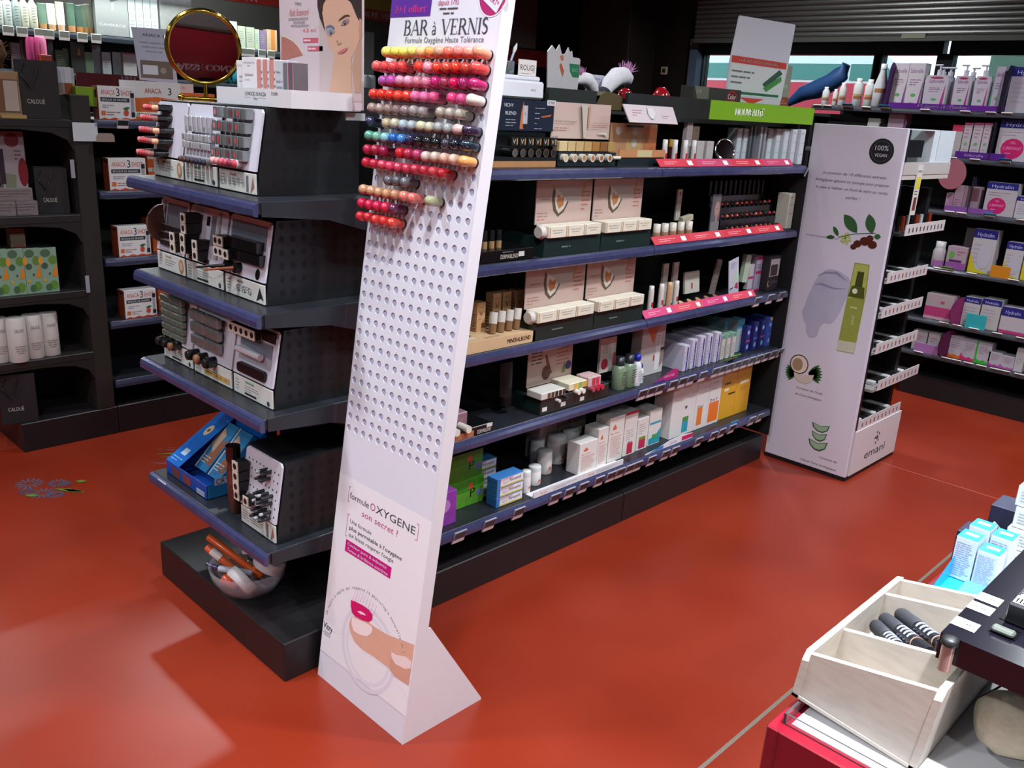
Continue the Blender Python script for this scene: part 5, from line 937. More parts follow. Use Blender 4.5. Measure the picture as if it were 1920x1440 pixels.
# boxes on the tray
def vbox(lab, x, y, w, h, col, ops, d=.04): return carton('mascara_box', lab, 'box', (1.185 + y, 2.285 - x, 1.521), w, d, h, col, ops, rz=ER, group='boxes on the white tray')
scr = [('t', 'LONGCILS BONCZA', .5, .86, .045, 'A8A8AC', .85), ('t', 'Vitry', .5, .8, .04, '707074', .2), ('t', 'Nude Rosewood', .5, .6, .06, '606064', .6), ('l', .2, .8, .5, .54, 1, 'A8A8AC'), ('t', 'Universel Black', .5, .25, .06, '606064', .6), ('l', .15, .85, .1, .2, 2, 'A8A8AC')]
vbox('white script-printed box, frontmost left on the white tray', .09, .03, .07, .105, 'E2E0E4', scr); vbox('white script-printed box, second from left on the white tray', .15, .012, .068, .112, 'E6E4E8', scr)
for i in range(3): vbox('white box with coral strip, %s of three on the white tray' % nth(i, 3), .199 + i * .030, .015, .026, .107, 'DCD0D0', [('r', .0, .66, 0, 1, M('CE8A84', .4, nz=.15, sc=200)), ('l', .72, .95, .2, .8, 4, '808084')])
vbox('grey-white box beside the coral strips on the white tray', .292, .014, .038, .105, 'C4C8D0', [('t', 'Vitry', .35, .72, .05, '404048', .5), ('l', .1, .8, .1, .6, 4, '90949C')]); vbox('silver box, left of the two right-end ones on the white tray', .326, .010, .024, .10, M('9A9CA6', .25, me=.5, nz=.2), [('r', .8, 1, 0, 1, M('D08898', .4, nz=.2, sc=200))]); vbox('silver box, right end of the white tray', .352, .008, .024, .10, M('86888E', .25, me=.5, nz=.2), [('r', .85, 1, .3, 1, 'C87A88')])
# poster with portrait
def pp(px, py, x=1.36): w_ = at(px, py, 0, x); return (2.26 - w_[1], w_[2] - 1.521)
def zz2(L): return [pp(480 + a / 8, c / 8) for a, c in L]
po = MB(); PL = M('C8B6BC', .45, nz=.03)
u0, u1 = pp(524, 0)[0] - .002, pp(679, 60)[0]; po.box(u0, u1, 0, .006, 0, .46, PL)
SK = M('C89E88', .45, nz=.05, sc=12); HR = M('352826', .5, nz=.4, sc=80); y = -.0006
po.rect(u0 + .19, u1, .02, .458, M('BCA8A8', .4, nz=.1, sc=8), y)
po.shape(zz2([(920, -300), (1590, -300), (1590, 300), (1560, 330), (1520, 260), (1440, 60), (1300, -60), (1080, -40), (1010, 90), (1000, 200), (1045, 480), (1010, 400), (960, 270), (925, 100)]), HR, y - .0003)
po.shape(zz2([(1020, 60), (1090, -60), (1280, -80), (1430, 40), (1500, 230), (1560, 330), (1590, 420), (1570, 560), (1500, 760), (1440, 860), (1430, 1100), (1450, 1430), (1100, 1430), (1180, 830), (1120, 720), (1060, 560), (1030, 380), (1000, 200)]), SK, y - .0006)
po.shape(zz2([(1560, 270), (1592, 300), (1590, 560), (1560, 600), (1545, 450)]), M('B88A72', .45), y - .0008); po.shape(zz2([(1500, 760), (1580, 560), (1580, 1390), (1490, 1390), (1440, 1000)]), M('B48E78', .45), y - .0007)
for L, c in (([(1240, 325), (1270, 280), (1340, 225), (1400, 222), (1425, 245), (1360, 245), (1290, 290)], '4A342C'), ([(1050, 420), (1080, 385), (1130, 372), (1180, 400), (1190, 450), (1130, 410)], '6A6A88'), ([(1280, 380), (1310, 310), (1370, 275), (1410, 300), (1390, 350), (1330, 385)], '9A7A80'), ([(1060, 440), (1110, 400), (1180, 430), (1190, 480), (1120, 540), (1075, 510)], '8F8E9E'), ([(1305, 360), (1340, 318), (1395, 318), (1370, 358), (1330, 372)], '6A6064'), ([(1100, 490), (1125, 455), (1165, 470), (1150, 505), (1115, 515)], 'A8A8B8'), ([(1230, 790), (1270, 765), (1330, 730), (1390, 710), (1370, 760), (1310, 800), (1250, 810)], 'B86A6C'), ([(1215, 610), (1235, 600), (1230, 640), (1280, 650), (1300, 615), (1290, 650), (1240, 680)], 'A87A68')): po.shape(zz2(L), M(c, .45, nz=.08), y - .001 - .0001 * len(L))
for a, c in ((1345, 340), (1135, 485)): u, z = zz2([(a, c)])[0]; po.disc(u, z, .005, P('3A4048'), y - .0024, n=12); po.disc(u + .001, z + .001, .0015, P('E0E0E4'), y - .0027, n=8)
po.shape(zz2([(385, 560), (420, 560), (520, 600), (620, 690), (680, 780), (700, 830), (430, 900), (380, 900)]), M('A86A60', .5, nz=.4, sc=150), y); po.stroke(zz2([(385, 535), (450, 555), (560, 610), (650, 710), (712, 820)]), .003, P('D8C8A8'), y - .0003)
tx = lambda s_, a, c, w_, h_, col, **k: po.text(s_, *zz2([(a, c)])[0], h_, P(col), y - .0004, w=w_, **k)
tx('Vitry', 635, 80, .03, .009, '6A6468'); tx('Nude Rosewood', 640, 235, .09, .018, 'C87880', sh=.25); tx('LE MASCARA LONGUEUR', 640, 305, .095, .007, '606064'); tx('VOLUME & SOIN', 650, 358, .055, .007, '606064'); tx('HYPOALLERGÉNIQUE', 660, 405, .085, .006, '606064'); tx('4,5 ml', 800, 480, .06, .009, 'C86A78')
for a, c, ww in ((820, 605, .07), (890, 730, .07)): u, z = zz2([(a, c)])[0]; po.rect(u - ww / 2, u + ww / 2, z - .006, z + .006, P('BC5A68'), y); po.lines(u - ww * .45, u + ww * .45, z - .003, z + .003, 1, P('E8C0C8'), y - .0003, t=.7)
tag(po.build('poster', None, (1.36, 2.26, 1.521), ER), 'beauty poster card with a woman\'s face behind the white tray', 'poster')
b = MB(); b.box(0, .06, 0, .004, 0, .018, M('A8B0B4', .3)); tag(b.build('price_holder', None, (1.35, 1.935, 1.495), 0), 'small clear price holder under the right end of the white tray', 'price holder')
# ================================================================ TOP SHELF AND DECK OF THE LONG GONDOLA
k = 0; z = SZ[0]
t = empty('foundation_tester', (Xs(985, k, 1.90), 1.90, z), 0, 'dark navy foundation stand with V-marked samples, left end of top shelf', 'tester stand')
xl, xr = Xp(930, 1.93, 1.5) - t.location.x - .06, Xp(1037, 1.93, 1.5) - t.location.x
b = MB(); b.box(xl, xr - .01, .0, .14, 0, .03, M('101013', .3)); b.box(xl, xr - .012, -.002, .004, .0, .018, M('A87850', .4, nz=.1)); b.box(xl, xr, .05, .14, .03, .10, M('0B0B0E', .35)); b.build('stand', t)
b = MB(); b.box(xl, xr, .03, .036, .105, .195, M('141A2E', .35, nz=.1)); y = .0295
b.shape([(xr - .15, .11), (xr - .145, .16), (xr - .137, .19), (xr - .133, .15), (xr - .132, .11)], P('B86A3C'), y); b.rect(xr - .138, xr - .118, .125, .178, P('A8A8B0'), y - .0003); b.rect(xr - .136, xr - .121, .112, .125, P('1A1A1C'), y - .0003); b.text('V', xr - .128, .15, .008, INK, y - .0005)
for i, ww in enumerate((.07, .03, .035, .012, .055)): b.lines(xr - .085, xr - .085 + ww, .17 - i * .015, .175 - i * .015, 1, P('B0B0B8'), y)
b.shape([(xr - .06, .148), (xr - .012, .156), (xr - .014, .15), (xr - .05, .145)], P('A05A2C'), y); b.text('BLEND', xr - .19, .15, .01, P('C8C8D0'), y, w=.045); b.text('VICHY', xr - .20, .172, .01, P('C8C8D0'), y, w=.04); b.lines(xr - .21, xr - .16, .115, .14, 3, P('8A8A94'), y); b.rect(xr - .035, xr + .004, .182, .198, P('C4C4C4'), y - .001); b.text('17,90€', xr - .016, .186, .008, INK, y - .0014, w=.03); b.build('card', t)
for i in range(6):
    b = MB(); xx = xr - .025 - i * .034; b.box(xx - .015, xx + .015, -.0, .02, .062, .088, M('14120F', .3), .001); b.text('V', xx - .004, .068, .014, P('B8B8B0'), -.0006); b.rect(xx + .006, xx + .011, .066, .084, P('B07840'), -.0006); b.build('shade_marker', t)
    b = MB(); b.T = Matrix.Translation((xx, .01, .042)) @ Matrix.Rotation(math.pi / 2, 4, 'X'); b.cyl(0, 0, -.04, .012, .0125, M('0E0D0D', .15, coat=.6), 14); b.lathe([(.011, .0125), (.0125, .0125)], M('7A4A30', .3), n=14, cap=False); b.build('sample_tube', t)
promote(t, ['sample_tube'], 'lying in navy stand, top shelf', 'sample tube')
# beige corrector board and shades
x0, x1 = Xp(1037, 1.93, 1.5), Xp(1147, 1.93, 1.5)
t = empty('corrector_display', (x0, 1.90, z), 0, 'beige board over rows of skin-tone shades on the top shelf', 'tester stand'); w = x1 - x0
b = MB(); b.box(.001, w - .001, 0, .12, 0, .045, M('1A2226', .3, coat=.3), .002); b.build('stand', t)
b = MB(); b.box(.001, w - .003, .037, .041, .085, .195, M('BDA79E', .5, nz=.05, sc=8)); b.stroke([(w * .43, .19), (w * .5, .088)], .003, P('4A4A40'), .0295); b.shape([(w * .45, .19), (w * .55, .19), (w * .56, .09), (w * .51, .088)], P('B8B0A4'), .0297); b.rect(w * .57, w * .6, .12, .19, P('B08A74'), .0296); b.text('Le bon correcteur', w * .2, .135, .007, INK, .0294, w=w * .36); b.lines(w * .02, w * .34, .112, .122, 1, M('A07068'), .0294); b.lines(w * .66, w * .95, .12, .14, 3, M('A07068'), .0294); b.shape([(w * .74, .105), (w * .9, .107), (w * .93, .098)], P('D0CCC4'), .0294); b.text('14,90€', w * .04, .086, .007, INK, .029, w=.03); b.build('board', t)
b = MB(); n = 6
for i, c in enumerate(('C8B488', 'BFA478', 'B89C6C', 'B0905E', '9A6E34', '80542C', 'A08450')): b.box(i * w * .83 / n + .002, (i + 1) * w * .83 / n - .002, -.001, .03, .048, .078, P(c), .001)
b.build('shade_row', t)
for i in range(6):
    b = MB(); b.T = Matrix.Translation((.02 + i * (w * .9) / 6, .0, .028)) @ Matrix.Rotation(math.pi / 2, 4, 'X'); b.cyl(0, 0, -.04, .016, .0125, M('D0C8BC', .4), 14); b.lathe([(0, .0163), (.0085, .0163)], M(('C8B088', 'B89068', 'A87A50', 'A8704A', '98603A', '8A5430')[i], .4), n=12, cap=False); b.build('sample_tube', t)
b = MB(); b.T = Matrix.Translation((w * .93, .0, .028)); b.tube([(0, 0, 0), (.035, -.004, .0)], .006, M('D0C8BC', .4), 10); b.build('sample_tube', t)
promote(t, ['sample_tube'], 'in front of skin-tone shades, top shelf', 'sample tube')
# tilted powder header
x0, x1 = Xp(1150, 1.93, 1.5), Xp(1243, 1.93, 1.5); w = x1 - x0
t = empty('powder_display', (x0, 1.90, z), 0, 'powder display with forward-tilted white header and orange panels, top shelf', 'tester stand')
b = MB(); b.box(.001, w, 0, .12, 0, .028, M('1A2226', .3, coat=.3)); b.box(.0, w - .02, .04, .045, .03, .14, M('A87A58', .45, nz=.2, sc=20)); b.rect(w * .32, w * .62, .05, .13, P('B09060'), .0395); b.rect(w * .68, w * .93, .05, .13, M('B0683C', .45, nz=.15), .0395)
for cx, cz in ((.15, .115), (.47, .115), (.47, .075)): b.disc(w * cx, cz, .016, P('B8B0A4'), .039, rz=.014)
b.box(.001, w - .02, -.004, .0, .03, .055, M('B88058', .35, nz=.1, coat=.3)); b.rect(w * .35, w * .65, .031, .054, P('C0B088'), -.0045); b.box(w * .3, w * .55, .02, .04, .128, .135, BLACK); b.build('stand', t)
b = MB(); b.T = Matrix.Translation((0, 0, .135)) @ Matrix.Rotation(-.35, 4, 'X'); b.prism([(.012, 0), (w + .005, .0), (w - .008, .06), (-.008, .06)], -.03, -.026, M('BEB0B4', .45, nz=.05)); b.stroke([(w * .42, .052), (w * .42, .03), (w * .47, .014), (w * .52, .012)], .003, P('3A3A38'), -.0305); b.shape([(w * .43, .05), (w * .54, .052), (w * .58, .035), (w * .52, .015), (w * .46, .018), (w * .43, .03)], P('C8C4C4'), -.0307); b.lines(w * .12, w * .32, .02, .045, 3, M('A06A68'), -.0305); b.lines(w * .7, w * .9, .015, .03, 2, M('A06A68'), -.0305); b.build('header', t)
# concealer tubes with red squares
for i, px in enumerate((1243, 1262, 1281, 1297)):
    bottle('concealer_tube', 'white tube with red square, %s of four on the top shelf' % nth(i, 4), 'tube', (Xs(px, k, 1.905), 1.905, z + .006), [(.0095, 0), (.010, .003), (.010, .055)], 'C8C4C4', [(.009, .055), (.009, .085), (0, .086)], 'C8C4C4', [('b', .35, .7, 'A82030', 240, 300)], group='top shelf white tubes with red squares')
b = MB(); b.lathe([(.011, 0), (.011, .05), (.009, .06)], M('5A2A2C', .3), n=12); o = b.build('concealer_tube', None, (Xs(1254, k, 1.94), 1.94, z + .006)); tag(o, 'dark red tube with yellow cap between white tubes, top shelf', 'tube'); c = MB(); c.cyl(0, 0, .058, .085, .0105, M('C8963C', .3), 12); c.build('cap', o)
for i, (px, hh, c) in enumerate(((1287, .165, 'A89C98'), (1300, .14, 'A8947C'))): carton('slim_card', '%s tall narrow carton behind the tubes, top shelf' % ('whitish', 'tan')[i], 'card', (Xs(px, k, 1.97), 1.97, z + .0), .036, .02, hh, c, [('l', .2, .8, .85, .92, 2, '605858')])
for i in range(2): carton('powder_carton', 'plain pale carton, %s of two right of the white tubes' % ('left', 'right')[i], 'box', (Xs(1310 + i * 18, k, 1.93), 1.93, z + .006), .047, .02, .082, 'AAA4A2', [('l', .2, .8, .85, .9, 1, '706868')], group='pale cartons')
b = MB(); b.box(0, .70, 0, .1, 0, .0055, M('1C201E', .3, coat=.3), .001)
for i in range(10): b.add([(.09 + i * .06, .012, .0058), (.125 + i * .06, .012, .0058), (.125 + i * .06, .035, .0058), (.09 + i * .06, .035, .0058)], [(0, 1, 2, 3)], P(('8A6A5A', '7A4A40', '5A6A40', 'A8A8A0', '9A7A60')[i % 5]))
tag(b.build('tester_tray', None, (Xs(1243, k, 1.885), 1.888, z)), 'black tray with colour patches in front of the tubes, top shelf', 'tester tray')
t = empty('table_mirror', (Xs(1355, k, 1.93), 1.93, z + .006), -.5, 'small round tilting chrome mirror on the top shelf', 'mirror')
b = MB(); CH = M('B8B8C0', .08, me=1, nz=0); b.T = Matrix.Translation((0, 0, .05)) @ Matrix.Rotation(-.3, 4, 'X'); b.T = b.T @ Matrix.Rotation(math.pi / 2, 4, 'X'); b.lathe([(.04, -.012), (.047, -.006), (.046, .004), (.038, .008), (.038, .0065)], CH, n=28, cap=False); b.lathe([(0, -.014), (.04, -.012)], CH, n=28, cap=False); b.build('frame', t)
c = MB(); c.T = Matrix.Translation((0, 0, .05)) @ Matrix.Rotation(-.3, 4, 'X'); c.disc(0, 0, .0385, M('A8A0A8', .03, me=1, nz=0), -.006, n=28); c.build('mirror_glass', t)
c = MB(); c.box(-.03, .03, -.01, .02, 0, .004, CH, .001); c.build('base', t)
wb = [('r', .05, .95, .62, .625, '505458'), ('r', .05, .95, .3, .305, '505458'), ('l', .2, .8, .86, .92, 1, '707478')]
for i, px in enumerate((1381, 1393)): carton('bevelled_box', 'white lined box, %s of two left of the grey bars, top shelf' % ('left', 'right')[i], 'box', (Xs(px, k, 1.95), 1.95, z + .006), .034, .05, .135, 'AEB4BA', wb, bev=.003, group='white lined boxes')
for i, px in enumerate((1402, 1409, 1417, 1424)): carton('grey_blade_box', 'slim grey box, %s of four among white boxes, top shelf' % nth(i, 4), 'box', (Xs(px, k, 1.94), 1.94 - .01 * (i > 1), z + .006), .014, .05, .145, ('4A4E54', '50545A', '8E9096', '84868C')[i], [('r', 0, 1, .0, .12, ('3A3C40', 'A05A60')[i % 2])], group='slim grey boxes')
for i in range(5): carton('bevelled_box', 'white lined box, %s of five at right end of top shelf' % nth(i, 5), 'box', (Xs(1437 + i * 14.8, k, 1.955 - .016 * i), 1.95 - .016 * i, z + .006 * (i < 4)), .042, .06, .14 + .008 * (i > 3), 'B4BAC0', wb, bev=.003, group='white lined boxes', rops=wb)
price_tag('price tag hanging at the right end of the top shelf', (3.70, 1.852, z - .0), .5, None)
# green sign
b = MB(); b.box(0, .81, 0, .003, 0, .068, M('6E9E14', .4, nz=.04, sc=8)); b.text('NOUVEAUTÉ', .28, .02, .026, P('F0F8E8'), -.0006, w=.215, bold=.003)
tag(b.build('shelf_sign', None, (2.93, 1.885, 1.547), 0), 'bright green shelf sign reading NOUVEAUTÉ above the top shelf', 'sign')
b = MB(); b.box(0, .2, 0, .04, 0, .04, P('8A8880')); b.text('Color', .08, .01, .018, P('3A6A3A'), -.0005, w=.07); tag(b.build('hair_colour_box', None, (3.46, 2.0, 1.509 - .06), 0), 'small pale box under the right end of the green sign', 'box')
# ---- deck goods (z 1.60)
DZ = 1.5995
tr = empty('counter_tray', (1.985, 1.945, 1.6052), 0, 'white lacquered counter tray above the navy stand', 'tray')
b = MB(); WL = M('D4D4DC', .2, nz=.02, coat=.5); b.box(-.16, .105, 0, .16, -.03, .022, WL, .006); b.box(-.16, .095, .01, .15, .022, .036, WL, .004); b.text('#ROUGJ', .055, -.006, .006, GREYINK, -.0006, w=.02); b.build('body', tr)
b = MB(); b.box(-.0, .075, .012, .016, .036, .082, M('D8D4D0', .4)); b.text('ROUGJ', .036, .052, .016, INK, .0115, w=.06); b.lines(.008, .065, .041, .045, 1, GREYINK, .0115); b.build('brand_plate', tr)
b = MB(); b.box(-.13, .0, .03, .1, .036, .076, M('C8D0D4', .05, tr=.9, ior=1.2), .002); b.build('acrylic_cup', tr)
for i in range(11):
    b = MB(); x = 1.985 - .12 + i * .0115; y = 1.99 + .02 * (i % 3); tilt = (-.35, -.2, .1, -.1, .25, -.05, .12, .2, .3, -.15, .4)[i]; h = .06 + .012 * ((i * 7) % 4); b.T = Matrix.Rotation(tilt, 4, 'Y'); b.tube([(0, 0, 0), (0, 0, h)], .0035, M(('1E2028', '9AA8B8', '2A2C34')[i % 3], .3)); b.lathe([(.004, h), (.006, h + .015), (.001, h + .03)], M(('B89A70', 'C8C8C8', '26262C')[i % 3], .5), n=8)
    tag(b.build('makeup_brush', None, (x, y, DZ + .03)), 'cosmetic brush in the clear cup on the white tray, %s' % nth(i, 11), 'brush', 'brushes in the clear cup')
b = MB(); b.prism([(0, 0), (.15, 0), (.155, .115), (.148, .12), (.115, .121), (.11, .14), (.10, .135), (.09, .15), (.078, .13), (.06, .125), (.045, .155), (.03, .135), (.01, .15), (-.01, .13)], 0, .004, M('B4B0B0', .4)); b.shape([(.10, .10), (.152, .10), (.152, .058), (.12, .058), (.105, .075)], P('1E6A44'), -.0006); b.shape([(.05, .12), (.065, .125), (.07, .11), (.058, .105)], P('B8643C'), -.0006); b.shape([(.05, .09), (.058, .1), (.075, .075), (.07, .055), (.06, .07)], P('A8502C'), -.0006); b.text('BIO', .13, .075, .012, P('6AA884'), -.001, w=.03); b.lines(.02, .14, .015, .022, 1, GREYINK, -.0006)
tag(b.build('leaf_card', None, (2.26, 2.09, DZ)), 'white scalloped card with green patch and orange leaves behind the white tray', 'card')
carton('info_card', 'small pale printed card between the plush unicorns', 'card', (2.55, 2.13, DZ), .10, .003, .075, 'B0B0C0', [('l', .1, .9, .6, .9, 2, '6A6A9A'), ('l', .1, .9, .2, .5, 2, '9090A0')])
FUR = M('D8D4D8', .9, nz=.1, sc=200, bump=1); PKF = M('C88AB8', .9, nz=.2, sc=200)
def plush(lab, x, y, s, fl):
    t = empty('plush_toy', (x, y, DZ + .022 * s), 0, lab, 'plush toy', 'plush unicorns'); b = MB(); b.T = Matrix.Scale(s, 4)
    b.tube([(-.06 * fl, 0, -.0), (-.045 * fl, 0, .02), (-.01 * fl, 0, .045), (.03 * fl, 0, .05), (.055 * fl, 0, .04), (.065 * fl, 0, .03)], [.02, .026, .03, .028, .02, .008], FUR, 12); b.build('body', t)
    c = MB(); c.T = Matrix.Scale(s, 4); rs = random.Random(3)
    for i in range(70):
        a = rs.uniform(.1, 1.9); p0 = Vector((.03 * fl + .02 * math.cos(a) * fl, rs.uniform(-.015, .015), .06 + .01 * math.sin(a))); d = Vector((rs.uniform(-.2, 1) * fl, rs.uniform(-.4, .4), rs.uniform(.2, 1))).normalized() * rs.uniform(.02, .034); c.tube([p0, p0 + d * .6, p0 + d], [.0014, .001, .0003], PKF, 3)
    c.build('mane', t)
plush('plush white unicorn with lilac mane leaning over brown bag', 2.64, 2.10, 1.1, 1); plush('second plush unicorn with pink mane behind black board', 2.465, 2.10, .8, -1)
b = MB(); b.add([(0, 0, -.02), (.15, 0, -.02), (.15, 0, .024), (.11, 0, .034), (.06, 0, .038), (.03, .0, .024), (.15, .06, -.02), (0, .06, -.02), (.03, .06, .024), (.06, .06, .038), (.11, .06, .034), (.15, .06, .024)], [(0, 1, 2, 3, 4, 5), (6, 7, 8, 9, 10, 11), (5, 4, 9, 8), (4, 3, 10, 9), (3, 2, 11, 10)], M('4A3E20', .6, nz=.1))
tag(b.build('paper_bag', None, (2.37, 1.978, 1.5785), 0), 'olive brown bag under the plush unicorn between the black boards', 'bag')
for i, (x, s) in enumerate(((2.75, .8), (2.98, 1.1))):
    b = MB(); b.lathe([(.03 * s, 0), (.034 * s, .01), (.03 * s, .03), (.016 * s, .048 * s), (0, .052 * s)], M('9A1018', .2, coat=.6), n=20); tag(b.build('bath_toy', None, (x, 2.15, DZ)), '%s red glossy dome-shaped toy on the gondola deck' % ('smaller, left', 'larger, right')[i], 'toy', 'red dome toys')
# hair colour display
carton('hair_colour_box', 'dark hair colour box with round red emblem on the deck', 'box', (3.15, 2.0, DZ), .34, .06, .065, '2E2A26', [('c', .8, .45, .115, '8A2018', .5), ('c', .8, .45, .1, '5A1010', .42), ('t', 'Color', .8, .42, .3, 'C8C0B8', .17), ('t', '& Soin', .84, .18, .18, 'C8C0B8', .1), ('p', [(0, 1), (.1, 0), (.3, 0), (.3, 1)], '5A5A4C'), ('t', 'OE', .1, .65, .18, '8A8A80', .1)])
b = MB(); b.prism([(0, 0), (.44, 0), (.468, .17), (.485, .35), (.48, .355), (.035, .345), (.03, .34), (.0, .17)], 0, .005, M('B4B4BC', .45, nz=.02)); y = -.0006
b.rect(.01, .455, .17, .196, P('B03428'), y); b.text('COLORATION PERMANENTE', .23, .176, .013, P('D8D4D4'), y - .0004, w=.33, bold=.0006); b.rect(.01, .45, .045, .165, P('B8BCB8'), y); b.lines(.02, .2, .085, .15, 3, P('5A605C'), y - .0004)
b.shape([(.27, .10), (.40, .165), (.43, .15), (.30, .085)], P('2A4A38'), y - .0004); b.shape([(.28, .085), (.42, .14), (.43, .12), (.31, .07)], P('3C7A38'), y - .0006); b.rect(.01, .42, .052, .062, P('1E5A38'), y - .0004); b.rect(.0, .44, .0, .04, P('B8B4B4'), y); b.shape([(.1, .04), (.2, .015), (.3, .04)], P('B83A2C'), y - .0004)
tag(b.build('display_card', None, (3.255, 2.03, DZ)), 'tall white display card with red COLORATION PERMANENTE band on the deck', 'card')
carton('hair_colour_box', 'grey-green and brown carton right of the white card', 'box', (3.74, 2.05, DZ + .0005), .13, .02, .19, '7A8070', [('r', 0, 1, 0, .3, '7A3A28'), ('t', 'Soie', .5, .5, .12, 'A8AC98', .6), ('l', .1, .9, .08, .25, 3, 'B07860')], rz=0)
# ================================================================ DARK LEFT GONDOLA AND BACK WALL SHELVES
def ycart(name, label, cat, pl, pr, tp_, z, y, d, col, ops=(), **kw):
    a, c = Xp(pl, y, z), Xp(pr, y, z); h = Zp(tp_, (a + c) / 2, y) - z
    return carton(name, label, cat, ((a + c) / 2, y, z), c - a, d, h, col, ops, **kw)
ana = [('t', 'ANACA', .27, .74, .15, 'B84A38', .38), ('t', '3', .54, .71, .24, '28303C', .09), ('t', 'SHOT', .77, .74, .15, 'B84A38', .3), ('r', .06, .84, .54, .66, '20262E'), ('t', 'BRÛLEUR DE GRAISSES', .44, .565, .06, 'C8C8C8', .68), ('l', .1, .5, .34, .46, 2, '909094'), ('r', .06, .17, .13, .26, 'C06030'), ('l', .2, .6, .12, .26, 2, 'A07060'), ('r', .88, .96, .12, .84, '8A8A90'), ('r', .87, .97, .68, .82, '1C1C22'), ('r', .87, .97, .1, .24, '1C1C22'), ('c', .73, .22, .07, 'B84030', .09), ('p', [(.65, .36), (.72, .28), (.84, .38), (.76, .4)], '2A5A38'), ('p', [(0, 0), (.12, .06), (.25, .01), (.4, .07), (.55, .02), (.7, .07), (.85, .03), (1, .06), (1, 0)], 'B8442C')]
side_o = [('r', 0, 1, 0, 1, M('8A3A22', .45, nz=.3, sc=80)), ('r', .15, .85, .84, .94, '3A2420')]
for i, (pl, pr, top, z) in enumerate(((187, 256, 162, 1.4045), (207, 276, 297, 1.1075), (224, 284, 424, .8145), (236, 295, 543, .5295))):
    nm = ('top', 'second', 'third', 'fourth')[i]
    ycart('supplement_box', 'white box with orange wavy foot, standing in front on the %s shelf of left gondola' % nm, 'box', pl, pr, top, z, 3.985, .06, 'C8C4C4', ana, group='white and orange supplement boxes', lops=side_o)
    if i: ycart('supplement_box', 'second white box behind the front one, %s shelf of left gondola' % nm, 'box', pl - 5, pr - 6, top - 1, z, 4.05, .05, 'B8B0B0', ana, group='white and orange supplement boxes', lops=side_o)
    if i: ycart('orange_carton', 'orange and white carton behind the boxes on the %s shelf of left gondola' % nm, 'box', pr + 4, pr + 48, top - 12, z, 4.06, .12, M('C0562A', .45, nz=.1), [('r', 0, 1, .8, 1, 'C8C0BC'), ('r', 0, 1, .45, .56, 'D0C4B8'), ('t', 'JUSQU\'À', .5, .47, .08, '2A2424', .7), ('t', 'PERTE', .5, .66, .1, 'D8C8C0', .5), ('c', .55, .25, .1, 'D09050')], group='orange and white cartons')
# counter display on the top shelf
t = empty('counter_box', (Xp(228, 4.06, 1.4045), 4.06, 1.4045), 0, 'orange and white slimming product display on top shelf of left gondola', 'counter box')
w = Xp(410, 4.06, 1.4045) - t.location.x
OR = M('C05A26', .45, nz=.08); b = MB(); b.box(0, w * .62, 0, .12, 0, .10, OR); b.box(0, .0 + w * .6, -.004, .0, .085, .165, M('C8C0C0', .4)); b.text('ANACA', w * .32, .115, .022, P('B04A38'), -.005, w=.075); b.text('3', w * .49, .111, .03, P('28303C'), -.005); b.shape([(0, .10), (w * .15, .092), (w * .35, .10), (w * .6, .09), (w * .6, .0), (0, 0)], OR, -.006); b.text('PROGRAMME', w * .4, .066, .014, P('D8C8C0'), -.007, w=.11); b.text('PERTE DE POIDS', w * .4, .045, .016, P('E0D0C8'), -.007, w=.13); b.rect(.02, w * .5, .014, .034, P('D8D0C8'), -.007); b.text("JUSQU'À", w * .2, .018, .012, P('2A2424'), -.008, w=.08); b.build('box', t)
b = MB(); b.box(w * .62, w * .99, .02, .1, 0, .125, OR); b.rect(w * .63, w * .78, .06, .1, P('C89A40'), .0195); b.rect(w * .8, w * .93, .06, .1, P('C89A40'), .0195); b.box(w * .5, w * .85, .10, .11, .08, .165, M('B8A8A8')); b.text('ANACA 3+', w * .68, .14, .012, P('B04A38'), .0995, w=.08); b.build('side_box', t)
b = MB(); b.prism([(Xp(262, 4.16, 1.58), 1.575), (Xp(333, 4.16, 1.58), 1.565), (Xp(322, 4.16, 1.78), 1.80), (Xp(247, 4.16, 1.78), 1.795)], 0, .004, M('A8A8B8', .4)); xa, xb = Xp(255, 4.16, 1.7), Xp(322, 4.16, 1.7); b.text('ANACA 3', (xa + xb) / 2, 1.762, .013, INK, -.0006, w=.10); b.lines(xa + .01, xb - .01, 1.69, 1.745, 3, GREYINK, -.0006, al='c'); b.rect(xa + .015, xb, 1.585, 1.66, P('6A5A50'), -.0006); b.rect(xa + .025, xb - .07, 1.6, 1.64, P('C0C0C8'), -.001); b.disc(xb - .045, 1.62, .014, P('8A8478'), -.001)
b.box(xa + .05, xa + .07, .004, .008, 1.56, 1.6, P('A8A8B8'))
tag(b.build('info_card', None, (0, 4.16, 0)), 'tall printed info card standing behind the slimming display, left gondola', 'card')
ycart('lime_box', 'flat lime green box on the top shelf beside the dark post', 'box', 144, 186, 163, 1.4045 + .05, 4.0, .05, '6E8A1C', [('r', .82, 1, .5, .9, '2A2420')])
price_tag('price tag on the top shelf edge below the front supplement box', (Xp(230, 3.95, 1.39), 3.945, 1.408), 0, w=.05, h=.04)
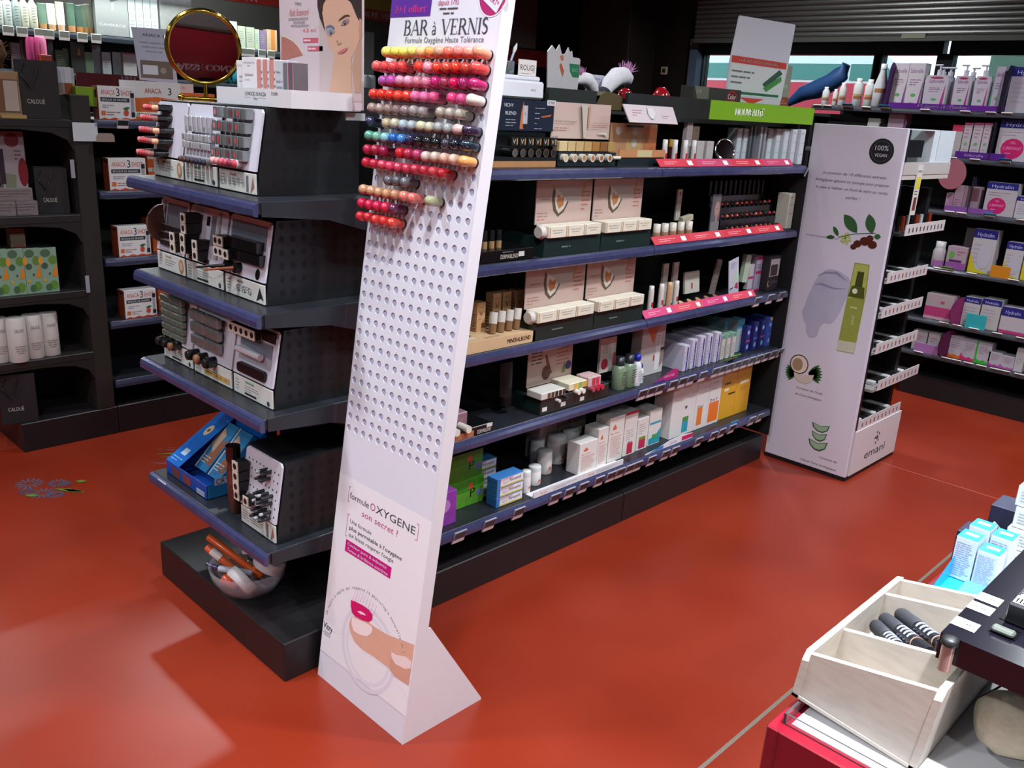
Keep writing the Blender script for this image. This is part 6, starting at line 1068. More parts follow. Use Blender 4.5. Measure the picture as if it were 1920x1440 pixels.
# left bay: bags and goods
BG = M('1C1A1D', .5, nz=.12, sc=12); BP = M('2A2228', .45, nz=.1)
def bag(lab, x0, x1, y, z, h, txt=True):
    t = empty('gift_bag', ((x0 + x1) / 2, y, z), -.25, lab, 'gift bag'); w = x1 - x0; d = .075; b = MB()
    b.box(-w / 2, w / 2, 0, .001, 0, h, BG); b.box(-w / 2, w / 2, d, d + .001, 0, h, BG); b.box(-w / 2, w / 2, 0, d, 0, .002, BG); b.box(-w / 2, -w / 2 + .001, 0, d, 0, h, BG)
    X = w / 2; xi = X - .012; vs = [(X, 0, 0), (X, d, 0), (X, 0, h), (X, d, h), (xi, d / 2, h), (X - .002, d / 2, .06)]
    b.add(vs, [(0, 1, 5)], BP); b.add(vs, [(0, 5, 4, 2), (1, 3, 4, 5)], M('221C22', .5))
    if txt: b.text('CALOUÉ', -w * .08, h * .26, .017, P('A8A49C'), -.0008, w=w * .42)
    b.build('bag_body', t); c = MB(); c.tube([(-w * .28, -.002, h * .93), (-w * .4, -.012, h * .75), (-w * .2, -.016, h * .52), (-w * .05, -.012, h * .7), (w * .05, -.002, h * .93)], .0025, BLACK, 5); c.tube([(w * .2, d, h * .93), (w * .45, d + .01, h * .8), (w * .5, d, h * .6)], .0025, BLACK, 5); c.build('rope_handle', t); return t
bag('black gift bag with rope handles on the top shelf of left gondola', 1.225, 1.375, 3.99, 1.3985, .225)
bag('dark gift bag in the shade on the second shelf of left gondola', 1.262, 1.385, 4.02, 1.0125, .19)
bag('dark gift bag on the plinth of left gondola', 1.02, 1.16, 3.98, .1305, .22)
b = MB(); WB = M('8A6E50', .5, nz=.15, sc=20); b.box(1.06, 1.235, 4.0, 4.07, 1.3985, 1.575, WB, .003); b.box(1.14, 1.228, 3.999, 4.0, 1.42, 1.545, M('6A4632', .4)); b.box(1.175, 1.226, 3.998, 3.999, 1.425, 1.54, M('A09088', .4)); b.box(1.15, 1.24, 3.97, 3.99, 1.3985, 1.412, M('A08050', .4)); tag(b.build('wooden_gift_box', None), 'tan wooden window box left of the black gift bag', 'box')
b = MB(); FU = M('5A3A20', .9, nz=.5, sc=120, bump=1); b.lathe([(0, -.06), (.05, -.05), (.075, 0), (.06, .05), (.03, .07), (0, .075)], FU, n=16); rs = random.Random(5)
for i in range(160):
    u, v = rs.uniform(0, 6.28), rs.uniform(-1, 1); d = Vector((math.cos(u) * math.sqrt(1 - v * v), math.sin(u) * math.sqrt(1 - v * v), v)); b.tube([d * .06, d * .085 + Vector((rs.uniform(-.01, .01),) * 3)], [.003, .0008], FU, 3)
tag(b.build('plush_toy', None, (1.155, 4.10, 1.64)), 'brown furry plush ball at left edge behind the wooden box', 'plush toy')
b = MB(); b.box(1.1, 1.2, 4.07, 4.15, 1.3985, 1.57, M('2A2420', .5)); tag(b.build('dark_box', None), 'dark carton under the furry plush at left edge', 'box')
for i, (pl, pr, tp, c) in enumerate(((110, 123, 125, 'A8A8B4'), (121, 137, 126, 'B0ACB0'), (135, 142, 128, '9A9AA4'))):
    ycart('perfume_box', 'narrow %s carton, %s of three right of the black bag' % (('grey', 'white and amber', 'pale')[i], nth(i, 3)), 'box', pl, pr, tp, 1.4985, 4.02 + .015 * i, .03, c, [('r', 0, 1, 0, .42, ('7A6A60', '7A3A1C', '8A7A3C')[i])], group='perfume cartons on the gondola post')
ycart('floral_box', 'white gift box with red flowers on second shelf, left edge', 'box', 8, 54, 246, 1.115, 4.03, .04, '8A7E82', [('c', .5, .85, .3, '6A2028', .12), ('c', .85, .3, .2, '6A1820', .25), ('p', [(.1, 0), (.5, 0), (.55, .25), (.05, .3)], '6A6A58'), ('r', -.1, .12, .1, .7, '2A1C28'), ('l', .55, .85, .5, .7, 3, '504850')])
ST = M('6E6264', .5, nz=.25, sc=50)
for i, (x0, x1, z0, z1) in enumerate(((1.06, 1.195, 1.0125, 1.066), (1.198, 1.262, 1.0125, 1.066), (1.05, 1.245, 1.067, 1.125))):
    pass
for i, (pl, pr, z0, h) in enumerate(((-20, 30, 1.0125, .058), (31, 71, 1.0125, .058), (-20, 64, 1.0711, .052))):
    a, c = Xp(pl, 4.0, 1.05), Xp(pr, 4.0, 1.05); carton('soap_box', 'grey wood-patterned box, %s on the second shelf' % ('lower left', 'lower right', 'upper')[i], 'box', ((a + c) / 2, 4.0, z0), c - a - .001, .12, h, ST, [('l', .0, 1, .04, .1, 1, '3A3236'), ('l', .0, 1, .3, .9, 3, '5A4E50')], group='grey wood-patterned boxes')
fr = [('c', .35, .88, .3, '4A6048', .09), ('c', .75, .72, .26, '5A7A34', .10), ('c', .25, .6, .2, '3C5640', .07), ('p', [(.62, .34), (.98, .36), (.92, .58), (.85, .6)], 'C87820'), ('c', .05, .72, .14, 'C88A30', .09), ('c', .7, .16, .24, '5A8030', .1), ('c', .4, .12, .2, '42603C', .08), ('c', .2, .28, .09, 'B09830', .04), ('c', .5, .42, .06, '3A5040', .03)]
for i in range(4): ycart('fruit_box', 'green box with orange slices and leaves, %s of four, third shelf' % nth(i, 4), 'box', -10 + 31 * i - (2 if i == 3 else 0), 21 + 30.5 * i, 467 - i, .6865, 3.99, .17, M('7A9480', .45, nz=.05), fr, group='green fruit-patterned boxes', top='1A1C1A')
ycart('small_carton', 'small worn carton lying on top of the green boxes', 'box', 24, 52, 428, .8235, 4.03, .05, '6A6454', [('r', .1, .9, .1, .5, '7A3A38')])
for i, (px, y) in enumerate(((-3, 4.02), (32, 3.985), (62, 4.01), (92, 4.02))):
    bottle('canister', 'white cylindrical canister, %s of four on the fourth shelf' % nth(i, 4), 'canister', (Xp(px, y, .5), y, .4065), [(.037, 0), (.038, .003), (.038, .185), (.036, .188)], 'B8B0AC', None, None, [('t', 'CALOUÉ', .7, .07, '505050', .035), ('l', .2, .4, 4, '807878')], group='white canisters', n=20)
b = MB(); b.box(0, .10, 0, .002, 0, .075, M('B8BCC0', .4)); b.prism([(.085, .0), (.16, 0), (.16, .025), (.15, .035), (.095, .035), (.085, .02)], -.02, -.018, M('8A7870', .4)); tag(b.build('shelf_card', None, (1.405, 3.952, 1.315)), 'white price card with beige tab clipped to the dark post', 'card')
for i, (px, z0, z1) in enumerate(((138, 1.165, 1.24), (166, .675, .75))): b = MB(); b.box(-.008, .008, -.003, 0, 0, z1 - z0, M('8A8A94', .4)); tag(b.build('label_strip', None, (Xp(px, 3.955, z0), 3.958, z0)), '%s small grey vertical label strip on the dark gondola post' % ('upper', 'lower')[i], 'label', 'grey label strips')
# ---- lit wall shelving behind, y=5.5
wl = empty('wall_shelving', (0.6, 5.5, 0), 0, 'tall lit wall shelving full of care products behind the left gondola', 'shelving')
b = MB(); b.box(0, 5.2, .40, .42, 0, 2.6, M('55534F', .6, nz=.1)); b.build('back_panel', wl)
for k_, z in enumerate((1.8145, 1.599, 1.28, .98, .66, .34)):
    b = MB(); b.box(0, 5.2, 0, .4, z - .025, z, M('20241F', .4)); b.build('shelf', wl); b = MB(); lip(b, 5.2, M('2A3038', .3), z, .04); b.build('price_rail', wl)
b = MB(); b.box(0, 5.2, .02, .06, 2.09, 2.16, M('3A3A38', .4)); b.build('light_rail', wl)
lamp('shelf_light_strip', (2.2, 5.42, 2.08), (-.35, 0, 0), 30, 3.2, (.95, 1, .98), 2.8, sy=.03)
RS = M('9A2018', .4, nz=.05)
b = MB(); b.box(Xp(300, 5.48, 2.12), Xp(524, 5.48, 2.12), 0, .01, 2.086, 2.17, RS); b.text('WELEDA', Xp(505, 5.48, 2.1) - .09, 2.10, .045, P('D8C8C4'), -.0006, al='r', w=.26, bold=.003); tag(b.build('wall_sign', None, (0, 5.48, 0)), 'red brand sign strip above the mirror on the back wall', 'sign')
b = MB(); b.box(Xp(640, 5.48, 2.12), Xp(860, 5.48, 2.12), 0, .01, 2.083, 2.152, RS); b.text('RENÉ FURTERER', Xp(677, 5.48, 2.12) + .03, 2.10, .04, P('D8CCC8'), -.0006, al='l', w=.29 + .12, bold=.003); b.box(Xp(640, 5.48, 2.12), Xp(860, 5.48, 2.12), 0, .008, 2.154, 2.40, M('8C8A28', .5)); tag(b.build('wall_sign', None, (0, 5.478, 0)), 'red brand sign strip under an olive panel beside the polish stand', 'sign')
b = MB(); b.box(Xp(143, 5.0, 1.59), Xp(300, 5.0, 1.59), 0, .01, 1.50, 1.598, M('5E0E16', .5, nz=.08)); b.text('PROMO', Xp(228, 5.0, 1.58), 1.555, .045, P('B8909C'), -.0006, al='l', w=.2, bold=.003); tag(b.build('wall_sign', None, (0, 5.0, .0)), 'dark red promotion sign band seen over the slimming boxes', 'sign')
def wallrow(y, z, rows):
    for r_ in rows:
        nm, lab, pl, pr, tp, col, ops = r_[:7]; ycart(nm, lab, 'box', pl, pr, tp, z, y, .07, col, ops, group='care boxes on lit back wall')
WY = 5.52; WZ = 1.815
gt = [('l', .15, .85, .3, .8, 5, '8A908A')]
for i, (px, tp, c, cc) in enumerate(((85, 5, '5E7868', 'B88A58'), (102, 6, 'C8C4C0', 'C09A70'), (119, 3, 'C8C4B4', 'C8A888'), (139, 5, '4A6656', 'B88A60'), (154, 9, '3A5246', 'B07A48'), (164, 8, '4A5A48', '8A6A40'), (173, 7, '5A6050', '7A5A38'))):
    a, z0 = Xp(px, WY, WZ), WZ; h = Zp(tp, a, WY) - z0; tube_stand('cream_tube', '%s cream tube, %s of seven with tan caps on lit back wall' % (('green', 'white', 'ivory', 'mid green', 'dark green', 'olive', 'grey-green')[i], nth(i, 7)), 'tube', (a, WY + .03, z0), .046, .03, h, c, cc, gt, group='cream tubes with tan caps')
for i, (pl, pr, c) in enumerate(((-5, 10, 'B8C0B8'), (11, 28, 'B4C0BC'), (30, 42, '8A9A98'), (44, 58, 'C8C8B4'), (60, 74, 'CCCCB8'))):
    a = Xp((pl + pr) / 2, WY, WZ); bottle('lotion_bottle', 'pale lotion bottle, %s of five at left end of lit back wall' % nth(i, 5), 'bottle', (a, WY + .03, WZ), [(.022, 0), (.024, .004), (.024, .12), (.012, .14)], c, [(.012, .138), (.012, .17), (0, .172)], 'C8CCC8', [('l', .2, .8, 6, '8A948E')], group='pale lotion bottles')
ycart('care_box', 'large grey box printed in white on the lit back wall', 'box', 182, 243, -12, WZ, WY - .01, .05, M('8C9290', .4, nz=.05), [('t', 'GAMARDE', .5, .22, .07, 'C8CCCC', .82), ('p', [(.35, .95), (.5, .8), (.8, .9), (.6, .99)], '50565A'), ('r', .5, .56, .6, .8, 'A8ACA8')])
for i in range(4): ycart('care_box', 'tall white care box, %s of four right of the grey box' % nth(i, 4), 'box', 244 + 14 * i, 257 + 14 * i, -2, WZ, WY, .05, 'B8C4C0', [('l', .15, .85, .2, .8, 6, '98A4A0')], group='tall white care boxes')
ycart('care_box', 'silvery display card behind the gold mirror', 'card', 303, 362, -10, WZ, WY, .02, M('8C908E', .3, nz=.3, sc=25), [])
for i, (nm, pl, pr, tp, c, ops) in enumerate((('brown', 386, 404, 24, '6A3A20', [('r', 0, 1, .92, 1, 'A87030'), ('l', .1, .9, .1, .9, 9, '8A5A38')]), ('white-blue', 405, 415, 36, 'B0C4C8', [('r', 0, 1, .0, .35, '4A78A8')]), ('lime and white', 433, 446, 40, 'B4C0B0', [('r', 0, 1, .0, .5, '8AA860')]), ('pale green', 447, 461, 49, 'A8B4A0', gt), ('pale grey-green', 463, 478, 51, 'A4B09C', gt), ('lilac', 488, 500, 57, '7A6A8A', gt), ('cream and orange', 501, 520, 56, 'B8A080', [('r', .4, .8, 0, 1, 'B87A40')]), ('pale mint', 479, 487, 55, 'A8B8A4', gt))):
    ycart('care_box', '%s care box on the lit back wall right of the mirror' % nm, 'box', pl, pr, tp, WZ, WY, .05, c, ops, group='care boxes right of the mirror')
bottle('lotion_bottle', 'white and blue bottle right of the mirror, lit back wall', 'bottle', (Xp(424, WY, WZ), WY + .02, WZ), [(.018, 0), (.02, .004), (.02, .13), (.013, .14)], 'C8D0D4', [(.013, .138), (.013, .175), (0, .177)], 'C8C8CC', [('b', .05, .55, '4A7AB0')])
for i, px in enumerate((15, 41, 74, 91, 120, 154, 180, 432, 457, 470, 491, 508)): price_tag('white-rimmed price tag, %s on the lit back wall shelf' % nth(i, 12), (Xp(px, 5.485, WZ - .02), 5.483, WZ + .0), 0, 'price tags on the lit back wall shelf', w=.055, h=.05, tilt=.1, light=1)
# lower row
LZ = 1.5995
for i, (lab, pl, pr, tp, c, ops) in enumerate((('grey-pink box at left', 24, 42, 80, '7A6A78', gt), ('white box with curved line', 27, 53, 97, 'A4A8B0', [('s', [(.3, .9), (.5, .6), (.95, .4)], .004, '4A3040')]), ('olive-topped box behind pink bottles', 43, 75, 69, '5A5A48', []), ('tall grey card with small white seal', 76, 104, 66, '6E7276', [('r', .1, .4, .42, .6, 'B0B4B8')]), ('green box beside grey card', 107, 125, 94, '486048', gt), ('grey-green box second in the green group', 121, 135, 91, '5A6A58', gt), ('dark box with orange triangle', 136, 162, 76, '3E4640', [('p', [(.45, .55), (.7, .55), (.6, .8)], 'B07828')]), ('bright green box with plants', 142, 160, 99, '6A8A6A', [('c', .5, .5, .3, '4A7048', .2), ('r', 0, 1, 0, .1, 'A8A040')]), ('pale green box next to plants box', 162, 177, 98, '6E8A70', gt), ('tall narrow grey-white box', 176, 192, 84, '9A9AA8', gt), ('white box, first of three above the dark red sign', 194, 210, 98, 'A8ACB4', gt), ('white box, second of three above the dark red sign', 213, 230, 98, 'A8ACB0', gt), ('white box with pink lid line, third above the dark red sign', 233, 258, 99, 'B4B0B4', [('r', 0, 1, .93, 1, 'A04A78'), ('c', .5, .5, .12, '9AB8A0')]))):
    ycart('care_box', lab + ', lower wall row', 'box', pl, pr, tp, LZ, 5.52 + .03 * (i % 2), .03, c, ops, group='boxes in lower row of back wall')
for i, (px, c) in enumerate(((56, 'A03A6A'), (67, 'A84070'), (78, 'B86A88'))): bottle('lotion_bottle', 'pink bottle, %s of three behind the black gift bag' % nth(i, 3), 'bottle', (Xp(px, 5.5, LZ + .1), 5.49, LZ), [(.02, 0), (.022, .005), (.024, .15), (.02, .17)], c, group='pink bottles')
ycart('care_box', 'brick red small box poking above the black gift bag', 'box', 79, 99, 103, LZ, 5.44, .04, '8A3020')
for i, px in enumerate((412, 427, 443, 462)):
    h = .12; o = bottle('pump_bottle', 'teal bottle with blue pump, %s of four right of the mirror foot' % nth(i, 4), 'pump bottle', (Xp(px, 5.5, 1.6), 5.52, LZ - .0), [(.026, 0), (.028, .004), (.028, .085), (.012, .10)], '1E7A88', [(.012, .098), (.014, .102), (.014, .12), (.005, .122), (.005, .14), (.012, .142), (.012, .15), (0, .152)], '164A98', [('l', .2, .8, 5, '3A98A0')], group='teal pump bottles', capname='pump')
b = MB(); b.lathe([(.02, .0), (.02, .05), (.024, .06), (.012, .14), (.003, .145)], M('A83A30', .35), n=14); tag(b.build('cream_tube', None, (Xp(459, 5.56, 1.65), 5.60, LZ)), 'red tube standing behind the blue pumps', 'tube')
for i, (pl, pr, tp, c) in enumerate(((450, 486, 137, 'B0B0A8'), (412, 440, 150, '9A9A9A'), (474, 500, 129, '9C8C94'))): ycart('care_box', '%s low box %s the blue pump bottles' % (('white and red', 'grey', 'lilac-white')[i], ('behind right of', 'in front of', 'right of')[i]), 'box', pl, pr, tp, LZ, 5.57 - .06 * (i == 1), .03, c, [('r', 0, 1, .2, .3, 'A04038')] if i == 0 else [])
# goods between mirror poster and polish stand
ycart('care_box', 'tall grey-green carton seen between poster and polish stand', 'box', 678, 701, 60, 1.5985, 5.2, .05, '6E7470', [('r', .3, .5, .12, .25, '202420')])
for i, px in enumerate((684, 696)): bottle('glass_jar', '%s clear glass jar beside the poster edge' % ('left', 'right')[i], 'jar', (Xp(px, 5.1, 1.62), 5.1, 1.60), [(.028, 0), (.03, .005), (.03, .09), (.026, .10)], M('A8B4B8', .1, nz=.05, coat=.5), group='clear glass jars')
b = MB(); b.box(Xp(655, 5.04, 1.6), Xp(860, 5.04, 1.6), 0, .26, 0, 1.598, M('3A3836', .5, nz=.1)); tag(b.build('display_counter', None, (0, 5.04, 0)), 'dark low counter in front of back wall beside the polish stand', 'counter')
b = MB(); b.box(0, .5, 0, .02, 0, .55, M('5C5C58', .6)); b.box(-.05, .75, -.004, -.0005, -.13, -.01, M('7A1420', .5)); b.box(.2, .22, .02, .04, -1.9, .5, M('2A2A28')); b.box(-.05, .75, .0, .04, -2.0, -1.95, M('2A2A28')); tag(b.build('brand_panel', None, (4.95, 5.2, 2.06 - .06)), 'grey panel over a dark red band behind the polish stand', 'panel')
# ================================================================ RIGHT WALL SHELVING (faces -X)
RX = 5.40; RZ = [1.667, 1.416, 1.12, .795, .487, .285]
def xcart(name, label, pl, pr, tp_, k, col, ops=(), x=RX + .02, d=.08, cat='box', z=None, **kw):
    z = RZ[k] if z is None else z; a, c = Yp(pl, x, z), Yp(pr, x, z); h = Zp(tp_, x, (a + c) / 2) - z
    return carton(name, label, cat, (x, (a + c) / 2, z), a - c - .002, d, h, col, ops, rz=ER, **kw)
rw = empty('wall_shelving', (RX, 1.2, 0), 0, 'black wall shelving under the shop windows with pink and white boxes', 'shelving')
b = MB(); b.box(.05, .5, -2.2, .72, 0, .13, M('1A1A1D', .4, nz=.2), .003); b.build('plinth', rw)
b = MB(); b.box(.44, .46, -2.2, 1.56, .12, 1.66, PANEL); b.build('back_panel', rw)
b = MB(); b.box(.05, .44, 1.54, 1.56, .0, 1.6, M('121214', .5)); b.build('side_panel', rw)
RL = M('50525A', .2, me=.4, nz=.2)
for k_, z in enumerate(RZ):
    L = 3.76; b = MB(); b.box(0.006, .44, -2.2, 1.54, z - .026, z - .0008, SHELFM); b.build('shelf', rw)
    l = MB(); l.T = Matrix.Rotation(ER, 4, 'Z'); lip(l, 3.74, RL, z, .03); l.T = I4; l.build('price_rail', rw, (0, 1.54, 0))
saf = [('t', 'Saforelle', .5, .78, .1, '8A4A88', .8), ('l', .15, .85, .5, .66, 3, '8A5A80'), ('c', .5, .3, .16, '5A9A58', .035), ('l', .3, .7, .1, .16, 1, 'A080A0')]
pw = 'C0B8BE'
# row A
for i, (px, w_, tp) in enumerate(((1547, .042, 163), (1565, .03, 167), (1578, .042, 155), (1606, .055, 147), (1627, .055, 149))):
    y = Yp(px, RX + .05, 1.7); h = Zp(tp, RX + .05, y) - RZ[0]
    bottle('baby_lotion_bottle', 'white rounded bottle with ochre label, %s of five on top right shelf' % nth(i, 5), 'bottle', (RX + .05, y, RZ[0]), [(w_ * .45, 0), (w_ * .5, .004), (w_ * .5, h * .75), (w_ * .3, h * .88)], 'C8C8C4', [(w_ * .3, h * .87), (w_ * .3, h), (0, h)], 'D0D0D0', [('b', .3, .42, '9A5A40', 150, 260), ('b', .44, .5, 'B89A48', 150, 260)], group='white bottles with ochre labels', rz=0)
y = Yp(1647, RX + .05, 1.7); bottle('milk_bottle', 'tall white bottle with long neck beside the violet divider', 'bottle', (RX + .05, y, RZ[0]), [(.036, 0), (.04, .005), (.04, .12), (.018, .2), (.016, .22)], 'C4C4C4', [(.018, .215), (.018, .245), (0, .246)], 'D0D0D0', [('b', .38, .48, '9A6A48', 150, 260)])
b = MB(); b.prism([(-.0, 0), (.02, 0), (.03, .235), (.02, .25), (.01, .22)], 0, .14, M('3A1A48', .35, nz=.4, sc=80)); tag(b.build('shelf_divider', None, (RX - .01, Yp(1657, RX, 1.7), RZ[0]), ER), 'violet patterned shelf divider on the top right shelf', 'divider')
b = MB(); wv = Yp(1662, RX, 1.67) - Yp(1880, RX, 1.67); b.box(0, wv, -.004, 0, 0, .03, M('5A1E80', .4)); b.text("L'Expert de l'intime", wv * .5, .008, .018, P('C0B0D0'), -.0046, w=.28, sh=.2, bold=.001); tag(b.build('shelf_strip', None, (RX + .004, Yp(1662, RX, 1.67), RZ[0]), ER), 'violet strip in front of the white intimate-care boxes', 'shelf strip')
for i, (pl, pr) in enumerate(((1664, 1692), (1692, 1722))): xcart('care_box', 'tall white box with violet corner, %s of two on top right shelf' % ('left', 'right')[i], pl, pr, 118, 0, pw, saf + [('p', [(.97, .0), (.8, .0), (.98, .6)], '7A3A80')], group='tall white and violet boxes')
bsp = saf + [('p', [(1, .0), (.8, .0), (1, .75)], 'A03078'), ('c', .5, .93, .35, '9A3058', .03)]
for i, (px, w_) in enumerate(((1751, .13), (1800, .09), (1836, .08))):
    y = Yp(px, RX + .04, 1.7); t = empty('pump_bottle', (RX + .02, y, RZ[0]), ER, '%s wide white pump bottle with magenta edge on top right shelf' % ('large left', 'middle', 'right')[i], 'pump bottle', 'white pump bottles')
    b = MB(); h = .185; b.prism([(-w_ * .45, 0), (w_ * .45, 0), (w_ * .5, h * .85), (w_ * .42, h), (-w_ * .42, h), (-w_ * .5, h * .85)], 0, .05, M('B8B0BC', .35)); draw(b, w_ * .8, h, bsp); b.build('bottle', t)
    c = MB(); c.cyl(0, .025, h, h + .03, .014, M('C4C0CC', .3), 12); c.cyl(0, .025, h + .03, h + .05, .006, M('C4C0CC', .3), 8); c.box(-.03, .012, .018, .032, h + .05, h + .06, M('C4C0CC', .3), .003); c.build('pump', t)
for i, px in enumerate((1765, 1778, 1821)):
    y = Yp(px, RX + .12, 1.8); b = MB(); b.cyl(0, 0, 0, .18, .03, M('B0A8B8', .35), 12); b.cyl(0, 0, .18, .21, .014, M('C4C0CC', .3), 10); b.box(-.012, .012, -.03, .01, .225, .235, M('C4C0CC', .3), .003); b.cyl(0, 0, .2, .23, .006, M('C4C0CC', .3), 8); tag(b.build('pump_bottle', None, (RX + .12, y, RZ[0])), 'rear white pump bottle, %s of three behind the wide ones' % nth(i, 3), 'pump bottle', 'rear white pump bottles')
xcart('care_box', 'tall whitish box before the dark divider, top right shelf', 1853, 1870, 125, 0, 'A8A0B0', saf)
b = MB(); b.prism([(0, 0), (.02, 0), (.03, .22), (.02, .24), (.008, .2)], 0, .14, M('1E1A2E', .35, nz=.4, sc=80)); tag(b.build('shelf_divider', None, (RX - .01, Yp(1873, RX, 1.7), RZ[0]), ER), 'dark shelf divider near right frame edge on the top right shelf', 'divider')
hy = [('r', 0, 1, .8, 1, '1E1E6A'), ('t', 'Hydralin', .5, .84, .09, 'A8A8D0', .7), ('l', .1, .9, .2, .7, 5, 'A098A8')]
xcart('care_box', 'white box with dark blue top at right edge of top right shelf', 1882, 1950, 126, 0, 'A8A0AC', hy)
for i, px in enumerate((1534, 1552, 1590, 1625, 1660, 1735, 1810, 1858, 1888)):
    price_tag('electronic price tag, %s on the top right shelf' % nth(i, 9), (RX - .012, Yp(px, RX, 1.65), RZ[0] + .002), ER, 'price tags on the top right shelf', w=.055, h=.04, tilt=.9, light=1, clip='2A8AA8' if i in (2, 4) else None)
# things seen between row A and the tall display
b = MB(); b.box(0, .5, 0, .02, 0, .16, M('1C1A1C', .4, nz=.5, sc=20)); b.shape([(.1, .02), (.25, .12), (.32, .1), (.2, .0)], M('4A3A38', .5), -.001); tag(b.build('picture_panel', None, (RX + .03, Yp(1545, RX, 1.5), RZ[1]), ER), 'dark picture panel under the top right shelf at its left end', 'panel')
xcart('care_box', 'pink-topped white box half hidden behind the tall display', 1655, 1688, 209, 1, '9A8090', [('r', .9, 1, 0, 1, '5A2A68')], x=RX + .02); xcart('care_box', 'small white round-edged box at left of pink-topped one', 1618, 1640, 222, 1, 'A8A8A4')
# row B
for i, (pl, pr) in enumerate(((1797, 1812), (1814, 1832), (1833, 1848))): xcart('care_box', 'white slim box with pink top, %s of three, second right shelf' % nth(i, 3), pl, pr, 230, 1, 'B0A4AC', [('r', 0, 1, .93, 1, 'A04068'), ('c', .5, .4, .22, '6A9A78', .05), ('l', .2, .8, .55, .85, 3, 'A07A90'), ('l', .2, .8, .1, .3, 2, 'A090A0')], group='white slim boxes with pink top')
xcart('care_box', 'low white box with red top beside the tall display', 1776, 1796, 234, 1, 'A8A0A0', [('r', 0, 1, .8, 1, 'B03050')])
b = MB(); b.box(0, .26, -.004, 0, 0, .035, M('4E1E78', .4)); b.text('Saforelle', .1, .01, .014, P('A890C0'), -.0046, w=.1); tag(b.build('shelf_strip', None, (RX + .006, Yp(1788, RX, 1.4), RZ[1]), ER), 'violet strip below the slim pink-topped boxes', 'shelf strip')
ov = hy[:2] + [('c', .42, .3, .3, 'B0185C', .25), ('t', 'LUBRIFIANT', .42, .28, .07, 'D08AB0', .48), ('l', .25, .6, .16, .22, 1, 'D08AB0'), ('t', 'GEL', .42, .42, .06, 'D08AB0', .14), ('l', .1, .9, .6, .75, 2, 'A8A0A8')]
xcart('care_box', 'large white box with magenta oval, second right shelf', 1862, 1935, 225, 1, 'ACA4AC', ov)
xcart('care_box', 'large white box with magenta oval, third right shelf', 1840, 1898, 343, 2, 'A49CA4', ov)
b = MB(); b.disc(0, 0, .075, M('9A5A68', .45, nz=.1), 0, rz=.085, n=28); b.disc(0, 0, .075, M('9A5A68', .45, nz=.1), .002, rz=.085, n=28); tag(b.build('shelf_wobbler', None, (RX - .02, Yp(1786, RX, 1.3), 1.325), ER), 'round pinkish shelf wobbler below the second right shelf', 'wobbler')
for i in range(2): b = MB(); b.box(0, .14, 0, .004, 0, .2, M('2A2638', .3, nz=.4, sc=60)); tag(b.build('shelf_divider', None, (RX + .0, Yp((1852, 1833)[i], RX, 1.4), RZ[1 + i]), 0), 'dark clear divider on the %s right shelf' % ('second', 'third')[i], 'divider', 'dark dividers')
# row C
for i, (pl, pr, tp, c) in enumerate(((1769, 1783, 362, 'A8849C'), (1783, 1800, 348, 'A890A0'), (1800, 1829, 350, '9A8290'))): xcart('care_box', 'pink box, %s of three on third right shelf' % nth(i, 3), pl, pr, tp, 2, c, [('r', .5, 1, .45, .95, '6A4A50')] if i == 2 else [('t', '7', .3, .75, .1, 'B03060'), ('l', .1, .9, .2, .5, 3, 'A05080')], group='pink boxes third right shelf')
xcart('care_box', 'white box with blue top at right edge of third right shelf', 1899, 1950, 370, 2, 'A8A4AC', hy)
b = MB(); b.box(0, .26, -.004, 0, 0, .03, M('7A4A90', .3)); tag(b.build('shelf_strip', None, (RX + .006, Yp(1768, RX, 1.1), RZ[2]), ER), 'lilac strip below the pink boxes, third right shelf', 'shelf strip')
# row D
y = Yp(1759, RX + .03, .85); bottle('pill_bottle', 'white bottle with round cap and pink label, fourth right shelf', 'bottle', (RX + .04, y, RZ[3]), [(.034, 0), (.036, .004), (.036, .09), (.026, .11)], 'A8A0A4', [(.027, .108), (.027, .145), (0, .146)], 'B8B4B4', [('b', .05, .35, '9A5A98', 150, 300), ('l', .4, .8, 4, 'A06A80')])
xcart('care_box', 'low pink-white box with green spot, fourth right shelf', 1770, 1807, 463, 3, 'A08C98', [('c', .25, .62, .14, '5A9A48', .18), ('r', 0, 1, .0, .3, '8A4A90'), ('l', .5, .95, .6, .85, 2, 'A05068'), ('r', .15, .8, .32, .42, '5A1E60')])
yl = hy + [('p', [(0, .0), (1, 0), (.3, .1), (.1, .35), (0, .5)], 'B8A820'), ('c', .6, .4, .3, 'A8A4B0', .3)]
for i, (pl, pr, tp) in enumerate(((1812, 1856, 431), (1875, 1909, 455), (1911, 1945, 458))): xcart('care_box', 'white and yellow box with blue top, %s of three, fourth right shelf' % nth(i, 3), pl, pr, tp, 3, 'A8A4A8', yl, group='yellow-cornered boxes')
xcart('care_box', 'grey photo card behind the yellow-cornered boxes', 1797, 1815, 427, 3, '5A5054', x=RX + .1); xcart('shelf_strip', 'orange strip on the fourth right shelf edge', 1853, 1890, 499, 3, 'B87418', x=RX - .003, d=.003, cat='shelf strip', z=RZ[3] - .02)
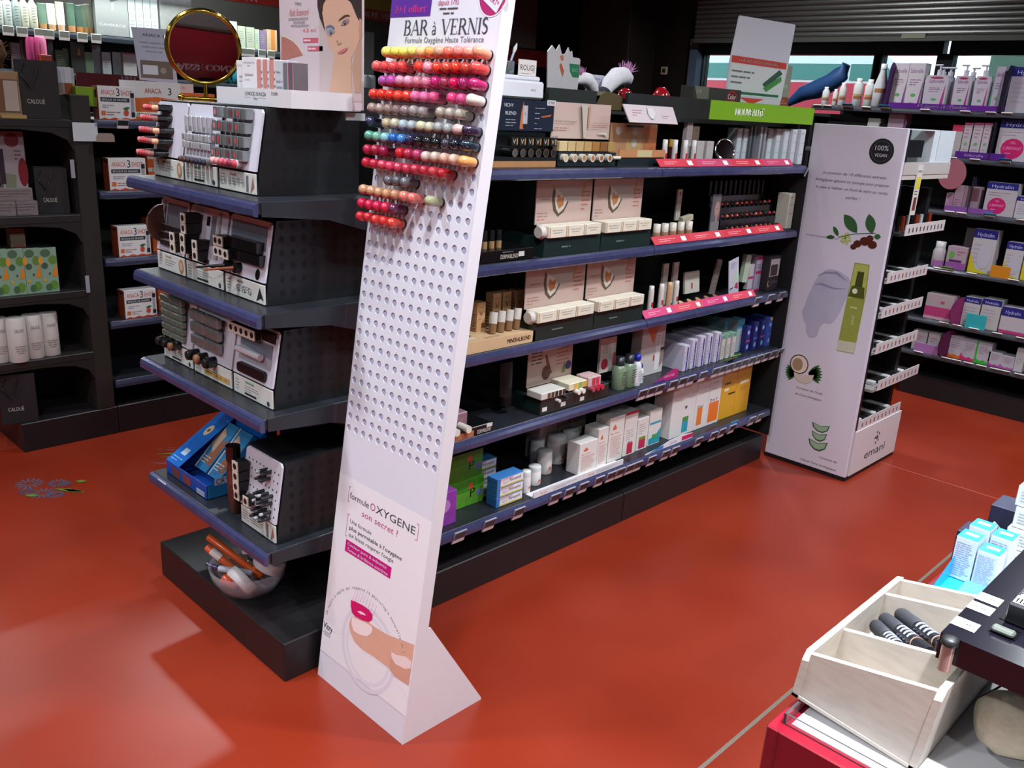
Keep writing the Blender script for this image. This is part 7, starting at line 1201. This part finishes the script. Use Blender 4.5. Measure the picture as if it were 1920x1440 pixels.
# row E
xcart('care_box', 'wide white and pink box, left on fifth right shelf', 1730, 1782, 553, 4, 'A49498', [('r', 0, 1, .1, .5, 'A8386C'), ('r', 0, 1, 0, .12, 'B890A0'), ('c', .6, .7, .08, 'A05068', .06)])
for i, (px, k_, c) in enumerate(((1790, 4, '7A2A5A'), (1768, 5, '4A1438'))): b = MB(); b.disc(.06, .08, .07, M(c, .4, nz=.4, sc=60), -.002, rz=.09, n=24); b.disc(.06, .08, .07, M(c, .4, nz=.4, sc=60), .002, rz=.09, n=24); tag(b.build('shelf_divider', None, (RX - .03, Yp(px, RX, RZ[k_] + .1), RZ[k_] - .01), -.6), '%s rounded magenta shelf divider at right' % ('upper', 'lower')[i], 'divider', 'rounded dividers')
for i, (pl, pr) in enumerate(((1799, 1830), (1832, 1868))): xcart('care_box', 'square white box with blue top, %s of two, fifth right shelf' % ('left', 'right')[i], pl, pr, 558 + i * 4, 4, 'A8A4A4', hy, group='square blue-topped boxes', d=.1)
xcart('care_box', 'long low white box with blue corner, fifth right shelf', 1870, 1940, 580, 4, 'A8A0A8', [('r', 0, .7, .65, 1, '1E1E6A'), ('t', 'Hydralin', .3, .74, .14, 'A0A0C8', .4), ('r', 0, 1, .0, .12, 'A83068')], d=.1)
xcart('shelf_strip', 'turquoise strip on the fifth right shelf edge', 1807, 1845, 590, 4, '2A98A0', x=RX - .003, d=.003, cat='shelf strip', z=RZ[4] - .012)
# row F
for i, (pl, pr, tp, c) in enumerate(((1707, 1733, 620, 'A8305C'), (1735, 1757, 625, '2A3A58'))): xcart('care_box', 'white box, %s of two left of the lower rounded divider' % ('left', 'right')[i], pl, pr, tp, 5, 'A09A9C', [('r', .6, .95, .05, .2, c), ('l', .2, .8, .5, .8, 2, 'A07080')], group='white boxes lowest right shelf')
for i, (pl, pr, tp, c) in enumerate(((1771, 1799, 630, 'C05A1C'), (1798, 1826, 637, 'B0285C'), (1824, 1853, 643, '2A9A2A'), (1849, 1873, 661, '9A3A88'), (1872, 1898, 668, '9A4A88'))):
    xcart('care_box', 'white box with %s wavy foot, lowest right shelf' % ('orange', 'crimson', 'bright green', 'violet', 'pale violet')[i], pl, pr, tp, 5, 'A09AA4', [('p', [(0, 0), (1, 0), (1, .18), (.8, .12), (.6, .19), (.4, .12), (.2, .18), (0, .3)], c), ('r', 0, .12, .0, 1 if i == 2 else .3, c), ('l', .25, .9, .45, .85, 4, '907890')], group='wavy-footed boxes')
xcart('care_box', 'tall narrow white box at right edge, lowest right shelf', 1898, 1915, 654, 5, 'A8A4A8', gt)
xcart('shelf_strip', 'lilac glossy strip on the lowest right shelf edge', 1712, 1758, 645, 5, '9A6AA0', x=RX - .003, d=.003, cat='shelf strip', z=RZ[5] - .005)
for k_, pxs in ((1, (1785, 1828, 1885)), (2, (1781, 1803, 1856, 1915)), (3, (1759, 1777, 1822, 1900)), (4, (1770, 1795, 1826, 1870, 1915)), (5, (1722, 1774, 1793, 1816, 1840, 1866, 1884, 1912))):
    for i, px in enumerate(pxs): price_tag('electronic price tag, %s on the %s right shelf' % (nth(i, len(pxs)), ORD[k_] if k_ < 5 else 'lowest'), (RX - .012, Yp(px, RX, RZ[k_] - .02), RZ[k_] + .002), ER, 'price tags on the %s right shelf' % ORD[k_], w=.055, h=.04, tilt=.9, light=1, clip={(1, 2): '2A6AA8', (3, 1): '5AA82A', (2, 2): '2A98B8'}.get((k_, i)))
b = MB(); b.tube([(0, .22, -.10), (0, .12, -.03), (0, .02, .0), (0, -.07, .045), (0, -.13, .10), (0, -.155, .16)], [.02, .05, .062, .06, .055, .03], M('2A4E80', .5, nz=.15, sc=8), 14); tag(b.build('rolled_bag', None, (5.85, 2.93, 1.775)), 'slanting blue soft bag in front of the shop window', 'bag')
b = MB(); b.box(5.66, 6.05, -1.0, 4.05, 1.58, 1.62, M('1A1A1C')); b.box(5.88, 6.08, -1.0, 4.05, 0, 1.58, M('1A1A1C')); struct(b.build('trim_4'))
# ---- outside
b = MB(); b.box(6.4, 30, -12, 25, -.12, -.02, M('9A9890', .8)); struct(b.build('street_ground')); 
v = empty('parked_van', (9.4, 5.6, -.02), 0, 'white and red parked van seen through the shop window', 'van')
b = MB(); prof = [(-2.4, .4), (2.4, .4), (2.4, 1.2), (2.3, 1.6), (1.6, 2.25), (1.3, 2.42), (-2.2, 2.45), (-2.4, 2.3)]
b.T = Matrix.Rotation(-math.pi / 2, 4, 'Z'); b.prism(prof, 0, 1.7, M('F0EEEE', .3)); b.prism([(-2.4, .6), (2.38, .6), (2.38, 2.0), (-2.4, 2.0)], -.004, 0, M('D04858', .35)); b.build('van_body', v)
b = MB(); b.T = Matrix.Rotation(-math.pi / 2, 4, 'Z')
for x0, x1 in ((-2.1, -1.1), (-1.0, .0), (.1, 1.1), (1.2, 1.75)): b.prism([(x0, 2.03), (x1, 2.03), (x1 - (.2 if x1 > 1.7 else 0), 2.19), (x0, 2.19)], -.01, -.005, M('5A8A84', .4))
b.build('side_windows', v)
for yy in (-1.5, 1.5): b = MB(); b.T = Matrix.Rotation(-math.pi / 2, 4, 'Z') @ Matrix.Translation((yy, 0, .36)) @ Matrix.Rotation(math.pi / 2, 4, 'X'); b.cyl(0, 0, 0, .2, .34, M('1A1A1C', .6), 24); b.build('wheel', v)
b = MB(); b.box(12, 12.3, -8, 3.9, 0, 3.2, M('4A5A4C', .8, nz=.4, sc=2)); b.box(10.2, 12, 1.2, 2.6, 0, 2.7, M('5A6460', .7)); tag(b.build('garden_wall', None), 'grey-green building wall beyond the parked van', 'building')
# ================================================================ FOREGROUND COUNTER
CT = .9
cn = empty('red_counter', (.82, .36, 0), 0, 'glossy red sales counter with white top at the lower right', 'counter')
RD = M('740A1E', .3, nz=.03, coat=.3)
b = MB(); b.box(0, 1.1, -1.2, 0, 0, CT, RD, .002); b.box(-.0005, .0, -.0165, -.0155, 0, CT, P('5A0A18')); b.build('body', cn)
b = MB(); b.box(.022, 1.08, -1.18, -.02, CT, CT + .0015, M('F0EEF2', .3, nz=.01)); b.build('white_top', cn)
b = MB(); ac = M('F4F0F4', .04, tr=.95, ior=1.3)
b.box(.016, .0185, -1.18, -.012, CT, CT + .014, ac); b.box(.0185, 1.08, -.0145, -.012, CT, CT + .014, ac); b.build('acrylic_rim', cn)
# wooden divided box
wx = empty('wooden_tester_box', (.868, .212, CT + .003), 0, 'pale whitewashed wooden box with three sloping compartments on the red counter', 'box', None, (.1, 0, 0))
WO = M('BDB0A4', .55, nz=.10, sc=30); WI = M('C8BCA8', .55, nz=.10, sc=25)
def woodmat():
    m = bpy.data.materials.new('whitewashed_wood'); m.use_nodes = True; nt = m.node_tree; bb_ = nt.nodes['Principled BSDF']; tc = nt.nodes.new('ShaderNodeTexCoord'); mp = nt.nodes.new('ShaderNodeMapping'); mp.inputs['Scale'].default_value = (3, 3, 14)
    n = nt.nodes.new('ShaderNodeTexNoise'); n.inputs['Scale'].default_value = 9; n.inputs['Detail'].default_value = 5; r = nt.nodes.new('ShaderNodeValToRGB'); r.color_ramp.elements[0].position = .3; r.color_ramp.elements[0].color = lin('AEA49A') + (1,); r.color_ramp.elements[1].position = .6; r.color_ramp.elements[1].color = lin('BAB0A6') + (1,)
    nt.links.new(tc.outputs['Object'], mp.inputs[0]); nt.links.new(mp.outputs[0], n.inputs[0]); nt.links.new(n.outputs[0], r.inputs[0]); nt.links.new(r.outputs[0], bb_.inputs['Base Color']); bb_.inputs['Roughness'].default_value = .5; return m
WO = woodmat(); Lx = .262; Wy = .146; t_ = .008
def hz(y): return .076 + (1 - y / Wy) * .03 if False else .062 + (Wy - y) * .30
b = MB(); b.box(0, Lx, 0, Wy, 0, .004, WO); b.build('bottom', wx)
def wall(name, pts): g = MB(); n = len(pts) // 2; g.add(pts, [tuple(range(n)), tuple(range(2 * n - 1, n - 1, -1))] + [(i, i + n, (i + 1) % n + n, (i + 1) % n) for i in range(n)], WO); g.build(name, wx)
for (ya, yb) in ((0, t_), (Wy - t_, Wy)): wall('side_board', [(0, ya, 0), (Lx, ya, 0), (Lx, ya, hz(ya)), (.006, ya, hz(ya)), (0, ya, hz(ya) - .012)] + [(0, yb, 0), (Lx, yb, 0), (Lx, yb, hz(yb)), (.006, yb, hz(yb)), (0, yb, hz(yb) - .012)])
for nm, x0, dz in (('end_board', .001, -.002), ('divider', .085, -.006), ('divider', .205, -.004), ('end_board', Lx - t_, -.002)):
    yy = (t_, Wy - t_); xb = x0 + t_ * .8
    wall(nm, [(x0, yy[0], .004), (x0, yy[1], .004), (x0, yy[1], hz(yy[1]) + dz), (x0, yy[0], hz(yy[0]) + dz)] + [(xb, yy[0], .004), (xb, yy[1], .004), (xb, yy[1], hz(yy[1]) + dz), (xb, yy[0], hz(yy[0]) + dz)])
for i, (p0, p1) in enumerate((((.200, .108, .050), (.105, .018, .085)), ((.190, .122, .040), (.100, .040, .075)), ((.175, .126, .034), (.092, .058, .062)))):
    b = MB(); a, c = Vector(p0), Vector(p1); q = [a.lerp(c, f) for f in (0, .03, .36, .37, .74, .75, 1)]; off = Vector((0, 0, 0)); q = [v + off for v in q]
    b.tube(q[:4], [.0085, .0095, .0095, .0088], M('25262C', .5), 14); b.tube(q[3:5], [.0088, .0088], M('14151C', .3, coat=.4), 14); b.tube(q[4:6], [.0088, .0088], M('C89A80', .3, me=.4), 14); b.tube(q[5:], [.0082, .008], M('14151A', .3), 14)
    for k_ in range(4): v0 = q[3].lerp(q[4], .12 + .2 * k_); v1 = q[3].lerp(q[4], .2 + .2 * k_); b.tube([v0 + Vector((0, 0, .0012)), v1 + Vector((0, 0, .0012))], [.0083, .0083], M('8A90A0', .4, nz=.8, sc=600), 14)
    tag(b.build('makeup_stick', None, wx.location + Vector((0, 0, .005)), 0, (.03, 0, 0)), 'black make-up stick with copper ring, %s in the wooden box' % ('topmost', 'middle', 'lowest')[i], 'make-up stick', 'black make-up sticks')
b = MB(); b.tube([(0, 0, 0), (.03, -.01, .004)], .006, BLACK, 10); tag(b.build('makeup_stick', None, (.912, .31, CT + .014)), 'tip of a black stick in the front compartment of the wooden box', 'make-up stick')
# glossy black tester tower
BT = empty('black_tester_stand', (.955, .224, 0), 0, 'glossy black acrylic tester stand with white price stickers, right foreground', 'tester stand')
AC = M('07060F', .2, nz=.1, coat=.35)
def E_(px, py, y): w_ = at(px, py, 1, y); return w_
sl = 0.0
b = MB(); x0, z0 = -.064, 1.058; x1 = .30
def tz(x): return z0 + (x - x0) * sl
vs = [(x0, 0, z0 - .03), (x0, 0, z0), (x1, 0, tz(x1)), (x1, 0, tz(x1) - .05), (x0, -.36, z0 - .03), (x0, -.36, z0), (x1, -.36, tz(x1)), (x1, -.36, tz(x1) - .05)]
b.add(vs, [(0, 1, 2, 3), (4, 7, 6, 5), (0, 4, 5, 1), (1, 5, 6, 2), (2, 6, 7, 3), (0, 3, 7, 4)], AC)
b.box(x0 + .035, x0 + .12, -.36, .012, z0 - .045, z0 - .030, AC, .002); b.box(.12, .16, -.36, -.14, CT + .002, z0 - .03, AC); b.box(.10, .28, -.36, -.13, CT + .002, CT + .008, AC); b.build('stand', BT)
S = math.atan(sl)
def face(dx, dy): return Matrix.Translation((x0 + dx * math.cos(S), -dy, tz(x0) + dx * math.sin(S) + .0006)) @ Matrix.Rotation(-S, 4, 'Y')
for i, dx in enumerate((.036, .084, .112)):
    b = MB(); b.T = face(dx, .012); b.quad([(-.0105, -.012, 0), (.0105, -.012, 0), (.0105, .012, 0), (-.0105, .012, 0)], P('D8D8DC')); b.T = b.T @ Matrix.Rotation(math.pi / 2, 4, 'Z') @ Matrix.Rotation(-math.pi / 2, 4, 'X') @ Matrix.Rotation(0, 4, 'Y'); b.text('14€90', 0, -.003, .006, INK, -.0004, w=.018); b.build('price_sticker', BT)
b = MB()
for i in range(3):
    for j in range(4): b.T = face(.045 + .035 * i + .01, .045 + j * .036); b.quad([(-.012, -.013, .0002), (.012, -.013, .0002), (.012, .013, .0002), (-.012, .013, .0002)], M('020204', .2))
b.build('slots', BT)
for i, (dx, dy, L) in enumerate(((.075, .052, .09), (.075, .092, .09), (.07, .132, .09))):
    b = MB(); b.T = face(dx, dy); b.box(0, L, -.014, .014, .0, .022, M('101014', .3, nz=.1), .001)
    b.T = b.T @ Matrix.Translation((0, 0, .0225)); q = lambda a, c_, d_, e_, m: b.quad([(a, d_, 0), (c_, d_, 0), (c_, e_, 0), (a, e_, 0)], m)
    q(.006, .026, -.012, .012, P('C8C8C4')); [q(.008, .02, -.009 + .0035 * k_, -.0075 + .0035 * k_, INK) for k_ in range(6)]; [q(.034 + .0055 * k_, .036 + .0055 * k_, -.011, .011, P('4A4A58')) for k_ in range(9)]
    for k_ in range(3): b.T = face(dx, dy) @ Matrix.Translation((.029, -.008 + .008 * k_, .0226)) @ Matrix.Rotation(math.pi / 2, 4, 'X'); b.disc(0, 0, .0025, P('8A8A94'), 0, n=8)
    o = b.build('mascara_box', None, BT.location); tag(o, 'black mascara box with barcode, %s of three in the black stand' % nth(i, 3), 'box', 'black mascara boxes')
for i in range(2):
    b = MB(); b.T = face(.048, .045 + i * .036); b.box(-.006, .006, -.011, .011, 0, .006, M('5A5E58', .3, me=.5, nz=.3), .002); tag(b.build('metal_clip', None, BT.location), '%s grey metal clip in the black tester stand' % ('left', 'right')[i], 'clip', 'grey metal clips')
b = MB(); b.cyl(0, 0, z0 - .034, z0 - .004, .0065, M('8A6A64', .15, nz=.1, coat=.6), 16); b.lathe([(.0085, z0 - .004), (.0085, z0 + .002), (.004, z0 + .0035), (0, z0 + .0035)], BLACK, n=16); tag(b.build('lip_gloss', None, (.955 + x0 - .008, .212, 0)), 'clear rose lip gloss hanging at the corner of the black stand', 'lip gloss')
b = MB(); b.box(0, .004, -.25, 0, 0, .075, M('B0B4B0', .4)); tag(b.build('foam_board', None, (1.03, .165, CT + .002), .0), 'pale upright panel under the black stand', 'panel')
# beige pouch and white paper
b = MB(); CU = M('A89C88', .8, nz=.15, sc=90, bump=.8); b.T = Matrix.Rotation(.5, 4, 'Z') @ Matrix.Rotation(math.pi / 2, 4, 'Y')
b.lathe([(0, -.09), (.022, -.086), (.033, -.07), (.036, -.02), (.035, .03), (.038, .06), (.03, .085), (.012, .092), (0, .093)], CU, n=24); tag(b.build('rolled_towel', None, (.985, .108, CT + .055), -1.45), 'beige rolled terry cloth on the white counter top', 'towel')
b = MB(); b.box(-.02, .16, -.22, .0, 0, .004, M('E8E4DC', .4)); tag(b.build('paper_stack', None, (.80 + .04, .055, CT + .002), 0), 'white papers on the counter under the beige cloth', 'paper')
b = MB(); b.tube([(0, 0, .0), (.02, -.012, .012), (.045, -.02, .016), (.07, -.024, .02)], .0012, BLACK, 5); b.tube([(.03, -.016, .014), (.012, -.03, .002), (.0, -.04, -.006)], .0012, BLACK, 5); tag(b.build('thin_cable', None, (.965, .19, .96)), 'thin black wire hanging under the black stand', 'wire')
# blue carton display
tb = empty('counter_box', (1.265, .343, CT + .002), 0, 'cyan open counter box of small white-blue cartons on the red counter', 'counter box')
CY = M('1A9AD0', .35, nz=.05); b = MB(); b.box(.0, .002, -.10, .0, 0, .012, CY); b.quad([(.002, 0, .001), (.08, 0, .001), (.08, -.1, .001), (.002, -.1, .001)], CY); b.quad([(.0, -.0, .012), (.08, 0, .04), (.08, 0, 0), (.0, 0, 0)], CY); b.quad([(-.002, -.03, .014), (.05, -.03, .02), (.05, -.09, .02), (-.002, -.09, .014)], M('3A88D0', .35)); b.box(.24, .243, -.1, 0, 0, .05, M('1A1C30', .3)); b.build('box', tb)
cyt = [('r', .2, .8, .45, .7, 'E0E8F0')]; txl = [('l', .08, .92, .08, .9, 16, '8A94A0')]
for i, (x, y, dz) in enumerate(((1.343, .332, 0), (1.343, .300, -.010), (1.385, .329, .006), (1.385, .297, .002))):
    carton('serum_carton', 'small white carton with cyan top, %s of four in the cyan box' % ('front left', 'front right', 'rear left', 'rear right')[i], 'box', (x, y - .001, CT + .004), .030, .036, .068 + dz, 'B8C4D4', txl, rz=ER, group='white and cyan cartons', top='1A9AD0', tops=cyt)
carton('serum_carton', 'dark blue box on the counter edge behind the cyan cartons', 'box', (1.50, .322, CT + .002), .05, .06, .075, '23263E', [], rz=ER); carton('serum_carton', 'dark blue box left of the cyan cartons at counter edge', 'box', (1.40, .352, CT + .002), .02, .05, .055, '1A1C34', [], rz=ER)
for i in range(5): carton('white_carton', 'small white carton, %s of the stack at right frame edge' % ORD[i], 'box', (1.445 + .004 * i, .272 + .004 * (i % 2), CT + .002 + .034 * i), .06, .05, .033, 'C4C8C4', [('l', .1, .9, .2, .8, 4, '9A9E9C')], rz=ER, group='stacked white cartons')
b = MB(); b.tube([(0, 0, 0), (.02, .0, .03), (.05, .0, .04), (.07, -.01, .02)], .0018, M('A8A49C', .4), 6); tag(b.build('white_cable', None, (1.42, .33, CT + .02)), 'thin pale cable loop behind the cyan cartons', 'cable')
b = MB(); b.box(0, .05, -.05, 0, 0, .02, M('16281C', .5, nz=.6, sc=100)); tag(b.build('green_pouch', None, (1.435, .345, CT + .002)), 'dark green crumpled pouch behind the cyan cartons', 'pouch')
# ---- floor decals
def flower(b, cx, cy, r, c, n=14):
    for i in range(n):
        a = 6.283 * i / n; p = lambda rr, da: (cx + rr * math.cos(a + da), cy + rr * math.sin(a + da), 0); b.quad([p(r * .2, -.1), p(r * .7, -.13), p(r, 0), p(r * .7, .13), p(r * .2, .1)], c)
def lf(b, x, y, L, w, a, c):
    u = (math.cos(a), math.sin(a)); v = (-u[1], u[0]); b.quad([(x, y, 0), (x + u[0] * L * .5 + v[0] * w, y + u[1] * L * .5 + v[1] * w, 0), (x + u[0] * L, y + u[1] * L, 0), (x + u[0] * L * .5 - v[0] * w, y + u[1] * L * .5 - v[1] * w, 0)], c)
FB = M('5A5264', .35, nz=.3, sc=60); FG = M('5E7A30', .35, nz=.2, sc=60); FP = M('9A4A4E', .35, nz=.3, sc=60)
b = MB()
for k_, (px, py, r) in enumerate(((55, 907, .06), (80, 925, .055), (108, 906, .045), (103, 928, .04), (50, 922, .035), (122, 908, .03))): w_ = at(px, py, 2, 0); b.T = Matrix.Translation((w_[0], w_[1], .0006 + .0003 * k_)); flower(b, 0, 0, r, FB)
for px, py, L, a in ((100, 917, .13, -.9), (140, 903, .05, -.7), (118, 918, .1, -1.0), (45, 929, .06, -.8)): w_ = at(px, py, 2, 0); b.T = Matrix.Translation((w_[0], w_[1], .0026)); lf(b, 0, 0, L, .014, a, FG)
tag(b.build('floor_sticker', None), 'floor sticker of blue-grey daisies with green leaves at left', 'floor sticker')
b = MB()
for px, py, L, a, c in ((281, 868, .12, -.55, FP), (300, 843, .09, -.5, FP), (290, 852, .16, -.5, FG), (296, 858, .18, -.45, FG), (330, 846, .09, -.6, FP), (292, 843, .12, -.5, FG)): w_ = at(px, py, 2, 0); b.T = Matrix.Translation((w_[0], w_[1], .0008)); lf(b, 0, 0, L, .02 if c is FP else .009, a, c); b.T = b.T @ Matrix.Translation((0, 0, .0004)); c is FP and lf(b, .008, 0, L * .8, .011, a, M('7A2A22', .35))
tag(b.build('floor_sticker', None), 'floor sticker of pink tulips with green leaves behind the end-cap', 'floor sticker')
# ---- ceiling spots with the added far-left fill lamps, and the checkout sign behind the viewer (reflected by the mirror)
for i, (x, y, p) in enumerate(SPOTS_AND_FILLS):
    b = MB(); b.T = Matrix.Translation((x, y, CEIL)); b.lathe([(.10, -.001), (.11, -.03), (.098, -.07), (.09, -.06), (.085, -.01)], M('18181A', .4), n=20, cap=False); o = b.build('ceiling_spot_and_fill'); tag(o, 'round black recessed ceiling spot, lamp %s of the spots and added fill lamps' % ORD[i], 'ceiling lamp', 'ceiling spots'); c = MB(); c.T = b.T; c.lathe([(0, -.012), (.082, -.012)], M('FFF8F0', .5, em=12, nz=0), n=20, cap=False); c.build('lamp_glass', o)
b = MB(); b.box(-2.6, 2.6, 0, .06, -1.3, .30, M('7A1020', .4, nz=.05)); b.text('CAISSE CONSEIL', .2, -.16, .22, P('D8C8CC'), -.004, w=2.7, bold=.02); tag(b.build('checkout_sign', None, (-.9, -3.85, 2.0), math.pi), 'dark red checkout wall sign reading CAISSE, seen in the round mirror', 'sign')
